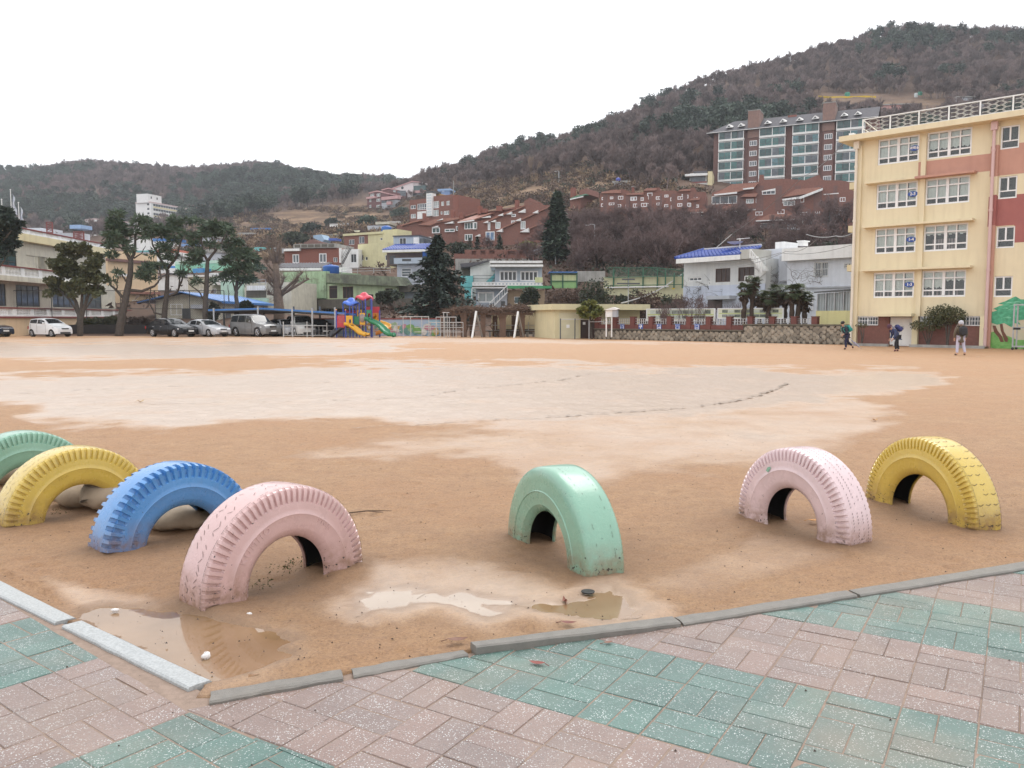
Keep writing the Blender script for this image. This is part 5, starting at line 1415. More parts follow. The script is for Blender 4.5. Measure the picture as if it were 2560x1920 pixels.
GARD=M('damp_garden_soil',(.10,.075,.05),(.07,.06,.035),scale=.8,rough=.95)
for a,b_,z in((0.3,s_step,zt1-.05),(s_step,wlen-.1,zt2-.05)):mb.box(a,b_,.25,16,-.3,z,GARD)
o=mb.build('garden_terrace');o.matrix_basis=WM;tag(o,kind='structure')
# stone retaining wall, each stone a piece
STONEM=M('rubble_stone',(.30,.26,.205),(.20,.175,.14),scale=4,rough=.8,bump=.6,bscale=14,rnd_val=.35,grime=((.11,.10,.085),.35))
MORTAR=M('dark_wall_joint',(.085,.075,.06),(.055,.05,.042),scale=6,rough=.95)
sw=thing('stone_wall','retaining wall of rounded rubble stones below the garden fence','stone wall',(WL[0],WL[1],0),wall_ang)
mb=MB();mb.box(0,s_step,.07,.45,-.2,zt1-.02,MORTAR);mb.box(s_step+.002,wlen+.6,.07,.45,-.2,zt2-.02,MORTAR);mb.build('wall_core',sw)
COPING=M('mossy_coping',(.15,.135,.10),(.10,.09,.07),scale=5)
mb=MB();mb.box(0,s_step,-.03,.5,zt1-.018,zt1+.05,COPING);mb.box(s_step+.002,wlen+.6,-.03,.5,zt2-.018,zt2+.06,COPING);mb.build('coping',sw)
r2=random.Random(21);dx=.40;dz=.29;cnt=0
row=0;z=.08
while z<zt2:
	s_=(dx/2 if row%2 else 0)+.15
	while s_<wlen+.5:
		top=zt1 if s_<s_step else zt2
		if z<top-.06:
			hx_,hz_=dx*.53*r2.uniform(.82,1.12),dz*.98*r2.uniform(.78,1.08);n=r2.choice((5,6,6,7));ph=r2.uniform(-.3,.3)
			ring=[]
			for k in range(n):
				t=2*math.pi*k/n+ph;rad=r2.uniform(.80,1.08)/(abs(math.cos(t))**1.15+abs(math.sin(t))**1.15)**.80
				ring.append((math.cos(t)*hx_*rad,min(math.sin(t)*hz_*rad,top-.03-z)))
			ring=[(a,max(b_,-.05-z))for a,b_ in ring];out=r2.uniform(.02,.075)
			v=[(a,.12,b_)for a,b_ in ring]+[(a*.94,.12-out*.75,b_*.94)for a,b_ in ring]+[(a*.70,.09-out*1.3,b_*.70)for a,b_ in ring]
			f=[tuple(range(2*n,3*n))]
			for k in range(n):
				j=(k+1)%n;f+=[(k,j,j+n,k+n),(k+n,j+n,j+2*n,k+2*n)]
			m=MB();m.add(v,f,STONEM);so_=m.build('stone',sw,False);so_.location=(s_+r2.uniform(-.03,.03),0,z+r2.uniform(-.02,.02));cnt+=1
		s_+=dx
	z+=dz*.92*.5*1.12;row+=1
REDWALL=M('dark_red_painted_wall',(.155,.05,.042),(.12,.042,.036),scale=1.2,streak=((.12,.045,.04),.4))
rw=thing('garden_fence','dark red low wall with square piers and white railing above the stones','fence',(WL[0],WL[1],0),wall_ang)
zr=wpt(1600,560+1325*.18987)[1];s0=wpt(1380+570*.18987,820)[0]
mb=MB();mb.box(s0,s_step,.10,.35,zt1+.052,zr,REDWALL);mb.build('red_wall',rw)
zp=wpt(1640,560+1228*.18987,.1)[1]
pil=[1380+x*.18987 for x in(590,820,1057,1300,1542,1797,2058)]+[1680+x*.208 for x in(683,938,1198,1465,1712)]
PS=[wpt(x,800,.1)[0]for x in pil]
for s_ in PS:
	m=MB();zb_=zr if s_<s_step else zt2+.06;zb_=zt1 if s_<s_step else zb_
	m.box(s_-.17,s_+.17,.06,.40,zb_+.055*(s_<s_step)+.001,zp,REDWALL);m.box(s_-.19,s_+.19,.04,.42,zp+.001,zp+.05,REDWALL);m.build('pier',rw)
for i in range(len(PS)-1):
	a,b_=PS[i]+.17,PS[i+1]-.17;m=MB();zb_=(zr if PS[i]<s_step-.5 else zt2+.07)+.06
	for zz_ in(zb_,(zb_+zp-.10)/2,zp-.10):m.box(a,b_,.21,.25,zz_-.015,zz_+.015,STEEL)
	k=int((b_-a)/.17)
	for j in range(1,k):x=a+(b_-a)*j/k;m.box(x-.012,x+.012,.216,.244,zb_,zp-.10,WHITE)
	m.build('railing',rw)
for ch,x,wh in zip('탐구관찰원',(925,1170,1410,1655,1910),('nearest the cream shed','with white character on solid blue','in the middle of the five','second from the right end','at the right end of the row')):
	sx,sz=wpt(1380+x*.18987,560+1355*.18987,.09)
	o=thing('letter_plate',f'square blue bordered character plate {wh}, on dark red wall','sign',(0,0,0),0,'letter plates on the red wall');o.matrix_basis=WM@Matrix.Translation((sx,.09,sz))
	m=MB();m.box(-.18,.18,-.02,.005,-.19,.19,SIGNBLUE);m.build('plate',o)
	m=MB();m.box(-.145,.145,-.026,-.021,-.155,.155,SIGNWHITE if ch!='구' else SIGNBLUE);m.build('face',o)
	t=link('lettering',text_mesh(ch,.30,SIGNBLUE if ch!='구' else SIGNWHITE,bold=.012),o);t.location=(0,-.030,0)
	# notice boards behind the railing
def board(label,x0,x1,y0,y1,zf,Y,pics,seed,group='framed notice boards'):
	a=P(*zf(x0,y1),Y);b_=P(*zf(x1,y1),Y-3.2*(x1-x0)/1000);c=P(*zf(x0,y0),Y)
	o=thing('notice_board',label,'notice board',(a[0],a[1],a[2]),math.atan2(b_[1]-a[1],b_[0]-a[0]),group);L_=math.hypot(b_[0]-a[0],b_[1]-a[1]);hh_=c[2]-a[2]
	m=MB();m.box(0,L_,0,.08,0,hh_,M('cream_board',(.66,.66,.52),(.6,.6,.46),scale=1));m.build('panel',o)
	m=MB()
	for q_ in((-.05,0,-.05,hh_+.05),(L_,L_+.05,-.05,hh_+.05)):m.box(q_[0],q_[1],-.03,.1,q_[2],q_[3],WHITE_CLEAN)
	m.box(0,L_,-.03,.1,-.05,0,WHITE_CLEAN);m.box(0,L_,-.03,.1,hh_,hh_+.05,WHITE_CLEAN);m.box(.1,.18,.02,.1,-1.2,-.05,STEEL);m.box(L_-.18,L_-.1,.02,.1,-1.2,-.05,STEEL);m.build('frame',o)
	r2=random.Random(seed);YG=M('board_green_strip',(.45,.55,.12));cols=[M('photo_grey',(.16,.17,.15),(.34,.36,.33),scale=9),M('photo_dark',(.07,.08,.07),(.22,.25,.2),scale=8),M('photo_pale',(.4,.45,.38),(.6,.62,.55),scale=7)]
	m=MB();m.box(.06,L_-.06,-.008,-.002,hh_*.48,hh_*.54,YG);m.build('strip',o)
	for i in range(pics):
		for j in(0,1):
			x=.25+(L_-.5)*(i+.5)/pics;m=MB();m.box(x-.19,x+.19,-.014,-.004,hh_*(.08+.5*j),hh_*(.40+.5*j),r2.choice(cols));m.build('photo',o)
board('long notice board with rows of photos left of the brown garage',1250,2135,1125,1265,Z1380,58.5,11,3)
board('notice board with rows of photos behind the palm trunks',555,1330,1022,1130,Z1680,54.5,9,4)
# house with the blue tiled roof
h=House('white_house','pale house with glazed blue tile roof and outside stair','house',Z1680,145,68,1120,62,y=900)
wins=[(522,533,700,698),(795,518,988,688),(203,642,355,684)]
wo_,ho_,(s0,s1,z0,z1)=h.wall(M('faint_blue_plaster',(.60,.61,.60),(.53,.545,.55),streak=((.33,.34,.36),.4),grime=((.42,.43,.46),.3)),(145,440,1130,'g'),8,wins)
SCREEN=M('dark_window_screen',(.075,.055,.052),(.05,.04,.04),scale=3,rough=.6)
for q_ in ho_[:2]:h.win(q_,nc=3,gl=SCREEN,fr=M('brown_frame',(.11,.075,.065)))
h.win(ho_[2],nc=3,gl=GL_GREY)
zl=h.pt(600,735)[1];h.box('painted_band',M('pale_blue_plaster',(.50,.54,.63),(.45,.49,.58),streak=((.3,.32,.36),.35)),(s0,s1,h.gz,zl),-.05,.02,px=False)
a=h.rect(430,908,605,1030,-.06);h.box('garage_opening',SCREEN,a,-.07,.3,px=False);a=h.rect(412,862,690,905,-.9);h.box('canopy',GREY_WALL,a,-.9,-.051,px=False)
fe=h.pt(50,430,-.8);fr_=h.pt(818,405,-.8);zf0=(fe[1]+fr_[1])/2
h.box('fascia',WHITE,(fe[0],fr_[0],zf0-.22,zf0+.14),-.82,-.55,px=False)
zb_=h.pt(400,335,1.6)[1]
h.slope('roof',BLUE_TILE,(fe[0],-.8,zf0+.10),(fr_[0],-.8,zf0+.10),(fe[0]+.7,1.8,zb_),(fr_[0],1.8,zb_),.12)
h.tiles('roof_tile',BLUE_TILE,(fe[0]+.1,-.8,zf0+.22),(fr_[0],-.8,zf0+.22),(fe[0]+.8,1.8,zb_+.12),(fr_[0],1.8,zb_+.12),.34,.11)
rm=MB();rm.tube([(fe[0]-.1,-.85,zf0+.25),(fe[0]+.7,1.8,zb_+.25)],.12,BLUE_TILE,6);rm.tube([(fe[0]+.7,1.8,zb_+.2),(fr_[0],1.8,zb_+.2)],.13,M('pale_ridge_tile',(.42,.42,.46)),6);h.part('ridge',rm)
a=h.rect(818,305,972,418,-.75);h.box('parapet',SOFFIT,a,-.75,2,px=False)
p0=h.pt(975,330,-.6);p1=h.pt(1110,500,-.6);st=MB();nst=9
for i in range(nst):
	x=p0[0]+(p1[0]-p0[0])*i/nst;zq=p0[1]+(p1[1]-p0[1])*i/nst-.35;st.box(x,x+(p1[0]-p0[0])/nst*1.15,-.95,-.06,zq-.16,zq,WHITE)
h.part('stair',st);h.poly('stair_wall',WHITE,[(965,380),(1110,520),(1130,575),(1000,690),(990,440)],-.06,-.004)
rl=MB()
for i in range(6):
	x=p0[0]+(p1[0]-p0[0])*i/5;zq=p0[1]+(p1[1]-p0[1])*i/5;rl.box(x-.04,x+.04,-.98,-.90,zq-.5,zq+.15,WHITE)
rl.tube([(p0[0],-.94,p0[1]+.15),(p1[0],-.94,p1[1]+.15)],.04,WHITE,5);h.part('stair_railing',rl)
a=h.rect(876,625,980,682,-.5);h.rail('balcony_railing',WHITE,a[0],a[1],-.5,a[2],a[3],.25,.025,0)
# satellite dish / aerial
p=h.pt(815,300,1.0);am=MB();z2_=h.pt(815,160,1.0)[1];am.tube([(0,0,0),(0,0,z2_-p[1])],.03,WHITE,6);o=thing('roof_aerial','white aerial mast with reflector on the blue tiled roof','aerial');o.location=h.root.matrix_basis@Vector((p[0],1.0,p[1]-.1));o.rotation_euler=h.root.rotation_euler
am.tube([(-.3,0,z2_-p[1]-.02),(.9,0,z2_-p[1]-.02)],.022,WHITE,5);am.build('mast',o);di=MB();di.lathe([(.001,0),(.35,.05),(.62,.20)],(-.45,0,z2_-p[1]-.42),WHITE,14);di.build('reflector',o)
# right white house
h=House('white_house','white flat roofed house with barred window next to the yellow school','house',Z1680,1130,62.5,2180,57.5,y=900)
wins=[(1706,457,1876,632),(2070,470,2150,530)]
_,ho_,(s0,s1,z0,z1)=h.wall(PALEBLUE,(1390,330,2260,'g'),8,wins)
h.win(ho_[0],nc=2,gl=GL_GREY,bars=WHITE_CLEAN);h.win(ho_[1],nc=2,gl=GL_DARK,bars=WHITE_CLEAN)
h.wall(PALEBLUE,(1052,300,1388,'g'),7,(),t=1.1,name='side_wing');a=h.rect(1288,385,1392,690,.5);h.box('stair_shaft',GREY_WALL,a,.5,1.09,px=False)
a=h.rect(1330,260,2260,352,-.5);h.box('eaves',WHITE,(h.pt(1320,320,-.5)[0],s1+.3,z1-.55,z1+.35),-.5,8.2,px=False)
a=h.rect(1240,215,1348,300,2);h.box('roof_box',WHITE,a,2,4,px=False);a=h.rect(1508,210,1578,262,2.5);h.box('chimney',WHITE,a,2.5,3.2,px=False);a=h.rect(1500,198,1586,212,2.4);h.box('chimney_cap',WHITE,a,2.4,3.3,px=False)
h.box('string_course',GREY_WALL,(s0,s1,h.pt(1800,772)[1],h.pt(1800,752)[1]),-.14,.01,px=False)
a=h.rect(1590,870,1700,1035);h.win((a[0],a[1],a[2],a[3]),nc=1,gl=GL_GREY,bars=WHITE,t=-.06,rev=.1)
# low cream outbuilding with ribbed glazing between house and school
h=House('outbuilding','low cream outbuilding with ribbed translucent screen beside the school','shed',Z1680,1728,50.5,2260,47.6,y=1220)
_,_,(s0,s1,z0,z1)=h.wall(M('lemon_render',(.66,.60,.30),(.6,.55,.27),streak=((.4,.36,.2),.4)),(1728,1042,2260,1225),5)
RIB=M('ribbed_translucent_sheet',(.33,.37,.38),(.24,.27,.28),scale=2,rough=.4)
a0=h.pt(1745,830,.1);a1=h.pt(2260,790,.1);mb=MB();n=34
for i in range(n):
	x0,x1=s0+.05+(s1-s0)*i/n,s0+.05+(s1-s0)*(i+1)/n;mb.box(x0,x1-.012,.1+.025*(i%2),.14+.025*(i%2),z1,z1+(a0[1]-z1)+(a1[1]-a0[1])*i/n-.05,RIB)
h.part('screen',mb);mb=MB()
for i in range(6):x=s0+.05+(s1-s0)*i/5;mb.box(x-.035,x+.035,.04,.09,z1,z1+(a0[1]-z1)+(a1[1]-a0[1])*i/5-.06,STEEL)
h.part('screen_post',mb);h.slope('roof',STEEL_DARK,(s0-.1,-.1,a0[1]),(s1,-.1,a1[1]),(s0-.1,4,a0[1]+.2),(s1,4,a1[1]+.2),.08)
# cream shed with the dark gate
h=House('cream_shed','low cream flat roofed shed with parapet behind the horizontal bars','shed',Z1380,30,60.5,1295,62.5,y=1490)
SHED=M('shed_cream_paint',(.64,.58,.37),(.58,.53,.34),scale=1,streak=((.45,.4,.26),.3))
a=h.rect(35,1130,375,1490);h.wall(SHED,(a[0],a[1],-.2,a[3]),5,px=False)
b_=h.rect(378,1150,1240,1490);h.wall(SHED,(b_[0],b_[1],-.2,a[3]-.02),5,[h.rect(910,1178,965,1245,1.2)]if 0 else(),t=1.2,px=False,name='rear_wall')
a=h.rect(0,1053,640,1130,-.35);e_=h.pt(1292,1100,-.35)[0];h.box('parapet',SHED,(a[0],e_,a[2],a[3]),-.35,6,px=False)
a=h.rect(92,1170,352,1490,-.03);h.box('door_panel',M('shed_door_cream',(.60,.57,.40),(.55,.52,.37)),(a[0],a[1],0,a[3]),-.03,.01,px=False)
a=h.rect(190,1325,232,1368,-.05);h.box('notice',WHITE_CLEAN,a,-.05,-.031,px=False)
a=h.rect(377,1262,570,1490,.15);h.box('gate',M('dark_brown_gate',(.06,.035,.03),(.04,.025,.022),rough=.5),(a[0],a[1],0,a[3]),.15,.22,px=False);a=h.rect(408,1290,440,1325,.1);h.box('gate_notice',WHITE_CLEAN,a,.1,.149,px=False)
# small white kiosk and grey tank beside it
h=House('meter_hut','tiny white hut with a pitched lid among the garden plants','hut',Z1380,705,57.5,850,57.3,y=1300)
h.wall(WHITE,(705,1130,795,1225),.9);h.wall(GREY_WALL,(797,1130,850,1225),.9,name='side_wall');h.poly('lid',WHITE,[(685,1132),(800,1095),(870,1115),(852,1132)],-.15,1.0);a=h.rect(705,1225,795,'g');mb=MB()
for x in(a[0]+.05,a[1]-.05):mb.box(x-.04,x+.04,.02,.1,.2,a[3],WHITE)
h.part('leg',mb)
# ------------------------------------------------------------------ teal and blue-grey houses behind the pergola
h=House('white_gabled_house','white gabled house with teal stair wall behind the dark conifer','house',Z1000,800,92,1260,92,y=600)
h.poly('wall',M('off_white_render',(.68,.68,.64),(.60,.6,.57),streak=((.4,.4,.38),.4)),[(925,130),(1170,60),(1260,100),(1260,700),(925,700)],.2,8)
h.box('dark_recess',DARK_CONC,(800,150,920,258),.8,6);h.poly('roof',SLATE,[(790,100),(1040,78),(1180,52),(1190,62),(930,140),(800,150)],-.4,8)
h.poly('stair_wall',TEAL,[(1130,340),(1255,220),(1255,280),(1200,340)],-.4,-.1);h.box('teal_box',TEAL,(798,262,962,408),-.3,3);h.box('teal_terrace',TEAL,(740,632,1230,690),-6,-3);h.box('teal_lower',TEAL,(850,410,960,630),-.2,3)
h.rail('roof_railing',STEEL_DARK,h.pt(970,300)[0],h.pt(1250,300)[0],-.8,h.pt(1000,340)[1],h.pt(1000,262)[1],1.2,.02,1)
h=House('bluegrey_house','two storey blue-grey house with white framed windows and green balcony','house',Z1000,950,85,1890,85,y=640)
wins=[(1308,193,1543,333),(1582,195,1820,333)]
_,ho_,(s0,s1,z0,z1)=h.wall(BLUEGREY,(1250,150,1870,390),7,wins,t=1.2)
for q_ in ho_:h.win(q_,nc=4,gl=GL_DARK,fw=.14,t=1.2)
h.box('eaves',WHITE,(1185,112,1885,140),-.1,8.4);h.box('eaves_dark',DARK_CONC,(1190,92,1880,112),.1,8.2);a=h.rect(1180,62,1878,92,.0)
mb=MB();mb.box(a[0],a[1],0,.12,a[2],a[2]+.08,WHITE);mb.box(a[0],a[1],0,.12,a[3]-.12,a[3],WHITE);n=16
for i in range(n+1):x=a[0]+(a[1]-a[0]-.5)*i/n;mb.box(x,x+.5*(.6+.4*(i%2)),.005,.115,a[2]+.08,a[3]-.12,WHITE)
h.part('parapet',mb)
wins2=[(1022,472,1240,615)]
_,ho2,_=h.wall(BLUEGREY,(1000,425,1410,'g'),7,wins2,t=.4,name='lower_wall');h.win(ho2[0],nc=2,gl=GL_PALE,fw=.16,t=.4)
_,ho3,_=h.wall(TAN,(1415,450,1905,'g'),7,[(1505,537,1660,625),(1325+90,590,1385+90,655)][:1],t=.2,name='tan_wall');h.win(ho3[0],nc=2,gl=GL_TEAL,fw=.05,t=.2)
h.box('floor_slab',DARK_CONC,(950,395,1890,412),-.7,2);h.box('slab_edge',WHITE,(950,412,1400,425),-.75,2);h.box('green_fascia',M('green_balcony_paint',(.07,.30,.13),(.06,.25,.11),streak=((.05,.14,.08),.4)),(1405,392,2000,428),-.8,-.68)
a=h.rect(950,345,1880,390,-.7);mb=MB();mb.box(a[0],a[1],-.7,-.6,a[3]-.1,a[3],WHITE);mb.box(a[0],a[1],-.7,-.6,a[2],a[2]+.1,WHITE);n=20
for i in range(n):x=a[0]+(a[1]-a[0])*i/n;mb.box(x,x+(a[1]-a[0])/n*.55,-.69,-.61,a[2]+.1,a[3]-.1,WHITE)
h.part('balcony_parapet',mb)
p0,p1=h.pt(1410,390,-1.2),h.pt(1180,620,-1.2);mb=MB()
for dy in(-1.25,-.85):
	mb.tube([(p0[0],dy,p0[1]),(p1[0],dy,p1[1])],.05,WHITE,5);mb.tube([(p0[0],dy,p0[1]-.7),(p1[0],dy,p1[1]-.7)],.05,WHITE,5)
	for i in range(8):t=i/7;x=p0[0]+(p1[0]-p0[0])*t;z=p0[1]+(p1[1]-p0[1])*t;mb.tube([(x,dy,z-.7),(x,dy,z)],.025,WHITE,4)
for i in range(11):t=i/10;x=p0[0]+(p1[0]-p0[0])*t;z=p0[1]+(p1[1]-p0[1])*t-.7;mb.box(x-.14,x+.14,-1.25,-.85,z,z+.05,STEEL)
h.part('stair',mb);h.poly('stair_base',GREY_WALL,[(1250,600),(1410,500),(1410,720),(1250,720)],-.6,.2);h.box('lower_window',GL_DARK,(1330,595,1385,655),-.63,-.6);h.box('water_sign',LIMEWALL,(1778,280,1878,348),-.75,-.71)
mb=MB();mb.tube([(h.pt(950,420,-.6)[0],-.6,h.pt(950,420,-.6)[1]),(h.pt(940,630,-.6)[0],-.6,h.pt(940,630,-.6)[1])],.07,WHITE,6);h.part('downpipe',mb)
# ------------------------------------------------------------------ green court walls and net behind the shed
h=House('court_wall','lime panel wall with green steel posts behind the bushes','wall',Z1380,-70,92,470,92,y=840)
for i,(a,b_)in enumerate(((0,135),(150,320))):h.box('panel',LIMEWALL,(a,672,b_,745),0,.2);h.box('panel',M('lime_green_panel',(.28,.48,.2),(.24,.42,.18)),(a,755,b_,845),-.004,.2)
for x in(-10,143,328):h.box('post',GREENSTEEL,(x-8,645,x+8,845),-.12,.1)
h.box('rail',GREENSTEEL,(-20,652,335,664),-.13,-.02);h.box('rail',GREENSTEEL,(-20,745,335,755),-.13,-.02);h.box('blue_canopy',BLUE_SHEET,(-40,628,335,640),-.4,3);h.box('concrete_wall',CONCRETE,(335,620,700,760),.3,.7)
h=House('court_wall','long cream court wall with green net frame behind the white house','wall',Z1380,690,90,1740,86,y=840)
LCR=M('pale_olive_render',(.53,.51,.33),(.47,.46,.29),streak=((.3,.29,.2),.4))
h.box('wall',LCR,(680,690,1390,'g'),.1,.5);h.box('wall',LCR,(1392,695,1740,'g'),.3,.6);h.box('kerb_rail',WHITE,(690,822,1530,836),-.2,.05)
for x in(808,1003,1196,1385,1492,1605,1715):h.box('post',GREENSTEEL,(x-7,585 if x<1500 else 640,x+7,845),-.16,0)
for y in(690,800):h.box('rail',GREENSTEEL,(690,y,1735,y+9),-.2,-.12)
mb=MB();a0,a1=h.pt(690,640,-.1),h.pt(1735,640,-.1)
top=[(745,578),(870,572),(1000,580),(1200,578),(1290,570),(1500,588),(1740,620)];tp=[h.pt(x,y,-.1)for x,y in top]
mb.tube([(s,-.1,z)for s,z in tp],.04,GREENSTEEL,5)
for x,y,x2,y2 in((870,572,808,650),(870,575,1003,660),(1290,572,1385,655),(1290,572,1196,660),(1290,572,1500,650)):p,q_=h.pt(x,y,-.1),h.pt(x2,y2,-.1);mb.tube([(p[0],-.1,p[1]),(q_[0],-.1,q_[1])],.03,GREENSTEEL,4)
h.part('net_frame',mb);nt_=MB();zt_,zb2=h.pt(1200,582,-.1)[1],h.pt(1200,690,-.1)[1];n=60
for i in range(n):x=tp[0][0]+(tp[-1][0]-tp[0][0])*i/n;nt_.tube([(x,-.1,zb2),(x,-.1,float(np.interp(x,[t[0]for t in tp],[t[1]for t in tp])))],.012,GREENSTEEL,3,False)
for k in range(7):z=zb2+(zt_-zb2)*k/7;nt_.tube([(tp[0][0],-.1,z),(tp[-1][0],-.1,z)],.012,GREENSTEEL,3,False)
tag(h.part('net',nt_),kind='stuff');h.box('yellow_sign',M('yellow_sign',(.75,.55,.04)),(1580,843,1612,858),-.3,-.25)
# ------------------------------------------------------------------ brick terrace wall with openings
h=House('terrace_wall','red brick terrace wall with square openings above the white house','wall',ZB,1690,122,2310,122,y=770)
BR=BRICK_ORANGE;holes=[(1830,718,1865,748),(1900,716,1938,746),(1970,714,2010,742),(2118,720,2172,748),(2212-5,722,2260,748)]
h.wall(BR,(1775,708,2300,782),.4,holes);h.box('base',CONCRETE,(1700,780,2310,'g'),-.05,.5);h.box('pier',BR,(1690,740,1775,'g'),.02,.6)
for x in(2110,2185,2205):h.box('post',BRICK_BROWN,(x-3,715,x+3,800),-.25,-.1)
h.poly('ramp_wall',BRICK_ORANGE,[(2300,715),(2330,760),(2420,830),(2300,840)],.1,1.5)
# ------------------------------------------------------------------ long cream annex on the left
h=House('annex_building','long two storey cream annex with balustrades and dark red rails on the left','building',ZA,-260,66,900,92,y=1300)
gA=h.pt(400,1300)[1]
W1=[(-60,1040,48,1222),(127,1055,314,1222),(415,1090,600,1232),(640,1110,802,1240)]
up=[(-120,770,130,892),(205,775,372,915)]
s_l,s_r=h.pt(-260,900)[0],h.pt(900,900)[0]
ztop=np.mean([h.pt(300,735)[1],h.pt(100,718)[1]]);
# consistent storey heights measured on the front plane
z_r3=h.pt(400,640,-.6)[1];z_b3=h.pt(400,690,-.6)[1];z_r2=h.pt(150,905,-1.2)[1];z_b2=h.pt(150,985,-1.2)[1];z_r1=h.pt(500,1236,-2)[1];z_b1=h.pt(500,1300,-2)[1]
def wz_(r,zt,zb):q_=h.rect(*r);return(q_[0],q_[1],zb,zt)
zt1_,zb1_=h.pt(220,1055)[1],h.pt(220,1222)[1];zt2_,zb2_=h.pt(60,790)[1],h.pt(60,895)[1]
hl=[wz_(r,zt1_,zb1_)for r in W1]
_,ho_,_=h.wall(PALE_CREAM,(s_l,s_r,-.5,z_b2),9,hl,px=False)
for q_ in ho_:h.win(q_,nc=4,rows=[0,.45,1],gl=GL_GREY,fr=STEEL_DARK)
hu=[wz_(r,zt2_,zb2_)for r in up]+[(s_r*.42,s_r*.50,zb2_,zt2_),(s_r*.62,s_r*.72,zb2_,zt2_)]
_,ho_,_=h.wall(PALE_CREAM,(s_l,s_r-2,z_b2,z_b3),9,hu,px=False,name='upper_wall')
for i,q_ in enumerate(ho_):h.win(q_,nc=4 if i==0 else 2,rows=[0,.3,1]if i==0 else[0,1],gl=GL_TEAL if i==0 else PALE_CREAM,fr=STEEL_DARK if i==0 else PALE_CREAM)
h.box('roof_fascia',CREAM,(s_l-.3,s_r-1.6,z_b3-.55,z_b3+.1),-.6,9.3,px=False);baluster_rail(h,s_l,s_r-1.8,-.45,z_b3+.1,z_r3)
h.box('balcony_slab',PALE_CREAM,(s_l-.2,s_r*.55,z_b2-.42,z_b2),-1.25,.02,px=False);baluster_rail(h,s_l,s_r*.55,-1.1,z_b2+.001,z_r2)
# raised forecourt in front with its own balustrade and peach retaining wall
baluster_rail(h,s_l,s_r,-2.0,z_b1,z_r1,gap=1)
h.box('retaining_cap',RED_TRIM,(s_l,s_r,z_b1-.14,z_b1-.002),-2.25,0,px=False);h.box('retaining_wall',PEACH,(s_l,s_r,-.5,z_b1-.142),-2.1,-.1,px=False)
# peach rear block
h=House('annex_rear_block','peach two storey block with brown eaves behind the first pine','building',Y200,430,100,1015,106,y=1300)
h.wall(PEACH,(360,900,1012,'g'),9);h.box('eaves',BRICK_BROWN,(380,1000,1015,1035),-.5,.02);h.box('low_eaves',TERRACOTTA,(640,1415,1060,1450),-.8,.02)
a=h.rect(690,1530,795,1640);h.win(a,nc=2,gl=GL_GREY,t=-.05,rev=.1);h.box('balcony_block',WHITE,(535,1180,625,1215),-.6,.01)
# hedge planter in front of the annex, low dark wall
HED=M('dark_planter_wall',(.05,.045,.045),(.035,.033,.035),scale=1,rough=.9)
a,b_=G(-260,846),G(470,846);
o=thing('planter_wall','low dark planter wall along the parking edge behind the white car','wall',(0,0,0));m=MB();m.box(-58,-25.5,71.6,72.0,-.1,.92,HED);m.build('wall',o)
m=MB();m.box(-58,-25.5,72.0,74.5,-.1,.8,GARD);o=m.build('planter_soil');tag(o,kind='structure')
# chain link fence on posts
o=thing('chain_link_fence','tall chain link fence on thin posts before the cream annex','fence',(0,72.6,0));m=MB();w=MB()
xs_=[-52+3.0*i for i in range(10)]
for x in xs_:m.tube([(x,0,0),(x,0,3.9)],.035,STEEL_DARK,5)
for z in(2.3,3.88):m.tube([(xs_[0],0,z),(xs_[-1],0,z)],.024,STEEL_DARK,4)
m.build('post',o)
for i in range(150):
	x=xs_[0]+(xs_[-1]-xs_[0])*i/150;w.tube([(x,0,.9),(x+2.9,0,3.88)],.006,STEEL_DARK,3,False);w.tube([(x+2.9,0,.9),(x,0,3.88)],.006,STEEL_DARK,3,False)
tag(w.build('wire_mesh',o),kind='stuff')
# ------------------------------------------------------------------ gabled cream hall with blue sheet roof
h=House('cream_hall','low cream hall with bright blue sheet metal gable roof','building',Z300,480,84,1300,84,y=830)
zr_,ze=h.pt(830,468)[1],h.pt(1300,575)[1];sp=h.pt(830,500)[0]
pk=[(0,-.3),(h.W,-.3),(h.W,ze),(sp,zr_-.25),(0,ze-.05)]
m=MB();m.prism([(a,0,b_)for a,b_ in pk][::-1],[(a,17,b_)for a,b_ in pk][::-1],PALE_CREAM);h.part('wall',m)
h.slope('roof',BLUE_SHEET,(sp,-.9,zr_-.1),(h.W+.7,-.9,ze-.25),(sp,17.6,zr_-.1),(h.W+.7,17.6,ze-.25),.09)
h.slope('roof',BLUE_SHEET,(-1.5,-.9,ze-.35),(sp,-.9,zr_-.1),(-1.5,17.6,ze-.35),(sp,17.6,zr_-.1),.09)
m=MB();m.box(h.W+.68,h.W+.78,-.9,17.6,ze-.38,ze-.14,BLUE_SHEET);h.part('gutter',m)
a=h.rect(665,630,825,780);h.win(a,nc=2,gl=GL_GREY,fw=.08,t=-.06,rev=.1);a=h.rect(820,690,930,830);h.box('door',STEEL_DARK,a,-.03,.01,px=False);a=h.rect(930,640,1100,690,-.9);h.box('porch_roof',GREY_WALL,a,-.9,-.01,px=False)
m=MB()
for y in(2,6,10,14):m.box(h.W+.001,h.W+.04,y,y+1.6,.9,2.4,GL_GREY)
h.part('side_window',m)
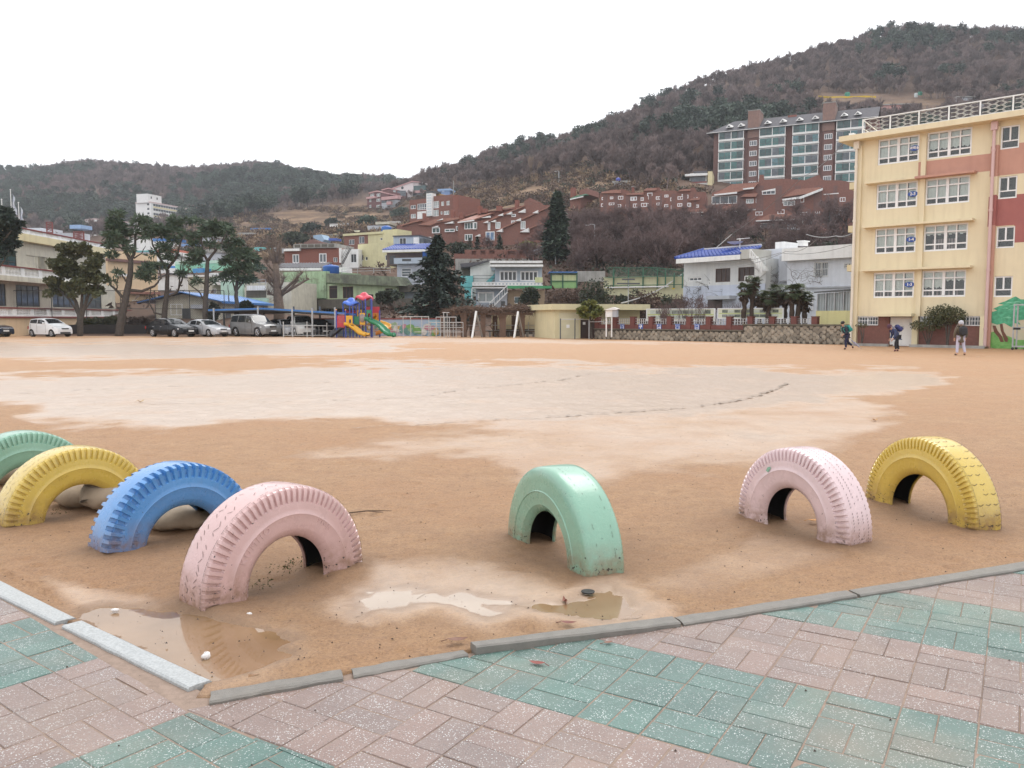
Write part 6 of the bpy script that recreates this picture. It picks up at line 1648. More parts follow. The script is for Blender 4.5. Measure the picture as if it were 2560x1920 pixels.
# carport with blue edge
cp=thing('carport','long flat carport on grey posts with a blue roof edge','carport',(0,0,0))
a=P(520,774,70);pk_=P(657,770,69);b_=P(862,782,64.5)
m=MB()
for p,q_ in((a,pk_),(pk_,b_)):
	m.prism([(p[0],p[1],p[2]-.12),(q_[0],q_[1],q_[2]-.12),(q_[0],q_[1],q_[2]+.02),(p[0],p[1],p[2]+.02)],[(p[0]+1,p[1]+6.5,p[2]-.30),(q_[0]+1,q_[1]+6.5,q_[2]-.30),(q_[0]+1,q_[1]+6.5,q_[2]-.2),(p[0]+1,p[1]+6.5,p[2]-.2)],BLUE_SHEET)
m.build('roof',cp);m=MB()
for p,q_ in((a,pk_),(pk_,b_)):m.prism([(p[0],p[1]+.1,p[2]-.2),(q_[0],q_[1]+.1,q_[2]-.2),(q_[0],q_[1]+.1,q_[2]-.122),(p[0],p[1]+.1,p[2]-.122)],[(p[0]+1,p[1]+6.4,p[2]-.4),(q_[0]+1,q_[1]+6.4,q_[2]-.4),(q_[0]+1,q_[1]+6.4,q_[2]-.303),(p[0]+1,p[1]+6.4,p[2]-.303)],STEEL_DARK)
m.build('soffit',cp)
for px,Y in((535,69.6),(645.5,68.6),(731,66.8),(781,65.8),(838,64.9)):
	p=P(px,800,Y);m=MB();m.box(p[0]-.06,p[0]+.06,p[1]-.06,p[1]+.06,0,2.32 if px!=645.5 else 2.45,STEEL);m.build('post',cp)
for px,Y in((560,75),(660,74),(735,72.5),(800,71)):
	p=P(px,800,Y);m=MB();m.box(p[0]-.06,p[0]+.06,p[1]-.06,p[1]+.06,0,2.5,STEEL_DARK);m.build('post',cp)
	# ------------------------------------------------------------------ mossy green house and neighbours
h=House('green_house','mossy pale green two storey house with stained parapet and long dark balcony','house',Z680,150,112,1810,104,y=700)
wins=[(753,392,860,558),(932,402,1070,558),(1490,425,1588,590),(1255,505,1335,560)]
LG=M('light_green_render',(.50,.60,.38),(.43,.53,.33),streak=((.2,.22,.14),.5),grime=((.2,.2,.15),.35))
_,ho_,_=h.wall(LG,(712,360,1640,600),7,wins,t=.5)
for i,q_ in enumerate(ho_):h.win(q_,nc=(1,3,1,2)[i],rows=[0,.78,1]if i==0 else[0,1],gl=M('dull_dark_glass',(.05,.04,.04),(.03,.03,.03)),fr=BRICK_BROWN,t=.5)
h.wall(MOSSGREEN,(150,205,712,560),8,[(412,468,455,505)],t=.3,name='left_wall');h.poly('parapet',M('black_stained_green',(.23,.27,.18),(.13,.14,.10),scale=.9,streak=((.05,.05,.04),.75),grime=((.06,.06,.05),.7)),[(715,228),(1610,270),(1690,390),(1610,395),(715,350)],-.6,7)
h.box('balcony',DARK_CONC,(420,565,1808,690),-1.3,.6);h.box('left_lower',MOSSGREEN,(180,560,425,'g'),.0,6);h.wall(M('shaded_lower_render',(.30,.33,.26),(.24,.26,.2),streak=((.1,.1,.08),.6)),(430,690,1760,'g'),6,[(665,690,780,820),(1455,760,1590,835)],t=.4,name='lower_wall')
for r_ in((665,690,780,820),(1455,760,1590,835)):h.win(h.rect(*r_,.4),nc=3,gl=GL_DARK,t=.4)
h.box('pillar',CONCRETE,(628,668,662,'g'),-.9,-.4);h.box('right_wing',PALEMINT,(1762,560,1890,'g'),-.3,3);h.rail('roof_rail',STEEL,h.pt(860,220)[0],h.pt(1500,240)[0],1,h.pt(900,232)[1],h.pt(900,165)[1],2.2,.025,1)
h.tank(620,110,800,228,1.0,label='large dark blue water tank on the mossy green roof')
h=House('tiled_roof_house','low house with grey tiled roof and white eaves behind the bare tree','house',Z680,20,123,680,122,y=200)
h.box('wall',PALE_CREAM,(20,195,640,'g'),.5,6);zf_=h.pt(400,182,-.3);e0,e1=h.pt(20,185,-.3)[0],h.pt(645,185,-.3)[0];h.box('fascia',WHITE,(e0,e1,zf_[1]-.1,zf_[1]+.25),-.32,-.1,px=False);zb_=h.pt(400,105,3)[1]
h.slope('roof',GREY_TILE,(e0,-.3,zf_[1]+.2),(e1,-.3,zf_[1]+.2),(e0,3,zb_),(e1,3,zb_),.1);h.tiles('roof_tile',GREY_TILE,(e0,-.3,zf_[1]+.3),(e1,-.3,zf_[1]+.3),(e0,3,zb_+.1),(e1,3,zb_+.1),.42,.14)
h.box('white_terrace',WHITE,(800,150,980,225),.4,3)
h=House('brick_house','red brick house with white framed windows and iron stair behind the water tank','house',Y560,985,138,1880,136,y=1000)
wins=[(1112,882,1222,1028),(1545,868,1668,1020),(1780,935,1845,1010)]
_,ho_,_=h.wall(BRICK_RED,(985,790,1880,1060),8,wins)
for i,q_ in enumerate(ho_):h.win(q_,nc=2,gl=GL_GREY,fw=.15 if i<2 else.05)
h.box('base',CONCRETE,(985,1060,1900,'g'),.02,8);h.box('parapet',CONCRETE,(1130,712,1820,780),-.5,7);mb=MB();a=h.rect(1140,722,1800,768,-.5)
for i in range(6):x=a[0]+(a[1]-a[0])*i/6;mb.box(x+.1,x+(a[1]-a[0])/6-.1,-.54,-.502,a[2],a[3],DARK_CONC)
h.part('parapet_panel',mb);h.box('white_eaves',WHITE,(970,790,1225,828),-.7,1);h.box('corner_post',WHITE,(1872,780,1900,1020),-.05,.3)
h.wall(WHITE,(1900,800,2185,'g'),6,[(2062,878,2155,1018)],t=.5,name='white_wall');h.win(h.rect(2062,878,2155,1018,.5),nc=2,gl=GL_DARK,t=.5)
p0,p1=h.pt(2060,790,-.8),h.pt(1930,1040,-.8);mb=MB()
for dy in(-1.2,-.7):mb.tube([(p0[0],dy,p0[1]),(p1[0],dy,p1[1])],.06,STEEL_DARK,4);mb.tube([(p0[0],dy,p0[1]+.9),(p1[0],dy,p1[1]+.9)],.035,STEEL_DARK,4)
for i in range(13):t=i/12;x=p0[0]+(p1[0]-p0[0])*t;z=p0[1]+(p1[1]-p0[1])*t;mb.box(x-.16,x+.16,-1.2,-.7,z,z+.05,STEEL_DARK)
h.part('iron_stair',mb);h.poly('gable',BRICK_BROWN,[(1300,695),(1430,640),(1610,690),(1610,715),(1300,715)],3,6);h.box('blue_tarp',BLUE_TILE,(1700,620,1830,660),4,6);h.poly('tin_shed',M('pale_blue_tin',(.30,.42,.55),(.26,.36,.48)),[(1450,575),(1580,560),(1630,640),(1600,680),(1455,620)],6,9)
dm=MB();dm.lathe([(.001,0),(.3,.05),(.48,.18)],(h.pt(1715,1020,-.3)[0],-.3,h.pt(1715,1035,-.3)[1]),WHITE,14);dm.box(h.pt(1715,1020,-.3)[0]-.03,h.pt(1715,1020,-.3)[0]+.03,-.33,-.27,h.pt(1715,1080,-.3)[1],h.pt(1715,1035,-.3)[1],WHITE);h.part('dish',dm)
h=House('cream_house','tall blank cream house with small dark windows left of the blue roof','house',Y860,225,138,700,134,y=1300)
_,ho_,_=h.wall(M('butter_render',(.60,.56,.34),(.54,.5,.30),streak=((.36,.33,.2),.4),grime=((.42,.39,.26),.3)),(225,1160,705,'g'),8,[(235,1345,315,1440),(345,1378,385,1436),(668,1350,698,1436)])
for q_ in ho_:h.win(q_,nc=1,gl=GL_DARK)
h=House('cream_house','cream and red brick house with a blue water drum on its roof','house',Y860,0,152,870,146,y=1160)
_,ho_,_=h.wall(BRICK_ORANGE,(0,1025,388,'g'),8,[(242,1050,330,1160),(80,1100,170,1180)])
for q_ in ho_:h.win(q_,nc=2,gl=GL_GREY)
BUT=M('butter_render',(0,0,0));_,ho_,_=h.wall(BUT,(390,1005,640,'g'),8,[(588,1072,628,1108)],name='cream_wall');h.win(ho_[0],nc=1);h.box('eaves',BUT,(-20,985,640,1022),-.3,8);h.box('stair_tower',BUT,(628,935,862,'g'),-.2,4);h.tank(572,868,705,1008,4.2,label='tall blue water drum on the cream house');
dm=MB();q_=h.pt(212,990,.6);dm.lathe([(.001,0),(.4,.08),(.6,.3)],(q_[0],.6,q_[1]+.1),WHITE,14);h.part('dish',dm)
h=House('blue_roof_house','grey-blue house with glazed blue tile roof left of the conifer','house',ZB,1130,108,1560,106,y=960)
BW=M('brown_stucco',(.16,.12,.11),(.12,.09,.085));a=h.rect(1160,730,1470,830,.6);h.box('upper_wall',BW,a,.6,6,px=False);a=h.rect(1182,755,1228,822,.56);h.box('door',GL_DARK,a,.55,.59,px=False)
fe,fr_=h.pt(1125,722,-.6),h.pt(1540,716,-.6);h.box('fascia',WHITE,(fe[0],fr_[0],fe[1]-.12,fe[1]+.16),-.62,-.4,px=False);zb_=h.pt(1300,672,1.6)[1]
h.slope('roof',BLUE_TILE,(fe[0],-.6,fe[1]+.12),(fr_[0],-.6,fe[1]+.12),(fe[0]+.9,1.7,zb_),(fr_[0],1.7,zb_),.1);h.tiles('roof_tile',BLUE_TILE,(fe[0]+.1,-.6,fe[1]+.22),(fr_[0],-.6,fe[1]+.22),(fe[0]+1,1.7,zb_+.1),(fr_[0],1.7,zb_+.1),.36,.12)
_,ho_,_=h.wall(BLUEGREY,(1212,600,1415,668),5,[(1258,615,1312,668)],t=2.2,name='roof_room');h.win(ho_[0],nc=2,gl=GL_DARK,t=2.2);h.box('roof_room_cap',SLATE,(1205,594,1420,602),2.0,7.4);h.box('side_room',WHITE,(1370,610,1412,665),2.1,2.19);h.box('glazed_side',GL_GREY,(1415,618,1450,668),2.4,5)
h.box('balcony',BLUEGREY,(1215,772,1480,818),-.9,.5);mb=MB()
for i in range(5):x,z=h.pt(1288+i*14,790,-.9);mb.box(x-.12,x+.12,-.92,-.895,z-.15,z+.15,GL_DARK)
h.part('balcony_hole',mb);_,ho_,_=h.wall(M('lilac_grey_render',(.45,.47,.53),(.39,.41,.47),streak=((.25,.26,.3),.4)),(1240,820,1480,'g'),6,[(1275,855,1352,922)],t=-.1,name='lower_wall');h.win(ho_[0],nc=1,rows=[0,.33,.66,1],gl=GL_GREY,t=-.1)
h.tank(1432,705,1490,765,-.5,label='blue water tank under the blue tile roof edge');h.box('lower_roof',DARK_CONC,(1225,985,1500,1040),-1.5,0)
# ------------------------------------------------------------------ houses glimpsed between the cedars
h=House('mint_warehouse','wide mint green building behind the cedars','building',Y200,1255,150,1900,146,y=1200)
h.wall(MINT,(1255,1020,1900,1200),8);h.box('parapet',PALEMINT,(1250,1010,1900,1050),-.1,8.2);h.box('base',GREENSTEEL,(1240,1180,1900,'g'),.01,7)
h.tank(1485,1112,1620,1215,-2,M('light_blue_tank',(.07,.28,.58),(.06,.24,.5),rough=.4),True,'square light blue water tank before the mint building')
h=House('grey_gable_house','pale grey gabled house between the second and third cedars','house',Y200,1000,118,1420,116,y=1350)
h.poly('wall',WHITE,[(1010,1230),(1180,1185),(1420,1240),(1420,1600),(1010,1600)],0,7);h.poly('roof',SLATE,[(1005,1225),(1185,1170),(1425,1232),(1425,1245),(1185,1188),(1005,1240)],-.3,7);a=h.rect(1170,1290,1290,1410);h.win(a,nc=2,gl=GL_GREY,t=-.06,rev=.1);a=h.rect(1340,1330,1395,1370);h.win(a,nc=1,t=-.06,rev=.1)
h=House('cream_cottage','beige cottage with small windows behind the third cedar','house',Y200,1420,112,1860,110,y=1400)
h.wall(PALE_CREAM,(1420,1215,1735,'g'),7);h.box('eaves',WHITE,(1410,1200,1745,1222),-.3,7.2);a=h.rect(1570,1380,1620,1420);h.win(a,nc=1,t=-.06,rev=.1);h.box('porch',WHITE,(1740,1240,1860,1330),.2,3);a=h.rect(1735,1380,1790,1440,.1);h.win(a,nc=2,t=.1,rev=.1)
h=House('mint_cottage','pale mint two storey house right of the third cedar','house',Y200,1850,106,2230,105,y=1400)
h.wall(PALEMINT,(1850,1280,2140,'g'),6);h.box('eaves',WHITE,(1700,1170,1900,1200),-.3,3)
h=House('balcony_house','house with white corrugated balcony screen beside the bare pollarded tree','house',ZA,1930,104,2120,103,y=1100)
h.wall(PALE_CREAM,(1930,1030,2300,'g'),6);a=h.rect(1950,1055,2100,1092,-.6);n=16;mb=MB()
for i in range(n):x=a[0]+(a[1]-a[0])*i/n;mb.box(x,x+(a[1]-a[0])/n*.8,-.6+.02*(i%2),-.57+.02*(i%2),a[2],a[3],WHITE)
h.part('screen',mb);h.box('dark_opening',DARK_CONC,(1945,1095,2100,1150),-.1,.02);h.box('slab',PALEMINT,(1900,1155,2110,1200),-.4,.01);a=h.rect(1940,1010,2100,1050,-.6);h.rail('roof_rail',STEEL,a[0],a[1],-.6,a[2],a[3],.8,.03,1)
def cottage(label,zf,x0,yt,x1,yb,Y,mat,roof=None,rmat=BLUE_SHEET,wins=(),gl=GL_GREY,depth=6,ov=.3,flat=True,rise=0):
	h=House('hillside_house',label,'house',zf,x0,Y,x1,Y-1,y=yb)
	h.wall(mat,(x0,yt,x1,'g'),depth)
	for w in wins:h.win(h.rect(*w),nc=2,gl=gl,t=-.07,rev=.1)
	if roof:a=h.rect(*roof,-ov);h.box('roof',rmat,a,-ov,depth+ov,px=False)
	return h
cottage('white house with blue roof glimpsed above the second cedar',Y200,960,750,1220,800,235,WHITE,(955,715,1225,752));cottage('white house with pale blue roof glimpsed beside the third cedar',Y200,1340,820,1560,880,230,WHITE,(1335,785,1560,822),M('pale_blue_sheet',(.2,.33,.6)))
cottage('grey concrete house high between the third and fourth cedars',Y200,1600,700,1720,760,240,GREY_WALL,(1590,680,1725,702),CONCRETE);cottage('wide white house behind the second cedar crown',Y200,640,720,1000,880,260,WHITE,(640,700,760,722),CONCRETE,[(860,850,920,905)]);cottage('teal fronted house behind the second cedar',Y200,740,890,1010,1000,190,PALEBLUE,(735,875,1010,892),TEAL)
cottage('red roofed house behind the third cedar',Y200,1010,900,1300,1030,185,WHITE,(1000,862,1240,902),M('orange_red_roof',(.45,.14,.09)));cottage('grey shed with long roof behind the third cedar',Y200,1560,900,1860,1010,178,GREY_WALL,(1540,860,1870,905),CONCRETE)
cottage('small house with blue eaves left of the mint building',Y200,1000,1110,1250,1190,150,WHITE,(990,1070,1120,1112));cottage('white house behind the mint building',Y200,1130,960,1260,1110,160,WHITE,(1120,945,1270,965),CONCRETE,[(1155,1040,1190,1090),(1200,1040,1240,1090)])
cottage('maroon house with white porch frame high on the left',Y560,225,560,770,680,285,BRICK_BROWN,(215,530,465,562),CONCRETE,[(360,580,440,622)],GL_GREY)
cottage('cream house with bright blue roof on the left hillside',Y560,375,495,760,560,335,CREAM,(430,455,745,490),BLUE_SHEET,[(480,500,530,530)]);cottage('pink cottage below the maroon house',Y560,450,650,622,800,240,PINKWALL,(445,640,620,655),PINKWALL,[(555,715,590,745)])
cottage('salmon house with teal roof beside the pollarded tree',Y560,290,830,690,900,200,M('salmon_render',(.5,.3,.26)),(490,768,680,835),TEAL);cottage('beige house behind the pollarded tree',Y560,560,850,880,1040,170,TAN,(780,775,870,950),GREY_WALL)
cottage('cream low house with terrace on the left hill',Y560,520,395,790,450,400,PALE_CREAM);cottage('pink hut at the left end of the terrace house',Y560,405,395,520,455,395,PINKWALL,(400,388,525,398),GREY_WALL)
h=cottage('pink and brown house with light blue roof on the left ridge',Y560,640,240,790,395,425,BRICK_BROWN,(630,215,790,245),M('light_blue_roof',(.3,.45,.7)),[(660,262,710,305),(690,350,740,390)]);h.poly('pink_stair',PINKWALL,[(790,225),(880,225),(945,320),(1030,345),(940,385),(790,385)],-.5,4)
h=cottage('grey stone walled hut below the wood',Y560,1130,195,1420,300,435,GREY_WALL,(1125,180,1400,200),CONCRETE);h.box('white_door',WHITE,(1160,262,1200,318),-.4,-.1)
cottage('small white house with two square windows on the terraces',Y560,1718,385,1958,490,300,WHITE,(1710,376,1965,386),CONCRETE,[(1765,400,1800,442),(1862,400,1895,442)]);cottage('dark grey and maroon house next to the small white one',Y560,1965,385,2200,520,305,BRICK_BROWN,(1965,378,2200,388),GREY_WALL,[(2080,410,2130,450)])
cottage('turquoise house on the terraces',Y560,1990,465,2125,525,285,M('turquoise_render',(.22,.5,.56)),(1985,458,2130,466),TEAL,[(2045,480,2085,515)]);cottage('light blue shed row below the small white house',Y560,1770,500,1900,545,270,M('sky_blue_paint',(.25,.48,.62)),(1760,525,2100,545));cottage('cream house with long flat roof behind the brick house',Y560,1780,560,2220,640,215,CREAM,(1775,545,2220,565),CREAM);cottage('weathered white house behind the brick house roof',Y560,1640,570,1790,660,205,PALE_CREAM,(1635,560,1795,575),CONCRETE,[(1660,600,1720,640)])
cottage('grey green tin house above the cream houses',Y860,380,870,740,990,215,GREY_WALL,(510,810,740,850),PALE_CREAM);cottage('pale rubble house at the foot of the brick rows',Y860,640,830,900,960,235,PINKWALL,(700,800,900,835),M('pale_rubble',(.5,.48,.46)))
# ------------------------------------------------------------------ white slab flats far left
def slab(label,x0,Y0,x1,Y1,yt,yb,rows,z1=ZA,pent=None,dep=11):
	h=House('slab_apartment',label,'apartment block',z1,x0,Y0,x1,Y1,y=yb)
	WS=M('far_white_render',(.72,.72,.71),(.66,.66,.655),scale=.2)
	zt,zb=h.pt(x0+5,yt)[1],h.pt(x0+5,yb)[1];fh=(zt-zb)/rows;W_=h.W;wn_s=W_*.06
	holes=[(wn_s,W_*.93,zt-fh*(k+.62),zt-fh*(k+.12))for k in range(rows+4)]
	h.wall(WS,(0,W_,zt-fh*(rows+9),zt),dep,holes,px=False,rev=.6)
	h.box('roof_edge',M('pale_pink_parapet',(.62,.48,.47)),(-.2,W_*.9,zt,zt+.7),-.1,dep+.1,px=False);h.box('end_fin',WS,(W_*.93,W_+.01,zt-fh*9,zt+.9),-1.2,0,px=False)
	YB=M('pale_yellow_band',(.66,.58,.36))
	for k,q_ in enumerate(holes):
		m=MB();m.box(q_[0],q_[1],.3,.36,q_[2],q_[3],GL_GREY);w=h.part('window',m);f=MB();n=14
		for i in range(n+1):x=q_[0]+(q_[1]-q_[0])*i/n;f.box(x-.08,x+.08,.22,.299,q_[2],q_[3],WS)
		h.part('mullion',f,w)
		if k%2==0:h.box('yellow_band',YB,(wn_s,W_*.93,q_[2]-fh*.38,q_[2]-.1),-.05,.0,px=False)
		m=MB();m.box(-.02,.05,dep*.10,dep*.24,q_[2]+.2,q_[3],GL_DARK);h.part('end_window',m)
	if pent:h.box('penthouse',WS,(-1,W_*.30,zt,zt+pent),dep*.1,dep*.85,px=False);m=MB();[m.box(W_*f,W_*f+.9,dep*.1-.05,dep*.1-.001,zt+pent*.5,zt+pent*.75,GL_DARK)for f in(.04,.18)];h.part('penthouse_window',m)
slab('tall white slab apartment with rooftop box on the left hill',1195,500,1508,533,402,545,4,pent=5.2)
slab('lower white and yellow slab apartment half hidden by cedars',748,470,1060,490,535,640,3,dep=9)
cottage('white cube house left of the slab apartments',ZA,705,628,745,690,440,WHITE)
cottage('pale house under the net on the far left',ZA,520,640,630,690,330,PALEBLUE,(550,575,640,605),M('light_blue_roof',(.3,.45,.7)));cottage('faint white house below the red mast on the far left',ZA,250,610,420,660,340,PALEBLUE,(190,600,320,632),PALEBLUE);cottage('pale hall behind the annex roof',ZA,430,640,560,690,300,GREY_WALL)
# ------------------------------------------------------------------ pink houses, brick office
h=House('pink_terrace_house','maroon house with pink roofs and stepped balconies on the ridge','house',Y860,365,405,610,400,y=620)
MAR=M('maroon_brick',(.17,.075,.075),(.13,.06,.06));PK=M('pale_pink_trim',(.55,.33,.33),(.48,.28,.28))
wins=[(410,440,445,488),(410,535,445,585),(525,435,590,480),(525,535,590,580)]
_,ho_,_=h.wall(MAR,(375,430,610,'g'),10,wins,rev=.3)
for q_ in ho_:h.win(q_,nc=2,gl=GL_PALE,fw=.15,rev=.3)
_,ho_,_=h.wall(MAR,(415,325,720,430),9,[(425,350,490,395),(530,350,590,400)],t=1,name='top_storey',rev=.3)
for q_ in ho_:h.win(q_,nc=2,gl=GL_PALE,fw=.15,t=1,rev=.3)
h.poly('roof',PK,[(398,335),(535,300),(720,345),(720,360),(535,318),(400,350)],.2,10.5);h.box('balcony',PK,(362,400,500,432),-1.2,1);h.box('balcony',PK,(605,395,870,445),-1.5,1);h.box('wing',GREY_WALL,(610,445,760,'g'),0,8);h.box('wing_glass',GL_GREY,(612,450,692,500),-.2,-.01);h.box('balcony',PK,(690,480,765,530),-1.2,-.02);h.box('white_pier',WHITE,(358,580,388,620),-.5,-.1)
h=House('pink_gable_house','white and maroon gabled house with pink roof edge beside the stepped one','house',Y860,610,415,1330,408,y=420)
h.poly('left_wall',MAR,[(615,290),(720,265),(830,290),(1010,330),(1010,480),(615,480)],0,8);h.poly('roof_edge',PK,[(605,285),(720,255),(850,285),(850,298),(720,270),(610,300)],-.5,8);h.box('window_strip',GL_GREY,(865,305,1005,390),-.15,-.01);h.box('window_strip',GL_PALE,(800,290,840,360),-.15,-.01)
h.poly('white_wall',M('pinkish_white',(.68,.62,.62),(.62,.56,.56)),[(790,260),(1130,165),(1130,440),(1010,440),(1010,320),(870,290)],1.5,9);h.poly('roof',PK,[(780,262),(1100,145),(1250,160),(1250,172),(1105,160),(790,272)],1.0,9.5)
h.box('balcony_block',M('pinkish_white',(0,0,0)),(1130,165,1280,225),2,8);h.box('glazed_floor',GL_TEAL,(1130,220,1325,300),1.2,7);h.box('balcony',PK,(1120,300,1330,338),.4,1.19);h.box('glazed_floor',GL_GREY,(1115,338,1330,410),1.2,7);h.box('lower_wall',MAR,(1110,410,1330,'g'),1.3,7);m=MB();q_=h.pt(950,258,1.5);m.lathe([(.001,0),(.7,0)],(q_[0],1.45,q_[1]),GL_DARK,12,'y');h.part('round_window',m)
h=House('brick_office','broad red brick building with a tall white glass block stair strip','building',Y860,1065,212,1840,204,y=700)
wins=[(1082,540,1168,600),(1192,512,1340,615),(1432,475,1545,590),(1578,480,1625,550),(1665,470,1718,540),(1085,682,1170,752),(1435,615,1540,720),(1620,630,1710,695),(1570,640,1600,690)]
_,ho_,_=h.wall(BRICK_ORANGE,(1065,425,1760,'g'),10,wins,rev=.25)
for i,q_ in enumerate(ho_):h.win(q_,nc=(2,4,4,2,2,2,3,3,1)[i],rows=[0,.3,1]if i in(1,2)else[0,1],gl=GL_PALE if i>1 else GL_GREY,fw=.12,rev=.25)
h.box('right_block',BRICK_RED,(1762,375,1850,'g'),-.5,9);h.box('upper_wall',BRICK_ORANGE,(1440,380,1760,426),.01,9);h.poly('rear_roof',M('ochre_roof',(.40,.25,.10)),[(1450,385),(1465,335),(1660,378)],2,8);h.box('stair_strip',WHITE,(1340,345,1432,716),-.6,1);a=h.rect(1352,355,1425,712,-.6);GB=M('glass_block',(.62,.68,.7),(.5,.56,.6),scale=6,rough=.2)
for k in range(8):
	for i in range(2):m=MB();zz0=a[2]+(a[3]-a[2])*k/8;x0=a[0]+(a[1]-a[0])*i/2;m.box(x0+.06,x0+(a[1]-a[0])/2-.06,-.66,-.601,zz0+.12,zz0+(a[3]-a[2])/8-.12,GB);h.part('glass_block',m)
h.box('white_shutter',WHITE,(1190,640,1332,760),-.06,.01);h.box('stair_head',STEEL_DARK,(1340,310,1450,345),-.3,3)
cottage('small blue house behind the brick building',Y860,1530,300,1720,350,310,M('cornflower_render',(.2,.3,.52)),(1520,272,1735,302),M('light_blue_roof',(.3,.45,.7)),[(1595,305,1630,325)]);cottage('white hut right of the brick building',Y860,1855,420,1985,480,260,WHITE,(1850,405,1990,422),CONCRETE,[(1880,435,1930,465)]);cottage('greenish hut with dark roof right of the brick building',Y860,1850,525,1960,590,240,PALEMINT,(1850,490,2000,528),STEEL_DARK)
cottage('pale house with flat roof near the big dark tree on the terraces',Y1120,1090,420,1245,500,350,PALEBLUE,(1085,408,1250,422),WHITE,[(1130,440,1170,480)]);h=cottage('grey shed under a yellow tarpaulin on the terraces',Y1120,560,540,735,600,330,GREY_WALL);h.poly('tarpaulin',M('ochre_tarpaulin',(.42,.25,.06)),[(545,560),(600,515),(735,518),(735,540),(560,565)],-.6,4)
h=House('red_hut','small red hut with white gable roof high on the slope','hut',Y1120,1480,345,1830,340,y=280)
h.poly('wall',M('crimson_boards',(.32,.055,.06),(.26,.05,.05)),[(1710,150),(1770,110),(1830,115),(1830,300),(1715,300)],0,5);h.poly('roof',WHITE,[(1695,165),(1765,85),(1935,100),(1930,118),(1775,102),(1712,172)],-.8,6);h.poly('fence',M('crimson_boards',(0,0,0)),[(1480,280),(1715,225),(1715,258),(1480,300)],-.3,-.1)
# ------------------------------------------------------------------ stepped brick row houses (left rows)
h=House('row_house','stepped red brick row house with sloping copings and white bay windows','row house',Y1120,160,166,1680,160,y=1300,group='stepped brick row houses')
COPE=TERRACOTTA
wins=[(265,1015,410,1125),(270,1205,400,1310),(130+40,1090,205,1155)]
_,ho_,_=h.wall(BRICK_ORANGE,(160,990,640,'g'),9,wins[:2],t=.2,name='left_wall')
for q_ in ho_:h.win(q_,nc=3,gl=GL_TEAL,fw=.14,t=.2)
h.box('bay_side',WHITE,(405,1010,462,1125),-.5,.3);h.box('bay_glass',GL_TEAL,(428,1025,455,1108),-.55,-.51)
h.slope('roof',COPE,(h.pt(155,1020,-.6)[0],-.6,h.pt(155,1015,-.6)[1]),(h.pt(430,975,-.6)[0],-.6,h.pt(430,975,-.6)[1]),(h.pt(520,885,5)[0],5,h.pt(520,888,5)[1]),(h.pt(800,848,5)[0],5,h.pt(800,850,5)[1]),.2)
h.poly('fascia',WHITE,[(155,1008),(425,968),(425,992),(155,1024)],-.75,-.6)
wins=[(650,1010,690,1140),(775,1010,855,1118),(1185,995,1262,1128),(1035,880,1105,925),(1030,985,1090,1040),(615,1165,760,1310)]
h.poly('main_wall',BRICK_ORANGE,[(430,1010),(690,940),(1240,742),(1240,668),(1330,612),(1330,665),(1520,730),(1700,738),(1700,1450),(430,1450)],.0,9)
for i,w in enumerate(wins):h.win(h.rect(*w),nc=2 if i!=3 else 1,gl=(GL_PALE,GL_PALE,GL_PALE,GL_GREY,GL_GREY,GL_BLUE)[i],fw=.14,t=-.18,rev=.2)
for pl in([(575,1012),(1240,738),(1240,752),(580,1030)],[(800,1135),(1690,732),(1690,748),(805,1152)],[(1160,1168),(1530,1022),(1530,1036),(1165,1184)]):h.poly('coping',COPE,pl,-.5,.05)
for pl in([(1135,852),(1250,795),(1250,855)],[(945,882),(1030,840),(1030,885)],[(805,905),(890,866),(890,907)],[(570,1022),(650,985),(650,1022)],[(690,1005),(770,972),(770,1012)],[(1085,990),(1180,945),(1180,992)],[(1165,1172),(1312,1102),(1312,1175)],[(1370,862),(1460,815),(1460,865)],[(780,1165),(880,1115),(880,1170)],[(435,1242),(515,1205),(515,1245)],[(535,940),(680,905),(680,935)]):h.poly('white_soffit',WHITE,pl,-.7,-.02)
for x0,y0,x1,y1,t in((1085,690,1130,800,2),(1090,650,1135,690,2.4),(480,745,530,880,3),(530,790,620,860,3.2),(785,745,860,830,3),(195,845,245,960,3)):h.box('chimney',BRICK_RED,(x0,y0,x1,y1),t,t+1.2)
h.poly('rear_wall',BRICK_ORANGE,[(250,980),(280,910),(480,860),(800,820),(1240,735),(1240,900),(300,1000)],4.5,11);h.poly('rear_coping',COPE,[(280,905),(480,845),(800,818),(1090,775),(1090,788),(480,860),(285,920)],4,5)
h=House('row_house','lower brick row house with terracotta roofs left of the big stepped one','row house',Y860,880,172,1900,168,y=1050,group='stepped brick row houses')
h.poly('wall',BRICK_ORANGE,[(860,870),(1050,830),(1130,790),(1260,770),(1500,775),(1620,800),(1900,760),(1900,1250),(860,1250)],.3,9)
for pl,t in(([(920,862),(1120,800),(1270,772),(1270,792),(1130,822),(925,880)],-.3),([(1200,860),(1480,770),(1720,745),(1860,740),(1860,765),(1500,830),(1400,870)],-.2)):h.poly('roof',COPE,pl,t,6)
for w in((1432,905,1560,995),(1820,880,1890,955),(1330,1055,1420,1130),(1640,925,1800,975)):h.win(h.rect(*w),nc=2,gl=GL_TEAL,fw=.14,t=-.1,rev=.2)
for pl in([(1425,905),(1520,870),(1520,900)],[(1505,795),(1600,755),(1600,775)],[(1630,840),(1770,800),(1770,835)]):h.poly('white_soffit',WHITE,pl,-.6,.28)
for x0,y0,x1,y1,t in((1275,668,1310,790,1),(1335,750,1370,800,1),(1735,615,1780,740,3),(1880,648,1945,760,3)):h.box('chimney',BRICK_RED,(x0,y0,x1,y1),t,t+1.0)
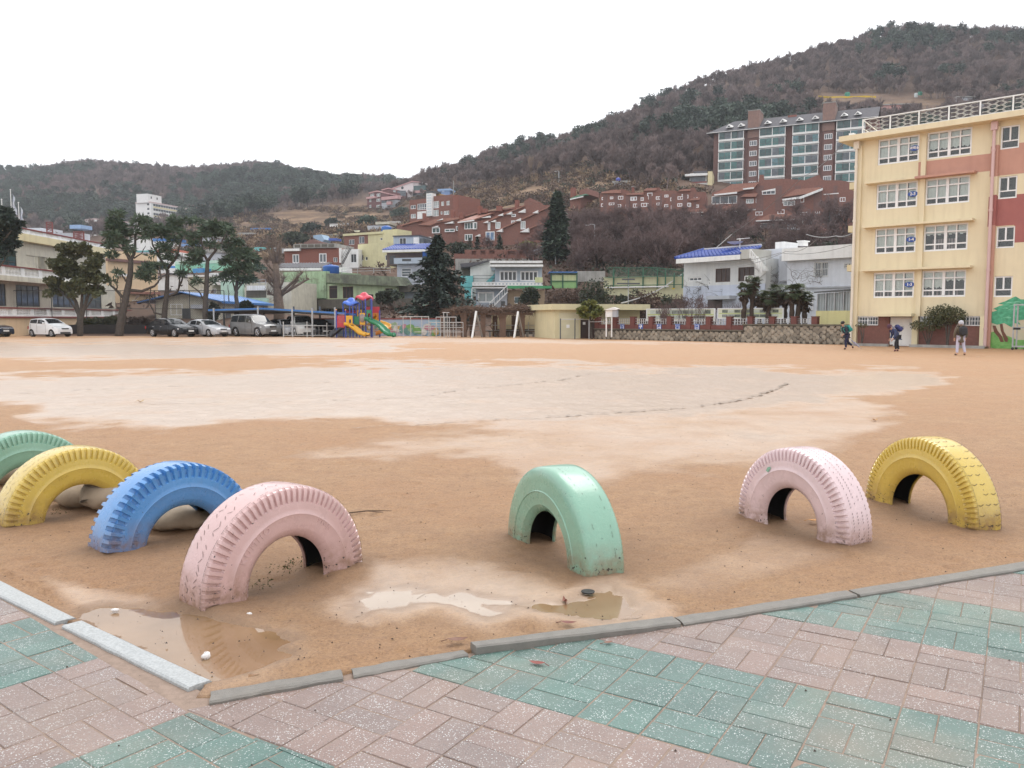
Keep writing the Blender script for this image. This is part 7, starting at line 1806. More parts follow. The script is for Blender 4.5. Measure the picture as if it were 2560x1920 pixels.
# right rows above the bare trees
h=House('row_house','long upper brick row house with parapets and chimneys above the bare trees','row house',Y1400,600,182,2212,176,y=600,group='stepped brick row houses')
h.poly('wall',BRICK_ORANGE,[(610,390),(780,345),(930,345),(945,320),(1060,355),(1060,400),(1280,388),(1285,352),(1480,345),(1480,300),(1530,300),(1535,350),(1770,345),(1800,360),(2000,352),(2010,300),(2075,300),(2100,368),(2240,368),(2240,1000),(610,1000)],0,9)
for pl in([(630,372),(800,335),(930,335),(930,385),(640,388)],[(1020,392),(1280,372),(1280,408),(1020,412)],[(1280,350),(1330,308),(1480,305),(1480,345)],[(1800,360),(1860,328),(2000,320),(2000,352)],[(1980,500),(2020,470),(2150,450),(2140,490)]):h.poly('roof',COPE,pl,-.5,-.01)
h.box('chimney',BRICK_RED,(1100,280,1135,375),1,2)
r2=random.Random(17)
for i in range(26):
	x,y=640+(i%13)*118+r2.uniform(-25,25),430+(i//13)*120+r2.uniform(-20,25)
	h.win(h.rect(x,y,x+r2.uniform(45,85),y+r2.uniform(38,60)),nc=2,gl=r2.choice((GL_DARK,GL_GREY,GL_PALE)),fw=.13,t=-.1,rev=.2)
for i in range(9):x=660+i*175;h.box('recess_shade',BRICK_BROWN,(x,395,x+r2.uniform(25,70),700),-.06,.0);h.box('chimney_cap',M('pale_cap',(.5,.45,.42)),(1095,275,1142,292),.9,2.1)  # darker brick strips stand in for the shade of recesses
for w in((1080,440,1180,500),(1340,380,1420,430),(1900,535,2010,600),(1870,400,1930,440)):h.win(h.rect(*w),nc=2,gl=GL_GREY,fw=.16,t=-.1,rev=.2)
h=House('row_house','middle brick row house with white eaves among the bare trees','row house',Y1400,900,168,2300,163,y=900,group='stepped brick row houses')
h.wall(BRICK_BROWN,(1000,700,2300,'g'),8,[(1870,745,2000,838),(2020,720,2300,830)]);h.win(h.rect(1870,745,2000,838),nc=3,gl=GL_GREY,fw=.16);h.win(h.rect(2020,720,2300,830),nc=3,gl=GL_TEAL,fw=.12)
h.poly('roof',COPE,[(1180,890),(1340,790),(1790,760),(1760,850)],-1.4,-.3);h.poly('eaves',WHITE,[(1170,890),(1750,850),(1750,885),(1175,908)],-1.6,-1.41);h.poly('eaves',WHITE,[(1050,770),(1650,735),(1650,755),(1055,785)],-.6,-.02);h.poly('roof',COPE,[(1830,690),(1900,640),(2300,620),(2300,690)],-1.0,-.2);h.poly('eaves',WHITE,[(1815,695),(2200,672),(2200,686),(1820,706)],-1.2,-1.01);h.box('balcony',TERRACOTTA,(1830,850,2300,905),-1.0,-.1);h.poly('eaves',WHITE,[(1730,955),(1820,938),(1820,955),(1735,966)],-1.2,-.9);h.box('grey_front',GREY_WALL,(1180,905,1740,1100),-.6,-.05);h.box('white_sill',WHITE,(1590,1098,1715,1125),-.9,-.61)
h=House('row_house','right brick row house with red tiled gables below the tall apartment','row house',Y1700,350,172,2000,164,y=1300,group='stepped brick row houses')
h.poly('wall',BRICK_ORANGE,[(360,1040),(640,940),(880,920),(890,840),(940,838),(945,895),(1150,880),(1400,900),(1520,850),(1570,840),(1580,880),(1620,900),(1780,900),(1860,910),(1990,950),(1990,1600),(360,1600)],0,9)
for pl in([(380,1060),(580,945),(880,925),(830,985),(640,1030)],[(680,1085),(720,1055),(870,1045),(850,1085)],[(1150,1090),(1300,1000),(1590,975),(1500,1040)],[(400,1250),(560,1170),(720,1180),(700,1240)],[(850,1350),(1000,1280),(1330,1275),(1300,1340)],[(400,1400),(700,1385),(700,1420),(400,1425)]):h.poly('roof',COPE,pl,-1.2,-.05)
for pl in([(380,1058),(640,1028),(640,1048),(385,1072)],[(705,992),(830,975),(830,995),(705,1005)],[(915,1020),(1070,990),(1070,1012),(920,1030)],[(1150,1110),(1350,1080),(1600,985),(1600,1010),(1360,1105),(1150,1128)],[(405,1255),(850,1222),(850,1232),(410,1268)],[(850,1350),(1310,1330),(1310,1342),(850,1362)],[(830,1535),(1050,1510),(1310,1508),(1310,1528),(840,1548)],[(205+150,1425),(690,1410),(690,1420),(360,1432)],[(1610,1055),(1780,1040),(1780,1050),(1612,1062)]):h.poly('eaves',WHITE,pl,-1.5,-1.22)
for w,g in(((355,1075,640,1165),GL_GREY),((740,1108,825,1160),GL_PALE),((470,1280,610,1360),GL_TEAL),((900,1375,1190,1510),GL_TEAL),((1160,1130,1290,1185),GL_PALE),((920,1015,1070,1060),GL_GREY),((1320,1320,1480,1400),GL_PALE),((460,1440,610,1500),GL_TEAL)):h.win(h.rect(*w),nc=3,gl=g,fw=.13,t=-.15,rev=.2)
r2=random.Random(18)
for i in range(14):
	x,y=420+(i%7)*225+r2.uniform(-40,40),1090+(i//7)*150+r2.uniform(-15,25)
	h.win(h.rect(x,y,x+r2.uniform(50,90),y+r2.uniform(40,55)),nc=2,gl=r2.choice((GL_DARK,GL_GREY,GL_PALE)),fw=.12,t=-.1,rev=.2)
for i in range(6):x=640+i*215;h.box('recess_shade',BRICK_BROWN,(x,960,x+r2.uniform(40,90),1250),-.06,.0)  # recess shade drawn as flat strips of darker brick
h.box('lower_wall',GREY_WALL,(1200,1390,1340,1520),-.4,-.02)
# house with the blue tank, green roofed cottage, small white flats
h=cottage('grey cottage with a purple blue tank on its roof above the brick rows',Y1400,825,225,1075,400,218,GREY_WALL,(800,195,1075,228),CONCRETE,[(880,258,925,320),(1000,255,1055,312)],GL_PALE);h.tank(855,145,925,205,.8,M('violet_blue_tank',(.08,.10,.42),(.07,.09,.36),rough=.4),label='violet blue water tank on the grey cottage')
h=House('brick_cottage','brick cottage with green edged roof left of the bare thicket','house',Y1400,155,190,420,188,y=450);h.poly('wall',BRICK_ORANGE,[(300,345),(410,310),(420,400),(310,440),(320,700),(155,700),(155,480),(300,430)],0,7);h.poly('roof',M('green_roof_edge',(.12,.26,.18)),[(150,465),(240,430),(400,395),(400,410),(240,450),(160,478)],-.6,1);h.poly('eaves',WHITE,[(150,475),(355,428),(355,445),(155,490)],-.8,-.62);h.box('chimney',BRICK_RED,(160,300,215,470),1,2.2)
h=House('small_white_flats','small white two storey house with long balconies left of the tall apartment','house',Y1700,60,222,360,220,y=950)
h.wall(WHITE,(110,820,300,'g'),7);h.box('roof',WHITE,(55,825,310,850),-1.2,7.3);h.box('balcony',M('pale_balcony',(.6,.6,.58)),(105,930,310,958),-1.2,.01);h.box('window_band',GL_GREY,(115,852,285,915),-.1,-.01);h.box('window_band',GL_GREY,(150,960,285,1020),-.1,-.01);h.box('side_wall',CREAM,(312,800,362,'g'),-1.4,7);h.box('roof_panel',SLATE,(150,795,300,822),0,5);h.box('balcony_rail',RED_TRIM,(120,915,300,930),-1.25,-1.15)
# ------------------------------------------------------------------ tall brown apartment
h=House('apartment_block','tall brown brick apartment block with green glazed balconies and dormers','apartment block',Y1700,370,231,2060,214,y=900)
WB=M('white_balcony_front',(.74,.74,.72),(.66,.66,.64),streak=((.45,.44,.42),.3));WR_=h.W+3
cols=[(440,722,565),(893,1185,1035),(1262,1558,1400),(1750,2070,1880)]
rowsY={565:[465,568,682,797,915],1035:[415,525,640,757,870],1400:[385,490,605,730,850],1880:[355,468,580,705,828]}
fz=[]
for a,b_,xm in cols:fz.append([h.pt(xm,y)[1]for y in rowsY[xm]])
fz=np.mean(fz,0);fh=-np.polyfit(range(5),fz,1)[0];z_top=np.polyfit(range(5),fz,1)[1]+fh*.92;z_bot=z_top-fh*10
h.wall(BRICK_BROWN,(0,WR_,z_bot,z_top),12,px=False)
cs=[(h.pt(a,600)[0],h.pt(b_,600)[0])for a,b_,_ in cols]
BG=[GL_TEAL,M('green_glass',(.07,.17,.16),(.04,.10,.10),rough=.06),M('blue_green_glass',(.12,.22,.25),(.05,.12,.13),rough=.06),GL_GREY]
r2=random.Random(31)
for ci,(a,b_)in enumerate(cs):
	for k in range(8):
		zt_=z_top-fh*k-.12;zb2=zt_-fh*.74
		m=MB();m.box(a,b_,-1.3,.01,zb2-fh*.20,zb2,WB);h.part('balcony',m)
		fm=MB();xm=(a+b_)/2
		for x in(a+.08,xm,b_-.08):fm.box(x-.08,x+.08,-1.22,-1.08,zb2,zt_,WHITE)
		fm.box(a,b_,-1.2,-1.1,zt_-.08,zt_,WHITE);fm.box(a,b_,-1.2,-1.12,zb2+fh*.24,zb2+fh*.27,STEEL_DARK);w=h.part('balcony_window',fm)
		for i in range(4):
			x0=a+(b_-a)*i/4+.05;p=MB();p.box(x0,x0+(b_-a)/4-.08,-1.16+.01*(i%2),-1.14+.01*(i%2),zb2,zt_-.05,r2.choice(BG));h.part('pane',p,w)
		if k<8:m=MB();m.box(a,a+.15,-1.2,0,zb2,zt_,BRICK_BROWN);m.box(b_-.15,b_,-1.2,0,zb2,zt_,BRICK_BROWN);h.part('balcony_side',m)
PB=M('pale_brown_brick',(.25,.15,.12),(.2,.125,.105),streak=((.14,.09,.075),.3))
for i,(x0,x1,yt)in enumerate(((770,918,175),(1602,1760,92))):
	a,b_=h.pt(x0-12,600)[0],h.pt(x1-30,600)[0];zt_=h.pt((x0+x1)/2,yt)[1]+1.2
	h.box('stair_tower',PB,(a,b_,z_top-2.2,zt_),-.6,5,px=False);h.box('tower_cap',CONCRETE,(a-.1,b_+.1,zt_,zt_+.2),-.7,5.1,px=False)
	h.box('tower_base',BRICK_BROWN,(a+.1,b_-.1,z_bot,z_top-2.2),-.35,.01,px=False)
	for k in range(1,8):z0=z_top-fh*(k+.62);h.win((a+(b_-a)*.18,a+(b_-a)*.82,z0,z0+1.35),nc=4,gl=GL_GREY,fw=.13,t=-.5,rev=.14)
ze=z_top;a0=-1.6;pass
RZ=np.mean([h.pt(1100,238,5)[1],h.pt(1500,198,5)[1]])+1.1;hip=h.pt(600,275,5)[0]
m=MB();v=[(a0,-1.6,ze-.2),(WR_,-1.6,ze-.2),(WR_,5,RZ),(hip,5,RZ),(WR_,13.6,ze-.2),(a0,13.6,ze-.2)]
m.add(v,[(0,1,2,3),(3,2,4,5),(0,3,5),(0,5,4,1)],SLATE);h.part('roof',m);h.box('eaves',WB,(a0,WR_,ze-.2,ze-.06),-1.7,-1.5,px=False)
dm_x=[556,688,984,1156,1340,1516,1838,1990]
for x in dm_x+[]:
	s_=h.pt(x,300,.4)[0];z_=ze+(RZ-ze)*.28;m=MB();w_=.85
	m.prism([(s_-w_,-.55,z_),(s_+w_,-.55,z_),(s_,-.55,z_+.95)],[(s_-w_,2.6,z_+.9),(s_+w_,2.6,z_+.9),(s_,2.6,z_+1.0)],WB);d_=h.part('dormer',m)
	m=MB();m.prism([(s_-w_*.5,-.58,z_+.15),(s_+w_*.5,-.58,z_+.15),(s_,-.58,z_+.6)],[(s_-w_*.5,-.551,z_+.15),(s_+w_*.5,-.551,z_+.15),(s_,-.551,z_+.6)],GL_DARK);h.part('vent',m,d_)
s_=h.pt(1258,220,4)[0];h.box('chimney',BRICK_RED,(s_-1.1,s_+1.1,RZ-1,h.pt(1258,168,4)[1]),4,6,px=False)
# yellow strip, sheds and marks on the clearing above
YEL=M('yellow_ribbon_flowers',(.62,.42,.02),(.5,.34,.02),scale=3)
def on_hill(px,py,Y0=150,Y1=700):
	"""where the sight line through a photograph point meets the hillside"""
	best=None;prev=None
	for Y in np.linspace(Y0,Y1,400):
		X,_,Z=P(px,py,Y);d=Z-float(terr(X,Y))
		if prev is not None and prev>0>=d:return X,Y,float(terr(X,Y))
		prev=d
	X,Y,Z=P(px,py,330);return X,Y,float(terr(X,Y))
m=MB();pts=[on_hill(x,y)for x,y in((2046,243),(2080,246),(2120,245),(2160,244),(2190,245))]
for p,q_ in zip(pts,pts[1:]):m.prism([(p[0],p[1],p[2]-.3),(q_[0],q_[1],q_[2]-.3),(q_[0],q_[1],q_[2]+.7),(p[0],p[1],p[2]+.7)],[(p[0],p[1]+.3,p[2]-.3),(q_[0],q_[1]+.3,q_[2]-.3),(q_[0],q_[1]+.3,q_[2]+.7),(p[0],p[1]+.3,p[2]+.7)],YEL)
tag(m.build('yellow_barrier'),'long yellow strip across the clearing on the right hill','barrier')
for lb,px,py,w_,hh_,c in(('green tarpaulin bundle left on the right hill clearing',2118,240,2.2,1.5,(.05,.25,.17)),('green tarpaulin bundle right on the right hill clearing',2300,238,1.8,1.4,(.05,.25,.17)),('white dish on the edge of the right hill wood',2018,238,1.2,1.4,(.6,.6,.6)),('pale water drum below the right hill wood',2290,243,1.4,1.7,(.55,.58,.58))):
	x,y,z=on_hill(px,py);m=MB();m.lathe([(w_*.5,-.5),(w_*.52,hh_*.6),(w_*.4,hh_*.9),(.01,hh_)],(0,0,0),M('hill_object_'+lb.split()[0],c),9);o=m.build('covered_stack' if 'bundle' in lb else 'hill_tank');o.location=(x,y,z);tag(o,lb,'stack' if 'bundle' in lb else 'tank')
for lb,px,py,w_,hh_,mt in(('pink walled house under the right hill clearing',2235,285,12,3.2,PINKWALL),('pale grey house peeking above the school railing',2440,275,14,4.5,GREY_WALL),('white roofed sheds behind the apartment roof',2105,280,9,2.2,WHITE),('blue roofed shed behind the apartment roof',2200,300,8,2.0,BLUE_SHEET)):
	x,y,z=on_hill(px,py);o=thing('hillside_house',lb,'house',(x,y,z),R(rnd.uniform(-12,12)));m=MB();m.box(-w_/2,w_/2,0,6,-3,hh_,mt);m.build('wall',o);m=MB();m.box(-w_/2-.4,w_/2+.4,-.5,6.5,hh_,hh_+.35,CONCRETE);m.build('roof',o)
	for k in range(3):m=MB();m.box(-w_*.35+k*w_*.3,-w_*.35+k*w_*.3+1.4,-.05,.02,hh_*.3,hh_*.75,GL_DARK);m.build('window',o)
	# ------------------------------------------------------------------ playground
PL=lambda n,c,r=.32:M(n,c,tuple(x*.85 for x in c),scale=1.5,rough=r,spec=.55)
PBLUE=PL('play_blue_post',(.045,.075,.36));PROOF=PL('play_blue_roof',(.05,.15,.60));PRED=PL('play_red_plastic',(.50,.03,.05));PRED2=PL('play_rose_roof',(.62,.06,.10))
PYEL=PL('play_yellow_plastic',(.72,.38,.02));PGRN=PL('play_green_plastic',(.015,.20,.085));PORG=PL('play_orange_plastic',(.60,.22,.03));PBLK=PL('play_black_tube',(.02,.02,.024))
PY=63.8
o_=P(*Z680(1040,900),PY)
pg=thing('play_structure','colourful climbing tower with blue and red roofs and three slides','play structure',(o_[0],PY,0))
def pp(x,y,dy=0.0):
	q_=P(*Z680(x,y),PY+dy);return Vector((q_[0]-o_[0],dy,q_[2]))
def post(x,y0,dy,c=PBLUE,r=.055):
	p=pp(x,y0,dy);m=MB();m.tube([(p.x,dy,0),(p.x,dy,p.z)],r,c,8);m.lathe([(r*1.1,p.z-.02),(r*1.1,p.z+.03),(.001,p.z+.07)],(p.x,dy,0),PORG if y0>690 else c,8);m.build('post',pg)
for x,y,dy in((846,712,0),(967,712,0),(936,630,1.6),(1022,640,.4),(1063,640,.2),(1108,630,1.7),(1148,640,.4),(1190,575,1.7),(1229,575,.3),(1312,575,.3),(1300,575,1.8)):post(x,y,dy)
def wavy_roof(x0,x1,ytop,ylow,dy,mat):
	a,b_=pp(x0,ylow,dy),pp(x1,ylow,dy);zt_=pp((x0+x1)/2,ytop,dy).z;w_=(b_.x-a.x)/2;c=(a.x+b_.x)/2;n=24;k=8;vs=[]
	for j in range(k+1):
		u=j/k
		for i in range(n):
			t=2*math.pi*i/n;sq=1/max(abs(math.cos(t)),abs(math.sin(t)))**.55
			drop=u**1.5;wav=.10*u*math.cos(4*t+math.pi)
			vs.append((c+math.cos(t)*w_*u*sq*.9,dy+math.sin(t)*w_*u*sq*.8,zt_-(zt_-a.z)*drop*.92+wav*1.1+.05*math.sin(u*9)))
	fs=[(j*n+i,j*n+(i+1)%n,(j+1)*n+(i+1)%n,(j+1)*n+i)for j in range(k)for i in range(n)]
	m=MB();m.add(vs,fs,mat);ob=m.build('roof',pg,True);md=ob.modifiers.new('thickness','SOLIDIFY');md.thickness=.05;md.offset=-1;return ob
wavy_roof(920,1170,562,655,.9,PROOF);wavy_roof(1092,1338,490,580,1.0,PRED2)
def panel(name,mat,x0,y0,x1,y1,dy,hole=None,extra=None):
	a,b_=pp(x0,y1,dy),pp(x1,y0,dy);m=MB()
	if hole:
		c,d=pp(hole[0],hole[3],dy),pp(hole[2],hole[1],dy);grid_wall(m,a.x,b_.x,a.z,b_.z,dy,[(c.x,d.x,c.z,d.z)],mat,.08)
	else:m.box(a.x,b_.x,dy,dy+.06,a.z,b_.z,mat)
	return m.build(name,pg),a,b_
w,a,b_=panel('red_panel',PRED,856,785,956,940,-.02)
m=MB()
for i in range(5):
	x=a.x+(b_.x-a.x)*(.18+.15*i);m.tube([(x,-.04,a.z+.35),(x+.08,-.05,a.z+.6),(x+.02,-.05,a.z+.85),(x+.1,-.04,a.z+1.05)],.014,M('pale_red_rib',(.6,.25,.25)),4)
m.build('ribs',w)
panel('green_panel',PGRN,1062,795,1145,945,.35);w,a,b_=panel('yellow_panel',PYEL,1155,750,1225,905,.15)
m=MB();m.lathe([(.001,-.10),(.14,-.07),(.24,0),(.26,.03)],((a.x+b_.x)/2,.13,(a.z+b_.z)/2+.05),M('clear_bubble',(.35,.30,.28),(.18,.15,.14),rough=.1),16,'y');
o=m.build('bubble_window',w);o.scale=(1,1,1.35);o.location.z=-((a.z+b_.z)/2+.05)*.35
panel('yellow_panel',PYEL,1120,708,1185,800,1.2,(1133,730,1172,770));panel('yellow_arch',PYEL,975,785,1060,905,-.05,(1015,835,1040,890));panel('green_arch',PGRN,1245,710,1310,840,.1,(1262,755,1298,822));panel('red_panel',PRED,1240,668,1415,785,2.0);panel('orange_panel',PORG,1325,750,1425,830,1.6)
for x0,x1,y,dy0,dy1 in((850,970,938,-.05,1.6),(980,1150,905,0,1.7),(1150,1310,905,.1,1.8),(1190,1310,840,.3,1.8)):
	a,b_=pp(x0,y,0),pp(x1,y,0);m=MB();m.box(a.x,b_.x,dy0,dy1,a.z-.06,a.z,M('play_deck',(.2,.06,.05)));m.build('deck',pg)
m=MB();
for y in(725,745):a,b_=pp(967,y,.6),pp(1110,y,.6);m.tube([(a.x,.6,a.z),(b_.x,.6,b_.z)],.025,PRED,5)
m.build('bar',pg)
def slide(name,mat,path,wd,wave=0,lip=.16):
	pts=[]
	for i in range(len(path)-1):
		for k in range(8):t=k/8;pts.append(Vector(path[i]).lerp(Vector(path[i+1]),t))
	pts.append(Vector(path[-1]));vs=[];n=len(pts)
	for i,p in enumerate(pts):
		d=(pts[min(i+1,n-1)]-pts[max(i-1,0)]);d.z=0;d=d.normalized()if d.length>1e-4 else Vector((1,0,0));s_=Vector((-d.y,d.x,0));z=p.z+wave*math.sin(i*.62)
		for u,l in((-1.1,lip+.02),(-1,lip+.03),(-.88,lip),(-.75,.02),(0,0),(.75,.02),(.88,lip),(1,lip+.03),(1.1,lip+.02),(1.05,-.06),(0,-.08),(-1.05,-.06)):
			q_=p+s_*wd*u;vs.append((q_.x,q_.y,z+l))
	fs=[(i*12+j,i*12+(j+1)%12,(i+1)*12+(j+1)%12,(i+1)*12+j)for i in range(n-1)for j in range(12)]
	m=MB();m.add(vs,fs,mat);m.build(name,pg,True)
a=pp(1018,905,0);b_=pp(1215,1050,-.7);c=pp(1262,1058,-.9)
slide('yellow_slide',PYEL,[(a.x-.3,0,a.z),(a.x+.1,-.1,a.z-.05),(b_.x-.3,-.6,.33),(b_.x,-.75,.22),(c.x,-.9,.20)],.26,.02,.15)
a=pp(1275,840,0);c=pp(1610,1050,-1.4);slide('green_slide',PGRN,[(a.x-.25,.1,a.z),(a.x+.15,0,a.z-.08),(a.x*.45+c.x*.55,-.7,a.z*.45+.10),(c.x-.55,-1.2,.30),(c.x-.15,-1.35,.20),(c.x,-1.4,.19)],.28,.045,.17)
cx_,cy_=pp(1425,900,1.7).x,1.7;z0=pp(1380,800,1.7).z;path=[]
for i in range(15):t=i/14;an=math.pi*(1.0-1.75*t)+.5;path.append((cx_+math.cos(an)*.62-.0,cy_+math.sin(an)*.62-.3,z0*(1-t)+.22*t+.0))
slide('spiral_slide',PYEL,path[:10],.27,0,.20);slide('spiral_slide_end',PORG,path[9:],.27,0,.2)
m=MB();m.tube([(cx_,cy_-.3,0),(cx_,cy_-.3,z0+.5)],.06,PBLUE,8);m.build('spiral_post',pg)
a=pp(905,955,.3);c=pp(775,1055,-.3);slide('black_chute',PBLK,[(a.x,.3,a.z),((a.x+c.x)/2,.0,(a.z+.15)/2),(c.x,-.3,.12)],.28,0,.22)
# ------------------------------------------------------------------ tubular fence, bars, pergola, A-frames
PIPE=M('white_grey_pipe',(.50,.50,.49),(.40,.40,.395),scale=5,rough=.4,metal=.3)
def pipe_fence(label,x0,x1,Y0,Y1,ztop,rails,step,zf=Z680,pick=.0,posts_every=4):
	a,b_=P(*zf(x0,1060),Y0),P(*zf(x1,1060),Y1);o=thing('pipe_fence',label,'fence',(a[0],a[1],0),math.atan2(b_[1]-a[1],b_[0]-a[0]),'tubular fences');L_=math.hypot(b_[0]-a[0],b_[1]-a[1]);n=int(L_/step)
	m=MB()
	for i in range(0,n+1,posts_every):m.tube([(L_*i/n,0,0),(L_*i/n,0,ztop+.14)],.04,PIPE,6);m.lathe([(.05,ztop+.14),(.05,ztop+.2),(.001,ztop+.24)],(L_*i/n,0,0),PIPE,6)
	m.build('post',o);m=MB()
	for z in rails:m.tube([(0,0,z),(L_,0,z)],.025,PIPE,5)
	m.build('rail',o);m=MB()
	if pick:
		for i in range(n+1):m.tube([(L_*i/n,0,rails[0]),(L_*i/n,0,rails[-1])],.013,PIPE,4)
		m.build('picket',o)
pipe_fence('low pipe fence in front of the cars under the carport',152,725,65.2,64.8,.98,(.15,.9),.30,pick=1,posts_every=6)
pipe_fence('low pipe fence behind the play structure',725,1700,66.4,66.4,.9,(.15,.5,.88),.3,posts_every=6);pipe_fence('low pipe rail behind the pergola',400,1910,68,66.5,.95,(.5,.92),1.2,Z1000,posts_every=2)
bars=thing('climbing_bars','white stepped horizontal bars left of the pergola','climbing frame',(0,64.6,0));m=MB()
def bx_(zf,x,y):q_=P(*zf(x,y),64.6);return q_[0],q_[2]
for xa,xb,y,ps in((0,380,800,(40,138,285,378)),(380,830,875,(380,480,590,700,830)),(475,740,805,(475,535,590,650,738)),(560,650,745,(575,620))):
	xl,zl=bx_(Z1000,xa,y);xr,_=bx_(Z1000,xb,y);m.tube([(xl,0,zl),(xr,0,zl)],.035,PIPE,6)
	for p in ps:x,_=bx_(Z1000,p,y);m.tube([(x,0,0),(x,0,zl)],.03,PIPE,6)
for y in(940,1000):xl,zl=bx_(Z1000,190,y);xr,_=bx_(Z1000,830,y);m.tube([(xl,0,zl),(xr,0,zl)],.025,PIPE,5)
m.build('pipe_frame',bars)
hb=thing('horizontal_bars','row of three stepped chin-up bars in front of the cream shed','chin-up bars',(0,59.3,0));Yb=59.3
for xa,xb,y in((112,303,1255),(303,490,1255),(490,687,1287),(687,890,1290),(890,1090,1335),(1090,1300,1335)):
	a,b_=P(*Z1380(xa,y),Yb),P(*Z1380(xb,y),Yb);m=MB();m.tube([(a[0],0,a[2]),(b_[0],0,b_[2])],.03,PIPE,6);m.build('bar',hb)
for x,y in((112,1250),(303,1250),(490,1250),(687,1283),(890,1283),(1090,1330),(1300,1330)):
	a=P(*Z1380(x,y),Yb);m=MB();m.tube([(a[0],0,0),(a[0],0,a[2]+.03)],.045,STEEL_DARK if x<400 else STEEL,6);m.build('post',hb)
pr=thing('pergola','long pergola with brown pillars under a thick mat of dry vines','pergola',(0,0,0));PIL=M('brown_painted_pillar',(.16,.095,.065),(.11,.07,.05),scale=4)
for x,w_ in((840,1),(1095,.8),(1352,1.15),(1610,.9),(560,.7),(700,.6)):
	p=P(*Z1000(x,1060),65.5 if x>800 else 69);m=MB();m.box(p[0]-.22*w_,p[0]+.22*w_,p[1]-.2,p[1]+.2,0,1.75,PIL);m.box(p[0]-.27*w_,p[0]+.27*w_,p[1]-.25,p[1]+.25,1.55,1.7,PIL);m.build('pillar',pr)
for x in(950,1250,1500):
	p=P(*Z1000(x,1060),68.5);m=MB();m.box(p[0]-.2,p[0]+.2,p[1]-.2,p[1]+.2,0,1.7,PIL);m.build('pillar',pr)
a,b_=P(*Z1000(640,780),65.3),P(*Z1000(1745,780),65.3);m=MB()
for y in(65.4,68.6):m.box(a[0],b_[0],y-.08,y+.08,1.75,1.9,PIL)
for i in range(16):x=a[0]+(b_[0]-a[0])*i/15;m.box(x-.05,x+.05,65.0,69,1.901,2.0,PIL)
m.build('beam',pr);VINE=M('dry_vine',(.155,.10,.072),(.085,.055,.042),scale=2,rough=.95);m=MB();r2=random.Random(41)
for i in range(2600):
	x=r2.uniform(a[0]-.2,b_[0]+.3);y=r2.uniform(64.9,69.1);e=min(1,(x-a[0]+.6)/2.2,(b_[0]-x+.7)/1.2);z=1.92+r2.random()*.44*max(.1,e)+.10*math.sin(x*1.1)
	d=Vector((r2.gauss(0,1),r2.gauss(0,.8),r2.gauss(0,.22))).normalized()*r2.uniform(.35,.9);m.tube([(x,y,z),(x+d.x*.5,y+d.y*.5,z+d.z*.5+.04),(x+d.x,y+d.y,z+d.z-.05)],[.022,.018,.009],VINE,3,False)
for i in range(120):x=r2.uniform(a[0],b_[0]);z=1.9;m.tube([(x,65.0,z),(x+r2.gauss(0,.1),64.95,z-r2.uniform(.1,.35))],[.015,.006],VINE,3,False)
tag(m.build('vine_mat',pr),kind='stuff');m=MB()
for x in(870,1290,1580):
	p=P(*Z1000(x,1000),65.7)
	for k in range(4):m.tube([(p[0]+r2.gauss(0,.1),p[1],0),(p[0]+r2.gauss(0,.2),p[1],.9),(p[0]+r2.gauss(0,.35),p[1],1.9)],[.06,.045,.03],VINE,5)
m.build('vine_stem',pr);b=MB()
for i in range(7):x=a[0]+2.5+(b_[0]-a[0]-3)*i/7;b.box(x,x+1.3,66.6,67.0,.40,.46,WOOD);b.box(x+.1,x+.25,66.65,66.95,0,.4,CONCRETE);b.box(x+1.05,x+1.2,66.65,66.95,0,.4,CONCRETE)
for i in range(7):
	pass
tag(b.build('bench_seat',pr))
for x0,y0,x1,y1,lb in((1003,728,948,1065,'left white leaning pole of the swing frame before the pergola'),(1555,732,1502,1070,'right white leaning pole of the swing frame before the pergola')):
	p,q_=P(*Z1000(x0,y0),64.4),P(*Z1000(x1,y1),63.6);m=MB();m.tube([(p[0],p[1],p[2]),(q_[0],q_[1],-.05)],.085,WHITE,8);m.tube([(p[0],p[1],p[2]-.05),(p[0]+.45,p[1]+.9,-.05)],.07,STEEL,8);ob=m.build('swing_pole');tag(ob,lb,'swing frame','swing frame poles')
	# mural wall and low walls at the back of the playground
mw=thing('mural_wall','long low wall painted with sky, trees and animals behind the playground','wall',(0,69.3,0));a,b_=P(*Z680(330,900),69.3),P(*Z680(2212,900),69.3);zt_=P(*Z680(700,835),69.3)[2]
m=MB();m.box(a[0],b_[0],0,.2,0,zt_,M('mural_sky',(.22,.43,.52),(.40,.40,.52),scale=.25));m.build('wall',mw);m=MB();m.box(a[0]-.1,b_[0]+.1,-.05,.25,zt_,zt_+.10,RED_TRIM);m.build('cap',mw);m=MB();m.box(a[0],P(*Z680(520,900),69.3)[0],-.006,0,.4,zt_-.01,PEACH);m.build('painted_patch',mw)
r2=random.Random(51);cols_=[('mural_salmon',(.50,.28,.22)),('mural_leaf',(.18,.36,.12)),('mural_sage',(.30,.42,.28)),('mural_rose',(.48,.24,.30)),('mural_ochre',(.50,.34,.10)),('mural_white',(.62,.62,.58)),('mural_dull_teal',(.14,.30,.27))]
def blob(x,z,rx,rz_,mat,off):
	m=MB();n=14;m.add([(x+rx*math.cos(6.283*i/n)*r2.uniform(.8,1.1),off,z+rz_*math.sin(6.283*i/n)*r2.uniform(.8,1.1))for i in range(n)],[tuple(range(n))],mat);m.build('painted_patch',mw)
k=0
for i in range(46):
	x=a[0]+(b_[0]-a[0])*(.12+.88*i/46)+r2.uniform(-.15,.15);nm,c=r2.choice(cols_);k+=1
	blob(x,r2.uniform(.25,zt_-.45),r2.uniform(.2,.42),r2.uniform(.18,.38),M(nm,c,tuple(t*.7 for t in c),scale=3),-.004-.0015*k)
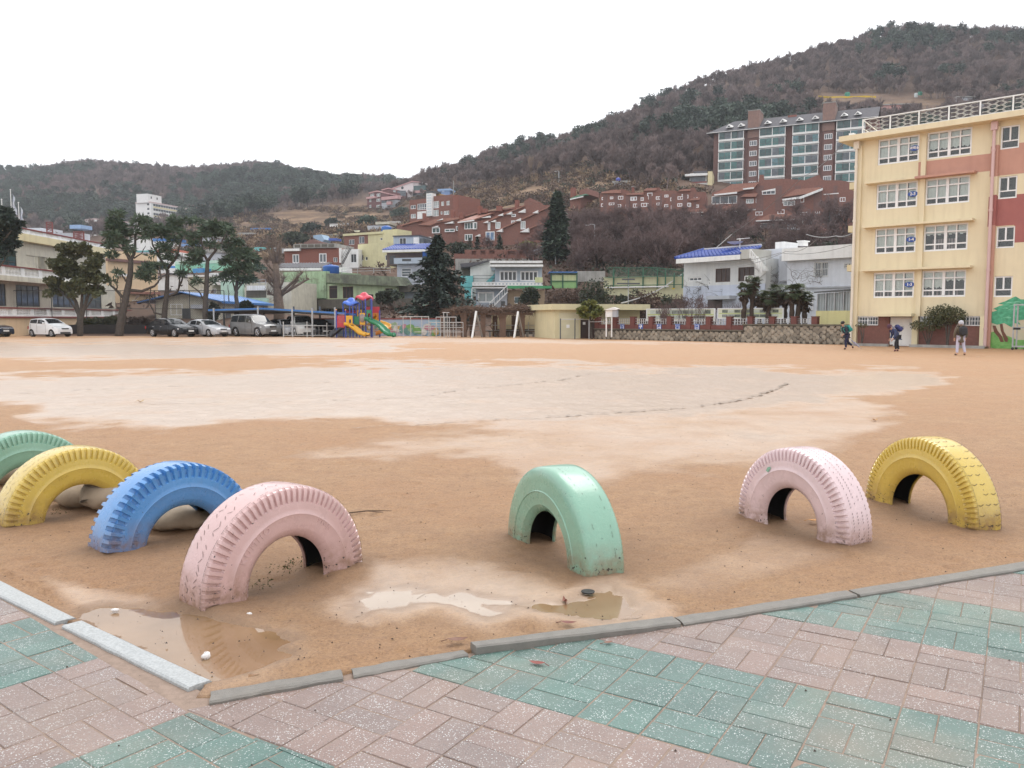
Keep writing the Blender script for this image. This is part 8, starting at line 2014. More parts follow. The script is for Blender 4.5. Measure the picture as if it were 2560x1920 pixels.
p=P(*Z680(690,860),69.3);blob(p[0],p[2],.32,.12,M('mural_navy',(.05,.07,.10)),-.09);m=MB();m.add([(p[0]-.55,-.095,p[2]-.5),(p[0]-.2,-.095,p[2]+.05),(p[0]+.1,-.095,p[2]),(p[0]-.25,-.095,p[2]-.45)],[(0,1,2,3)],M('mural_navy',(0,0,0)));m.build('painted_patch',mw)
h=House('yard_wall','cream yard wall with stone base between the pergola and the shed','wall',Z1000,1205,70,2060,70,y=1000)
h.wall(M('yard_wall_cream',(.60,.52,.33),(.54,.47,.30),streak=((.38,.32,.2),.4),grime=((.44,.38,.26),.3)),(1205,742,2070,'g'),.3);a=h.rect(1240,962,2060,'g',-.3);h.box('stone_base',M('dark_rubble_base',(.15,.13,.115),(.07,.062,.055),scale=3.5,bump=1,bscale=5),(a[0],a[1],0,a[3]),-.35,-.01,px=False);h.box('pale_panel',WHITE,(1640,1030,1900,1060),-.9,-.85)
a=h.rect(1845,702,1945,740,.0);m=MB();m.box(a[0],a[1],.02,.3,a[2],a[3],WHITE);m.box(a[0]+.1,a[1]-.1,.0,.02,a[2]+.1,a[3]-.08,GL_GREY);h.part('vent_box',m)
# ------------------------------------------------------------------ poles and cables
def pole(label,px,ytop,ybase,Y,r=.12,arms=(),mat=CONCRETE,lampside=0,cat='pole',name='utility_pole'):
	t_,b_=P(px,ytop,Y),P(px,ybase,Y);o=thing(name,label,cat,(b_[0],Y,float(terr(b_[0],Y))-.3 if Y>75 else 0));z=t_[2]-o.location.z
	m=MB();m.tube([(0,0,0),(0,0,z)],[r,r*.6],mat,7);m.build('shaft',o)
	for f,L_ in arms:m=MB();m.box(-L_,L_,-.06,.06,z*f-.06,z*f+.06,STEEL_DARK);m.build('crossarm',o)
	if lampside:m=MB();m.tube([(0,0,z),(lampside*.5,0,z+.1),(lampside*1.0,0,z)],.04,STEEL,5);m.box(min(lampside*.8,lampside*1.3),max(lampside*.8,lampside*1.3),-.12,.12,z-.1,z,WHITE);m.build('lamp_head',o)
pole('wooden cross-armed utility pole on the dry terraces',1246,452,500,300,.2,((.93,1.9),(.80,1.3)));pole('tall lamp pole above the dark conifer row',1397,428,480,260,.18,(),STEEL,-1);pole('thin pole beside the brick office',1134,452,487,250,.2);pole('tall mast on the right hill wood',1640,352,420,330,.2,((.95,1.2),));pole('utility pole on the left hill beyond the cream house',748,492,530,470,.25);pole('twin armed pole far left on the hill',619,548,566,430,.25,((.9,1.5),));pole('pale pole between the left hill and terraces',594,520,560,450,.25)
pole('court floodlight mast with two white lamps behind the cream shed',1570,694,800,66,.05,((.97,.5),(.90,.9)),STEEL,cat='floodlight mast',name='floodlight_mast');pole('slim lamp pole on the wooded slope',1389,594,650,118,.09,(),STEEL,0);pole('leaning grey pole in the woods left of the row houses',1486,562,640,125,.09,(),STEEL,-1)
for px,yt,lb in((26,476,'tallest white flagpole at the left edge'),(4,500,'flagpole nearest the left picture edge'),(46,508,'short flagpole right of the tall one')):
	t_=P(px,yt,118);o=thing('flagpole',lb,'flagpole',(t_[0],118,2),0,'flagpoles on the left');m=MB();m.tube([(0,0,0),(0,0,t_[2]-2)],[.09,.05],WHITE,6);m.lathe([(.001,0),(.12,.06),(.001,.2)],(0,0,t_[2]-2),WHITE,8);m.build('pole',o)
	if px!=4:
		m=MB();z=t_[2]-2;n=9;vs=[]
		for i in range(n):
			f=i/(n-1);vs+=[(.05+.12*math.sin(f*7)+.25*(1-abs(f-.5)),.1*math.cos(f*9),z-.4-f*2.6),(.35+.5*f+.1*math.sin(f*11),.12*math.sin(f*8),z-.6-f*2.8)]
		m.add(vs,[(2*i,2*i+1,2*i+3,2*i+2)for i in range(n-1)],M('limp_white_flag',(.62,.64,.66),(.35,.38,.48),scale=1.5));m.build('flag',o,True)
for lb,x0,x1,yt,yb,Y in(('dark red lattice frame on the roofs far left',372,412,555,655,190),('dark red frame above the annex balustrade',585,660,630,690,180)):
	p,q_=P(*ZA(x0,yb),Y),P(*ZA(x1,yt),Y);o=thing('steel_frame',lb,'frame',(0,Y,0));m=MB()
	for x in(p[0],q_[0]):m.box(x-.12,x+.12,-.1,.1,p[2]-3,q_[2],RED_TRIM)
	n=5
	for i in range(n+1):z=p[2]+(q_[2]-p[2])*i/n;m.box(p[0],q_[0],-.08,.08,z-.08,z+.08,RED_TRIM)
	for i in range(n):za,zb=p[2]+(q_[2]-p[2])*i/n,p[2]+(q_[2]-p[2])*(i+1)/n;m.tube([(p[0],0,za),(q_[0],0,zb)],.06,RED_TRIM,4)
	m.build('lattice',o)
CABLE=M('grey_cable',(.30,.29,.28),(.2,.2,.2),rough=.6)
def cable(label,pts,r=.025,sag=.0):
	w=[Vector(P(x,y,Y))for x,y,Y in pts];path=[]
	for i in range(len(w)-1):
		for k in range(12):t=k/12;p=w[i].lerp(w[i+1],t);p.z-=sag*4*t*(1-t);path.append(p)
	path.append(w[-1]);m=MB();m.tube(path,r,CABLE,4);tag(m.build('cable'),label,'cable','overhead cables')
cable('thick cable rising from the shed roof to the slope',[(1553,758,62),(1668,712,84),(1830,585,120)],.06,.2);cable('thin cable continuing up across the bare trees to the school roof',[(1830,585,120),(2010,440,90),(2115,352,49)],.03,.3);cable('thin cable across the front of the white houses',[(1760,655,60),(1950,632,56),(2130,612,47)],.018,.25);cable('thin cable from the blue tiled roof to the white house',[(1800,668,61),(1965,628,57),(2040,600,55)],.018,.3);cable('pale rope line between posts above the white house',[(2016,586,78),(2090,590,74),(2135,580,72)],.05,.2)
# ------------------------------------------------------------------ cars
CARGLASS=M('car_glass',(.03,.035,.04),(.018,.02,.023),rough=.06,spec=.7);TRIM=M('black_car_trim',(.02,.02,.021),rough=.5);ALLOY=M('alloy_wheel',(.45,.45,.46),(.36,.36,.37),rough=.35,metal=.7)
HEAD=M('headlamp_glass',(.62,.64,.66),(.45,.47,.5),scale=12,rough=.12,spec=.7);PLATE=M('white_number_plate',(.72,.74,.73),(.66,.68,.67),rough=.5);REDL=M('red_tail_lamp',(.35,.02,.02),rough=.2);AMBER=M('amber_lamp',(.65,.25,.03),rough=.2);CHROME=M('chrome_trim',(.7,.7,.72),(.6,.6,.62),rough=.15,metal=.9)
def carpaint(n,c):return M(n,c,tuple(x*.93 for x in c),scale=.4,rough=.28,spec=.6,coat=.6)
SHAPES={'hatch':dict(L=3.55,w=.80,top=[(0,.62),(.06,.70),(.35,.84),(.78,.97),(1.0,1.04),(1.55,1.39),(1.85,1.47),(2.5,1.49),(3.1,1.44),(3.28,1.36),(3.46,1.0),(3.55,.72)],belt=[(0,.62),(.8,.93),(1.1,.98),(3.2,1.06),(3.55,.74)],glass=(1.02,1.60,3.12,3.42),wb=(.62,2.98),wr=.285),'sedan':dict(L=4.75,w=.89,top=[(0,.60),(.07,.70),(.5,.84),(1.25,.96),(1.45,1.0),(2.15,1.38),(2.5,1.46),(3.1,1.47),(3.5,1.40),(4.05,1.12),(4.4,1.05),(4.68,.98),(4.75,.72)],belt=[(0,.60),(1.2,.90),(1.5,.94),(3.9,1.03),(4.75,.80)],glass=(1.45,2.2,3.45,4.02),wb=(.92,3.68),wr=.325),'suv':dict(L=4.7,w=.93,top=[(0,.70),(.05,.86),(.3,1.00),(1.15,1.12),(1.3,1.16),(1.85,1.66),(2.2,1.78),(3.6,1.80),(4.3,1.76),(4.5,1.60),(4.66,1.15),(4.7,.8)],belt=[(0,.70),(1.1,1.06),(1.4,1.10),(4.4,1.18),(4.7,.85)],glass=(1.3,1.88,4.38,4.58),wb=(.85,3.65),wr=.375)}
def car(label,shape,paint_,x,y,ang,group='cars parked along the field edge',scale=1.0,grille=CHROME,plate=True):
	S=SHAPES[shape];L_=S['L'];hw=S['w'];o=thing('parked_car',label,'car',(x,y,0),ang,group);o.scale=(scale,)*3
	tx,tz=zip(*S['top']);bx,bz=zip(*S['belt'])
	xs=sorted(set(list(np.linspace(0,L_,44))+[w_+d*S['wr']*1.16 for w_ in S['wb']for d in(-1,-.8,-.55,-.25,0,.25,.55,.8,1)]));rings=[]
	def plan(x):
		e=min(x,L_-x);return hw*(1-.20*max(0,1-e/.55)**2.2)
	def side(x,z):
		"""half width of the shell at height z"""
		t=float(np.interp(x,tx,tz));b_=min(float(np.interp(x,bx,bz)),t);w_=plan(x)
		if z<=b_:k=(z-.2)/max(.1,b_-.2);return w_*(.955+.045*math.sin(math.pi*min(1,max(0,k))**.9))
		return w_*.965-(z-b_)*.30
	for x_ in xs:
		t=float(np.interp(x_,tx,tz));b_=min(float(np.interp(x_,bx,bz)),t-.012);lo=.20+.05*(x_<.2 or x_>L_-.2)
		for w_ in S['wb']:
			d=abs(x_-w_)/(S['wr']*1.16)
			if d<=1.0001:lo=max(lo,S['wr']+S['wr']*1.16*math.sqrt(max(0,1-d*d)))
		lo=min(lo,b_-.03);zs_=[lo,lo+(b_-lo)*.33,lo+(b_-lo)*.7,b_,b_+(t-b_)*.5,b_+(t-b_)*.88];R_=[(side(x_,z),z)for z in zs_];wt=R_[-1][0]
		R_+=[(wt*.86,t-.015*(t>b_+.1)),(wt*.5,t+.018),(0,t+.025)];rings.append((x_,R_))
	n=9;vs=[]
	for x_,R_ in rings:
		for yy,z in R_:vs.append((x_,-yy,z))
		for yy,z in R_[-2::-1]:vs.append((x_,yy,z))
	m_=17;fs=[(i*m_+j,(i+1)*m_+j,(i+1)*m_+j+1,i*m_+j+1)for i in range(len(rings)-1)for j in range(m_-1)]
	fs+=[tuple(range(m_)),tuple((len(rings)-1)*m_+j for j in range(m_))[::-1]]
	b_=MB();b_.add(vs,fs,paint_);me=b_.mesh('body',True)
	try:me.set_sharp_from_angle(angle=R(48))
	except Exception:pass
	link('body',me,o);u=MB();u.box(.12,L_-.12,-hw*.8,hw*.8,.22,.62,TRIM);u.build('underbody',o)
	g0,g1,g2,g3=S['glass']
	def gpatch(name,f,nu,nv):
		vs_=[f(i/nu,j/nv)for i in range(nu+1)for j in range(nv+1)];q_=MB();q_.add(vs_,[(i*(nv+1)+j,(i+1)*(nv+1)+j,(i+1)*(nv+1)+j+1,i*(nv+1)+j+1)for i in range(nu)for j in range(nv)],CARGLASS);q_.build(name,o,True)
	for nm,xa,xb in(('windscreen',g0,g1),('rear_window',g2,g3)):
		def f(u_,v_,xa=xa,xb=xb):
			x_=xa+(xb-xa)*u_;t=float(np.interp(x_,tx,tz));w_=side(x_,t-.03)*.88;yy=w_*(2*v_-1);return(x_,yy,t+.034-.03*abs(2*v_-1)**3)
		gpatch(nm,f,8,8)
	cuts=[(g0+.42,(g0+g2)/2+.18),((g0+g2)/2+.26,g2+.02)]+([(g2+.0,g2+.0)]if 0 else[])
	if shape=='suv':cuts=[(g0+.38,2.35),(2.43,3.35),(3.43,g2-.05)]
	for s_ in(-1,1):
		for xa,xb in cuts:
			def f(u_,v_,xa=xa,xb=xb,s_=s_):
				x_=xa+(xb-xa)*u_;t=float(np.interp(x_,tx,tz));bb=float(np.interp(x_,bx,bz))+.035;tt=max(bb+.01,t-.10);z=bb+(tt-bb)*v_;return(x_,s_*(side(x_,z)+.006),z)
			gpatch('side_window',f,10,5)
		q_=MB();xm=g0+.40;zb=float(np.interp(xm,bx,bz));q_.lathe([(.001,-.10),(.07,-.07),(.085,0),(.07,.07),(.001,.10)],(0,0,0),paint_,10,'y');q_.v=[(a*.75,b__+.08,c*.95)for a,b__,c in q_.v];mo=q_.build('mirror',o,True);mo.location=(xm,s_*(hw+.06)-.08,zb+.10)
		hl=MB();vs_=[]
		for i in range(6):
			for j in range(4):
				u_=i/5;v_=j/3;x_=.06+.42*u_;yy=s_*(plan(x_)*(1.0-.0)+.004-.30*(1-u_)**1.6*(hw/.85));z0=float(np.interp(x_,tx,tz));zz_=min(z0-.05,float(np.interp(x_,bx,bz))-.01)-.14*(1-v_)*(1-.35*u_);vs_.append((x_-.03*(1-u_),yy,zz_))
		hl.add(vs_,[(i*4+j,(i+1)*4+j,(i+1)*4+j+1,i*4+j+1)for i in range(5)for j in range(3)],HEAD);hl.build('headlight',o,True)
		tl=MB();zz_=float(np.interp(L_-.08,bx,bz));tl.box(L_-.16,L_+.005,s_*hw*.80-.13,s_*hw*.80+.06,zz_-.2,zz_+.02,REDL);tl.build('tail_light',o)
		dl=MB();xx=(cuts[0][1]+cuts[1][0])/2
		for xq in(g0+.25,xx,g2-.1):dl.box(xq-.006,xq+.006,s_*(hw*1.0)-.004,s_*(hw*1.0)+.004,.34,float(np.interp(xq,bx,bz))-.02,TRIM)
		for xq in(xx-.15,xx+.85):dl.box(xq-.09,xq+.09,s_*hw-.018,s_*hw+.018,.80,.83,paint_ if shape!='sedan' else CHROME)
		dl.build('door_trim',o)
	fr=MB();fr.box(-.015,.05,-.30,.30,.60 if shape!='suv' else.72,.70 if shape!='suv' else.90,TRIM);fr.box(-.02,-.012,-.26,.26,.63 if shape!='suv' else.76,.66 if shape!='suv' else.80,grille);fr.build('grille',o)
	fb=MB();fb.box(-.012,.06,-.45,.45,.26,.38,TRIM);fb.build('air_intake',o)
	if plate:pt_=MB();pt_.box(-.03,-.013,-.24,.24,.43,.54,PLATE);pt_.build('number_plate',o)
	for w_ in S['wb']:
		for s_ in(-1,1):
			wm=thing('wheel',None,None);wm.parent=o;wm.location=(w_,s_*(hw-.11),S['wr']);r_=S['wr']
			t=MB();t.lathe([(r_*.62,-.1),(r_*.9,-.11),(r_,-.07),(r_,.07),(r_*.9,.11),(r_*.62,.1)],(0,0,0),BLACK,18,'y');t.build('tyre',wm,True)
			rm=MB();rm.lathe([(.001,s_*.075),(r_*.2,s_*.08),(r_*.58,s_*.085),(r_*.66,s_*.10),(r_*.66,s_*.0)],(0,0,0),TRIM,16,'y')
			for k in range(5):a_=k*6.2832/5;rm.tube([(math.cos(a_)*r_*.1,s_*.09,math.sin(a_)*r_*.1),(math.cos(a_)*r_*.62,s_*.098,math.sin(a_)*r_*.62)],r_*.11,ALLOY,4)
			rm.lathe([(r_*.55,s_*.10),(r_*.68,s_*.104)],(0,0,0),ALLOY,16,'y');rm.build('rim',wm)
			ar=MB();ar.lathe([(.001,0),(r_*1.13,0)],(0,-s_*.10,0),TRIM,16,'y');ar.build('wheel_well',wm)
	return o
def place_car(label,shape,paint_,px_front,px_rear,Yf,Yr,**k):
	a,b_=P(px_front,840,Yf),P(px_rear,840,Yr);ang=math.atan2(b_[1]-a[1],b_[0]-a[0]);return car(label,shape,paint_,a[0],a[1],ang,**k)
CW=carpaint('white_car_paint',(.74,.75,.76));CB=M('black_car_paint',(.008,.009,.012),rough=.2,spec=.3);CS=carpaint('silver_car_paint',(.42,.43,.45));CG=carpaint('grey_silver_paint',(.17,.17,.17));CD=M('dark_blue_car_paint',(.025,.032,.05),rough=.2,spec=.3);CP_=carpaint('pearl_car_paint',(.60,.60,.58))
place_car('small white hatchback parked alone on the left','hatch',CW,164,66,66.6,68.6)
place_car('black saloon with chrome trim parked in front of the pines','sedan',CB,478,360,65.8,69.0)
place_car('silver saloon parked partly behind the black one','sedan',CS,560,455,66.4,69.6,scale=.94)
place_car('silver grey sport utility car under the carport edge','suv',CG,684,580,66.4,69.6)
place_car('dark car cut off by the left picture edge','sedan',CD,16,-110,66.2,68.4)
for lb,px,Y,sh,pt_ in(('dark blue car right behind the silver sport utility car',706,68.2,'sedan',CD),('black car with pale front second from the fence end',722,67.4,'sedan',CS),('pearl white car behind the pipe fence',757,67.0,'suv',CP_),('black car nearest the play structure',800,66.8,'sedan',CB)):
	p=P(px+14,840,Y);car(lb,sh,pt_,p[0],p[1],R(118),group='cars under the carport',scale=.95)
p=P(1328,640,124);o=car('pale blue grey car parked on the brick terrace','hatch',carpaint('pale_blue_grey_paint',(.34,.38,.44)),p[0],124,R(5),scale=1.1);o.location.z=P(1328,639,124)[2]
# ------------------------------------------------------------------ trees one can tell apart
def px_tree(name,label,zf,Y,base,limbs,pads,mat,bark=BARK,n=2600,size=.26,flat=.45,elong=1.6,group=None,seed=1,k=None,hang=0.0,dy=.75,cat='tree'):
	"""tree whose trunk, limbs and foliage pads are read off the photograph and given real depth"""
	b_=P(*zf(*base),Y);o=thing(name,label,cat,(b_[0],Y,max(0,float(terr(b_[0],Y)))if Y>75 else 0),0,group);r2=random.Random(seed);oz=o.location.z
	def w(x,y,d=0.0):q_=P(*zf(x,y),Y+d);return(q_[0]-b_[0],d,q_[2]-oz)
	m=MB()
	for pts,r0,r1 in limbs:
		r0*=.8;r1*=.8
		d=r2.uniform(-.9,.9)if pts[0]!=base else 0;L_=[]
		for i,(x,y)in enumerate(pts):L_.append(w(x,y,d*i/max(1,len(pts)-1)))
		if pts[0]==base:L_[0]=(0,0,-.2)
		pa=[];rr_=[]
		for i in range(len(L_)-1):
			for j in range(4):t=j/4;pa.append(tuple(Vector(L_[i]).lerp(Vector(L_[i+1]),t)+Vector((r2.gauss(0,.02),0,0))));rr_.append(r0+(r1-r0)*(i+t)/(len(L_)-1))
		pa.append(L_[-1]);rr_.append(r1);m.tube(pa,rr_,bark,8)
	sc_=Vector(w(100,0)).x-Vector(w(0,0)).x;sc_/=100;bl=[]
	for(x,y,rx,ry)in pads:
		d=r2.uniform(-dy,dy)*1.2;c=w(x,y,d);bl.append((*c,rx*sc_,rx*sc_*dy,ry*sc_))
		if k:m.tube([w(k[0],k[1]),tuple((Vector(w(k[0],k[1]))+Vector(c))/2+Vector((0,0,-.25))),c],[.09,.06,.03],bark,5)
	m.build('trunk',o,True);f=MB();leaf_cloud(f,bl,mat,n,size,r2,flat,elong,hang,.5 if mat is NEEDLE else 1);f.build('crown',o);return o
CG_='pruned cedars along the parking edge'
def pads_j(pads,seed,k=3,j=.62):
	r2=random.Random(seed);out=[]
	for x,y,rx,ry in pads:
		for _ in range(k):out.append((x+r2.uniform(-j,j)*rx,y+r2.uniform(-j,j)*ry,rx*r2.uniform(.30,.52),ry*r2.uniform(.28,.5)))
	return out
px_tree('broadleaf_tree','broad round dark olive evergreen tree next to the white hatchback',ZA,69,(632,1450),[([(632,1450),(625,1290),(600,1180),(540,1080)],.30,.12),([(632,1450),(650,1280),(690,1150),(730,1050)],.26,.1),([(632,1400),(640,1250),(650,1080),(640,950)],.2,.08),([(625,1290),(560,1180),(470,1090),(430,1000)],.12,.05),([(650,1280),(760,1110),(800,1000)],.1,.05)],pads_j([(600,800,140,65),(700,770,60,40),(450,880,90,65),(620,930,190,110),(770,880,100,85),(420,1010,75,60),(540,1060,110,70),(700,1060,110,60),(800,1000,70,60),(400,1100,50,40),(780,1110,50,25),(560,1140,50,25),(600,740,60,25)],1,4,.7),LEAF_OL,n=7500,size=.26,flat=.1,elong=1.0,seed=2)
px_tree('pruned_cedar','leftmost tall cedar with a thick leaning trunk and flat foliage pads',ZA,69.5,(935,1450),[([(935,1450),(965,1280),(1000,1120),(1030,960),(1035,850)],.45,.26),([(1035,860),(990,780),(960,700),(950,560)],.22,.07),([(1030,880),(1065,780),(1070,660),(1110,590)],.2,.06),([(985,1170),(920,1090),(870,1050),(850,960)],.17,.06),([(1010,1090),(1120,1100),(1220,1060),(1270,1000),(1260,900)],.17,.06),([(1005,1030),(960,970),(930,920)],.1,.04),([(1070,700),(1160,640),(1180,590)],.08,.03),([(985,780),(900,720),(850,690)],.1,.04),([(1060,840),(1120,800),(1150,740)],.08,.03),([(920,1090),(930,1000),(905,900)],.07,.03)],pads_j([(940,500,75,35),(880,570,85,40),(960,610,90,45),(850,660,85,40),(960,690,55,30),(1120,550,75,38),(1150,600,60,30),(1080,640,50,28),(840,730,70,30),(900,700,50,25),(1010,760,60,30),(1140,680,45,20),(900,820,60,28),(1150,950,75,45),(1200,900,50,30),(950,945,45,18),(870,1020,40,18),(1090,960,40,25)],3),NEEDLE,n=4000,group=CG_,seed=3)
px_tree('pruned_cedar','second cedar from the left rising behind the black saloon',ZA,71,(1290,1440),[([(1290,1440),(1300,1250),(1320,1100),(1325,930)],.36,.2),([(1325,930),(1270,850),(1210,740),(1190,660)],.16,.05),([(1325,920),(1390,840),(1420,740),(1450,640)],.17,.05),([(1310,1150),(1400,1110),(1440,1000),(1450,860)],.14,.05),([(1300,1290),(1220,1270),(1180,1190),(1190,1080)],.12,.05),([(1410,1090),(1430,900),(1440,800)],.09,.03),([(1270,850),(1240,680)],.07,.03)],pads_j([(1230,590,70,32),(1190,660,60,28),(1290,640,60,30),(1420,555,95,40),(1360,620,70,30),(1480,640,60,35),(1270,730,80,32),(1390,690,60,30),(1320,820,75,32),(1210,800,50,25),(1180,890,65,30),(1150,990,65,35),(1290,890,50,22),(1440,950,50,22),(1330,770,40,24)],5),NEEDLE,n=3600,group=CG_,seed=4)
px_tree('pruned_cedar','third cedar with a straight trunk before the blue water tank',ZA,70.5,(1620,1430),[([(1620,1430),(1625,1200),(1632,1000),(1640,860)],.34,.2),([(1640,870),(1600,780),(1590,690),(1580,590)],.15,.05),([(1640,860),(1700,780),(1760,700),(1790,620)],.16,.05),([(1630,1050),(1560,1010),(1520,950),(1480,900)],.1,.04),([(1620,1180),(1570,1100),(1500,1050),(1480,1010)],.09,.03),([(1632,960),(1720,930),(1780,880)],.09,.03),([(1630,1080),(1700,1020)],.09,.03),([(1700,790),(1680,690),(1650,620)],.08,.03)],pads_j([(1570,550,75,25),(1620,590,75,32),(1700,580,60,30),(1780,600,75,38),(1590,650,70,30),(1690,640,60,28),(1540,710,55,24),(1680,730,55,25),(1560,800,75,32),(1530,850,55,25),(1490,890,40,20),(1560,1030,40,25),(1700,1010,50,22),(1820,640,40,22)],7),NEEDLE,n=3300,group=CG_,seed=5)
px_tree('pruned_cedar','rightmost cedar with dense layered pads above the blue roof',ZA,72,(1868,1430),[([(1868,1430),(1870,1200),(1865,1080),(1880,960),(1890,800)],.28,.1),([(1870,1100),(1920,1020),(1950,930)],.1,.04),([(1865,1120),(1830,1000),(1800,900)],.1,.04),([(1810,1180),(1800,1050)],.06,.03)],pads_j([(1880,710,85,32),(1830,770,80,32),(1960,790,85,35),(1890,830,80,35),(2010,840,60,35),(1800,860,55,30),(1960,900,95,42),(2050,930,45,30),(1870,940,85,38),(1800,960,45,28),(1990,990,75,32),(1840,1010,45,22),(1760,1000,40,25),(1930,1020,50,22)],9),NEEDLE,n=4200,group=CG_,seed=6)
px_tree('pine_tree','dark layered pine cut off by the left picture edge',ZA,66,(-60,1450),[([(-60,1450),(-50,1100),(-30,800),(-10,500)],.35,.1),([(-40,950),(30,860),(70,770)],.1,.04),([(-30,760),(40,680),(90,620)],.1,.04)],pads_j([(40,470,80,30),(90,540,75,30),(20,570,80,35),(80,600,60,25),(20,660,85,35),(80,735,75,30),(10,760,80,30),(30,800,70,22),(-80,600,80,60),(-60,460,70,40)],11),NEEDLE_DK,n=3600,seed=7)
# pollarded bare tree
gk=thing('pollarded_tree','pollarded bare tan tree with stubby limbs and wispy twigs','tree',(P(*ZB(305,1250),78)[0],78,0));ox=gk.location.x;m=MB();tw=MB();r2=random.Random(61)
def gw(x,y,d=0):q_=P(*ZB(x,y),78+d);return Vector((q_[0]-ox,d,q_[2]))
m.tube([(0,0,-.2),gw(308,1170),gw(300,1080),gw(290,960),gw(282,820)],[.55,.48,.42,.34,.26],BARK_TAN,9)
tips=[]
for pts,r0,r1 in(([(285,850),(250,760),(215,690)],.2,.12),([(282,840),(262,720),(245,665)],.17,.11),([(285,830),(318,740),(320,650)],.2,.11),([(288,830),(300,700),(300,650)],.16,.1),([(290,1010),(240,930),(200,880)],.15,.09),([(290,1020),(250,990),(215,950)],.13,.08),([(300,1080),(250,1060),(220,1060)],.12,.07),([(300,1070),(400,980),(490,890)],.17,.08),([(300,1080),(420,1010),(540,940)],.17,.08),([(305,1090),(380,1030),(460,950)],.13,.07),([(295,1050),(330,980),(350,930)],.12,.07),([(285,900),(220,830),(200,800)],.1,.06)):
	d=r2.uniform(-.8,.8);p=[gw(x,y,d*i/2)for i,(x,y)in enumerate(pts)];m.tube(p,[r0,(r0+r1)/2,r1],BARK_TAN,6);tips.append(p);m.lathe([(.01,-r1*1.3),(r1*1.3,-r1*.3),(r1*1.2,r1*.9),(.01,r1*1.3)],p[-1],BARK_TAN,7)
for p in tips:
	for _ in range(46):
		s_=p[1].lerp(p[2],r2.random()**.5);u=Vector((r2.gauss(0,.55),r2.gauss(0,.5),abs(r2.gauss(.7,.5)))).normalized()*r2.uniform(.35,1.25);tw.tube([s_,s_+u*.5+Vector((r2.gauss(0,.05),0,.03)),s_+u],[.016,.012,.006],BARK_TAN,3,False)
for _ in range(330):s_=gw(290+r2.gauss(0,8),r2.uniform(680,1120));u=Vector((r2.gauss(0,.7),r2.gauss(0,.5),r2.gauss(.45,.4))).normalized()*r2.uniform(.3,1.1);tw.tube([s_,s_+u],[.014,.006],BARK_TAN,3,False)
m.build('trunk',gk,True);tw.build('twigs',gk)
def conifer(name,label,x,y,z,h,w,mat,n,size,seed,tiers=16,droop=.25,group=None,bare=.08,ragged=.35):
	o=thing(name,label,'tree',(x,y,z),0,group);r2=random.Random(seed);m=MB();m.tube([(0,0,-.5),(0,0,h*.5),(0,0,h)],[h*.022,h*.014,.02],BARK,7);f=MB();vs=[];fs=[]
	for t in range(tiers):
		f_=t/(tiers-1);zz_=h*(bare+(1-bare)*f_);R_=w/2*(1-f_)**.85*r2.uniform(1-ragged,1)+.12;nb=max(4,int(9*(1-f_)+4))
		for b_ in range(nb):
			a=r2.uniform(0,6.283);L_=R_*r2.uniform(.6,1.1);tip=Vector((math.cos(a)*L_,math.sin(a)*L_,-L_*droop+L_*.05));m.tube([(0,0,zz_),tuple(Vector((0,0,zz_))+tip)],[.05,.01],BARK,3,False)
			k=max(3,int(n/tiers/nb))
			for _ in range(k):
				u=r2.random()**.6;p=Vector((0,0,zz_))+tip*u+Vector((r2.gauss(0,.16*(.6+L_*.12)),r2.gauss(0,.16*(.6+L_*.12)),r2.gauss(-.06,.12)));d=(Vector((math.cos(a),math.sin(a),0))*r2.uniform(.2,1)+Vector((r2.gauss(0,.6),r2.gauss(0,.6),r2.gauss(-.25,.3)))).normalized();s_=size*r2.uniform(.6,1.4);q_=d.cross(Vector((r2.gauss(0,.4),r2.gauss(0,.4),1))).normalized()*s_*.32;i0=len(vs);vs+=[p-q_,p+d*s_*.5-q_*.7,p+d*s_,p+q_];fs.append((i0,i0+1,i0+2,i0+3))
	f.add(vs,fs,mat);m.build('trunk',o);f.build('crown',o);return o
p=P(*ZB(1560,1210),79);zt_=P(*ZB(1590,615),79)[2];conifer('dark_cedar','large dark drooping cedar between the blue roofed and teal houses',p[0],79,0,zt_,10.2,NEEDLE_DK,9000,.42,71,22,.16,bare=.17,ragged=.5)
p=P(*ZC(605,800),119);zt_=P(*ZC(612,262),119)[2];z0=float(terr(p[0],119));conifer('cypress','tall dense conical conifer standing above the brick terrace',p[0],119,z0,zt_-z0,4.8,M('deep_green_cypress',(.05,.078,.045),(.03,.048,.032),scale=.8,rough=.7),8000,.62,72,26,.02,bare=.12,ragged=.12)
for lb,px,py,Y,h_,w_,sd in(('dark rounded conifer on the dry terraces near the utility pole',1274,476,345,5,3.8,73),('small dark conifer in front of the brick rows',1249,625,140,2.4,1.9,74),('dark juniper left of the small conifer before the brick rows',1194,625,143,2.1,2.1,75),('low juniper beside the bare tree before the brick rows',1175,622,146,1.7,2,76),('dark green conifer by the small white flats',1708,470,222,3,2.8,77)):
	x,_,z=P(px,py,Y);z=float(terr(x,Y));zt_=P(px,py,Y)[2];conifer('round_conifer',lb,x,Y,min(z,zt_),h_+max(0,zt_-z),w_,LEAF_DK,1500,h_*.10,sd,10,.0,'dark garden conifers',.05,.15)
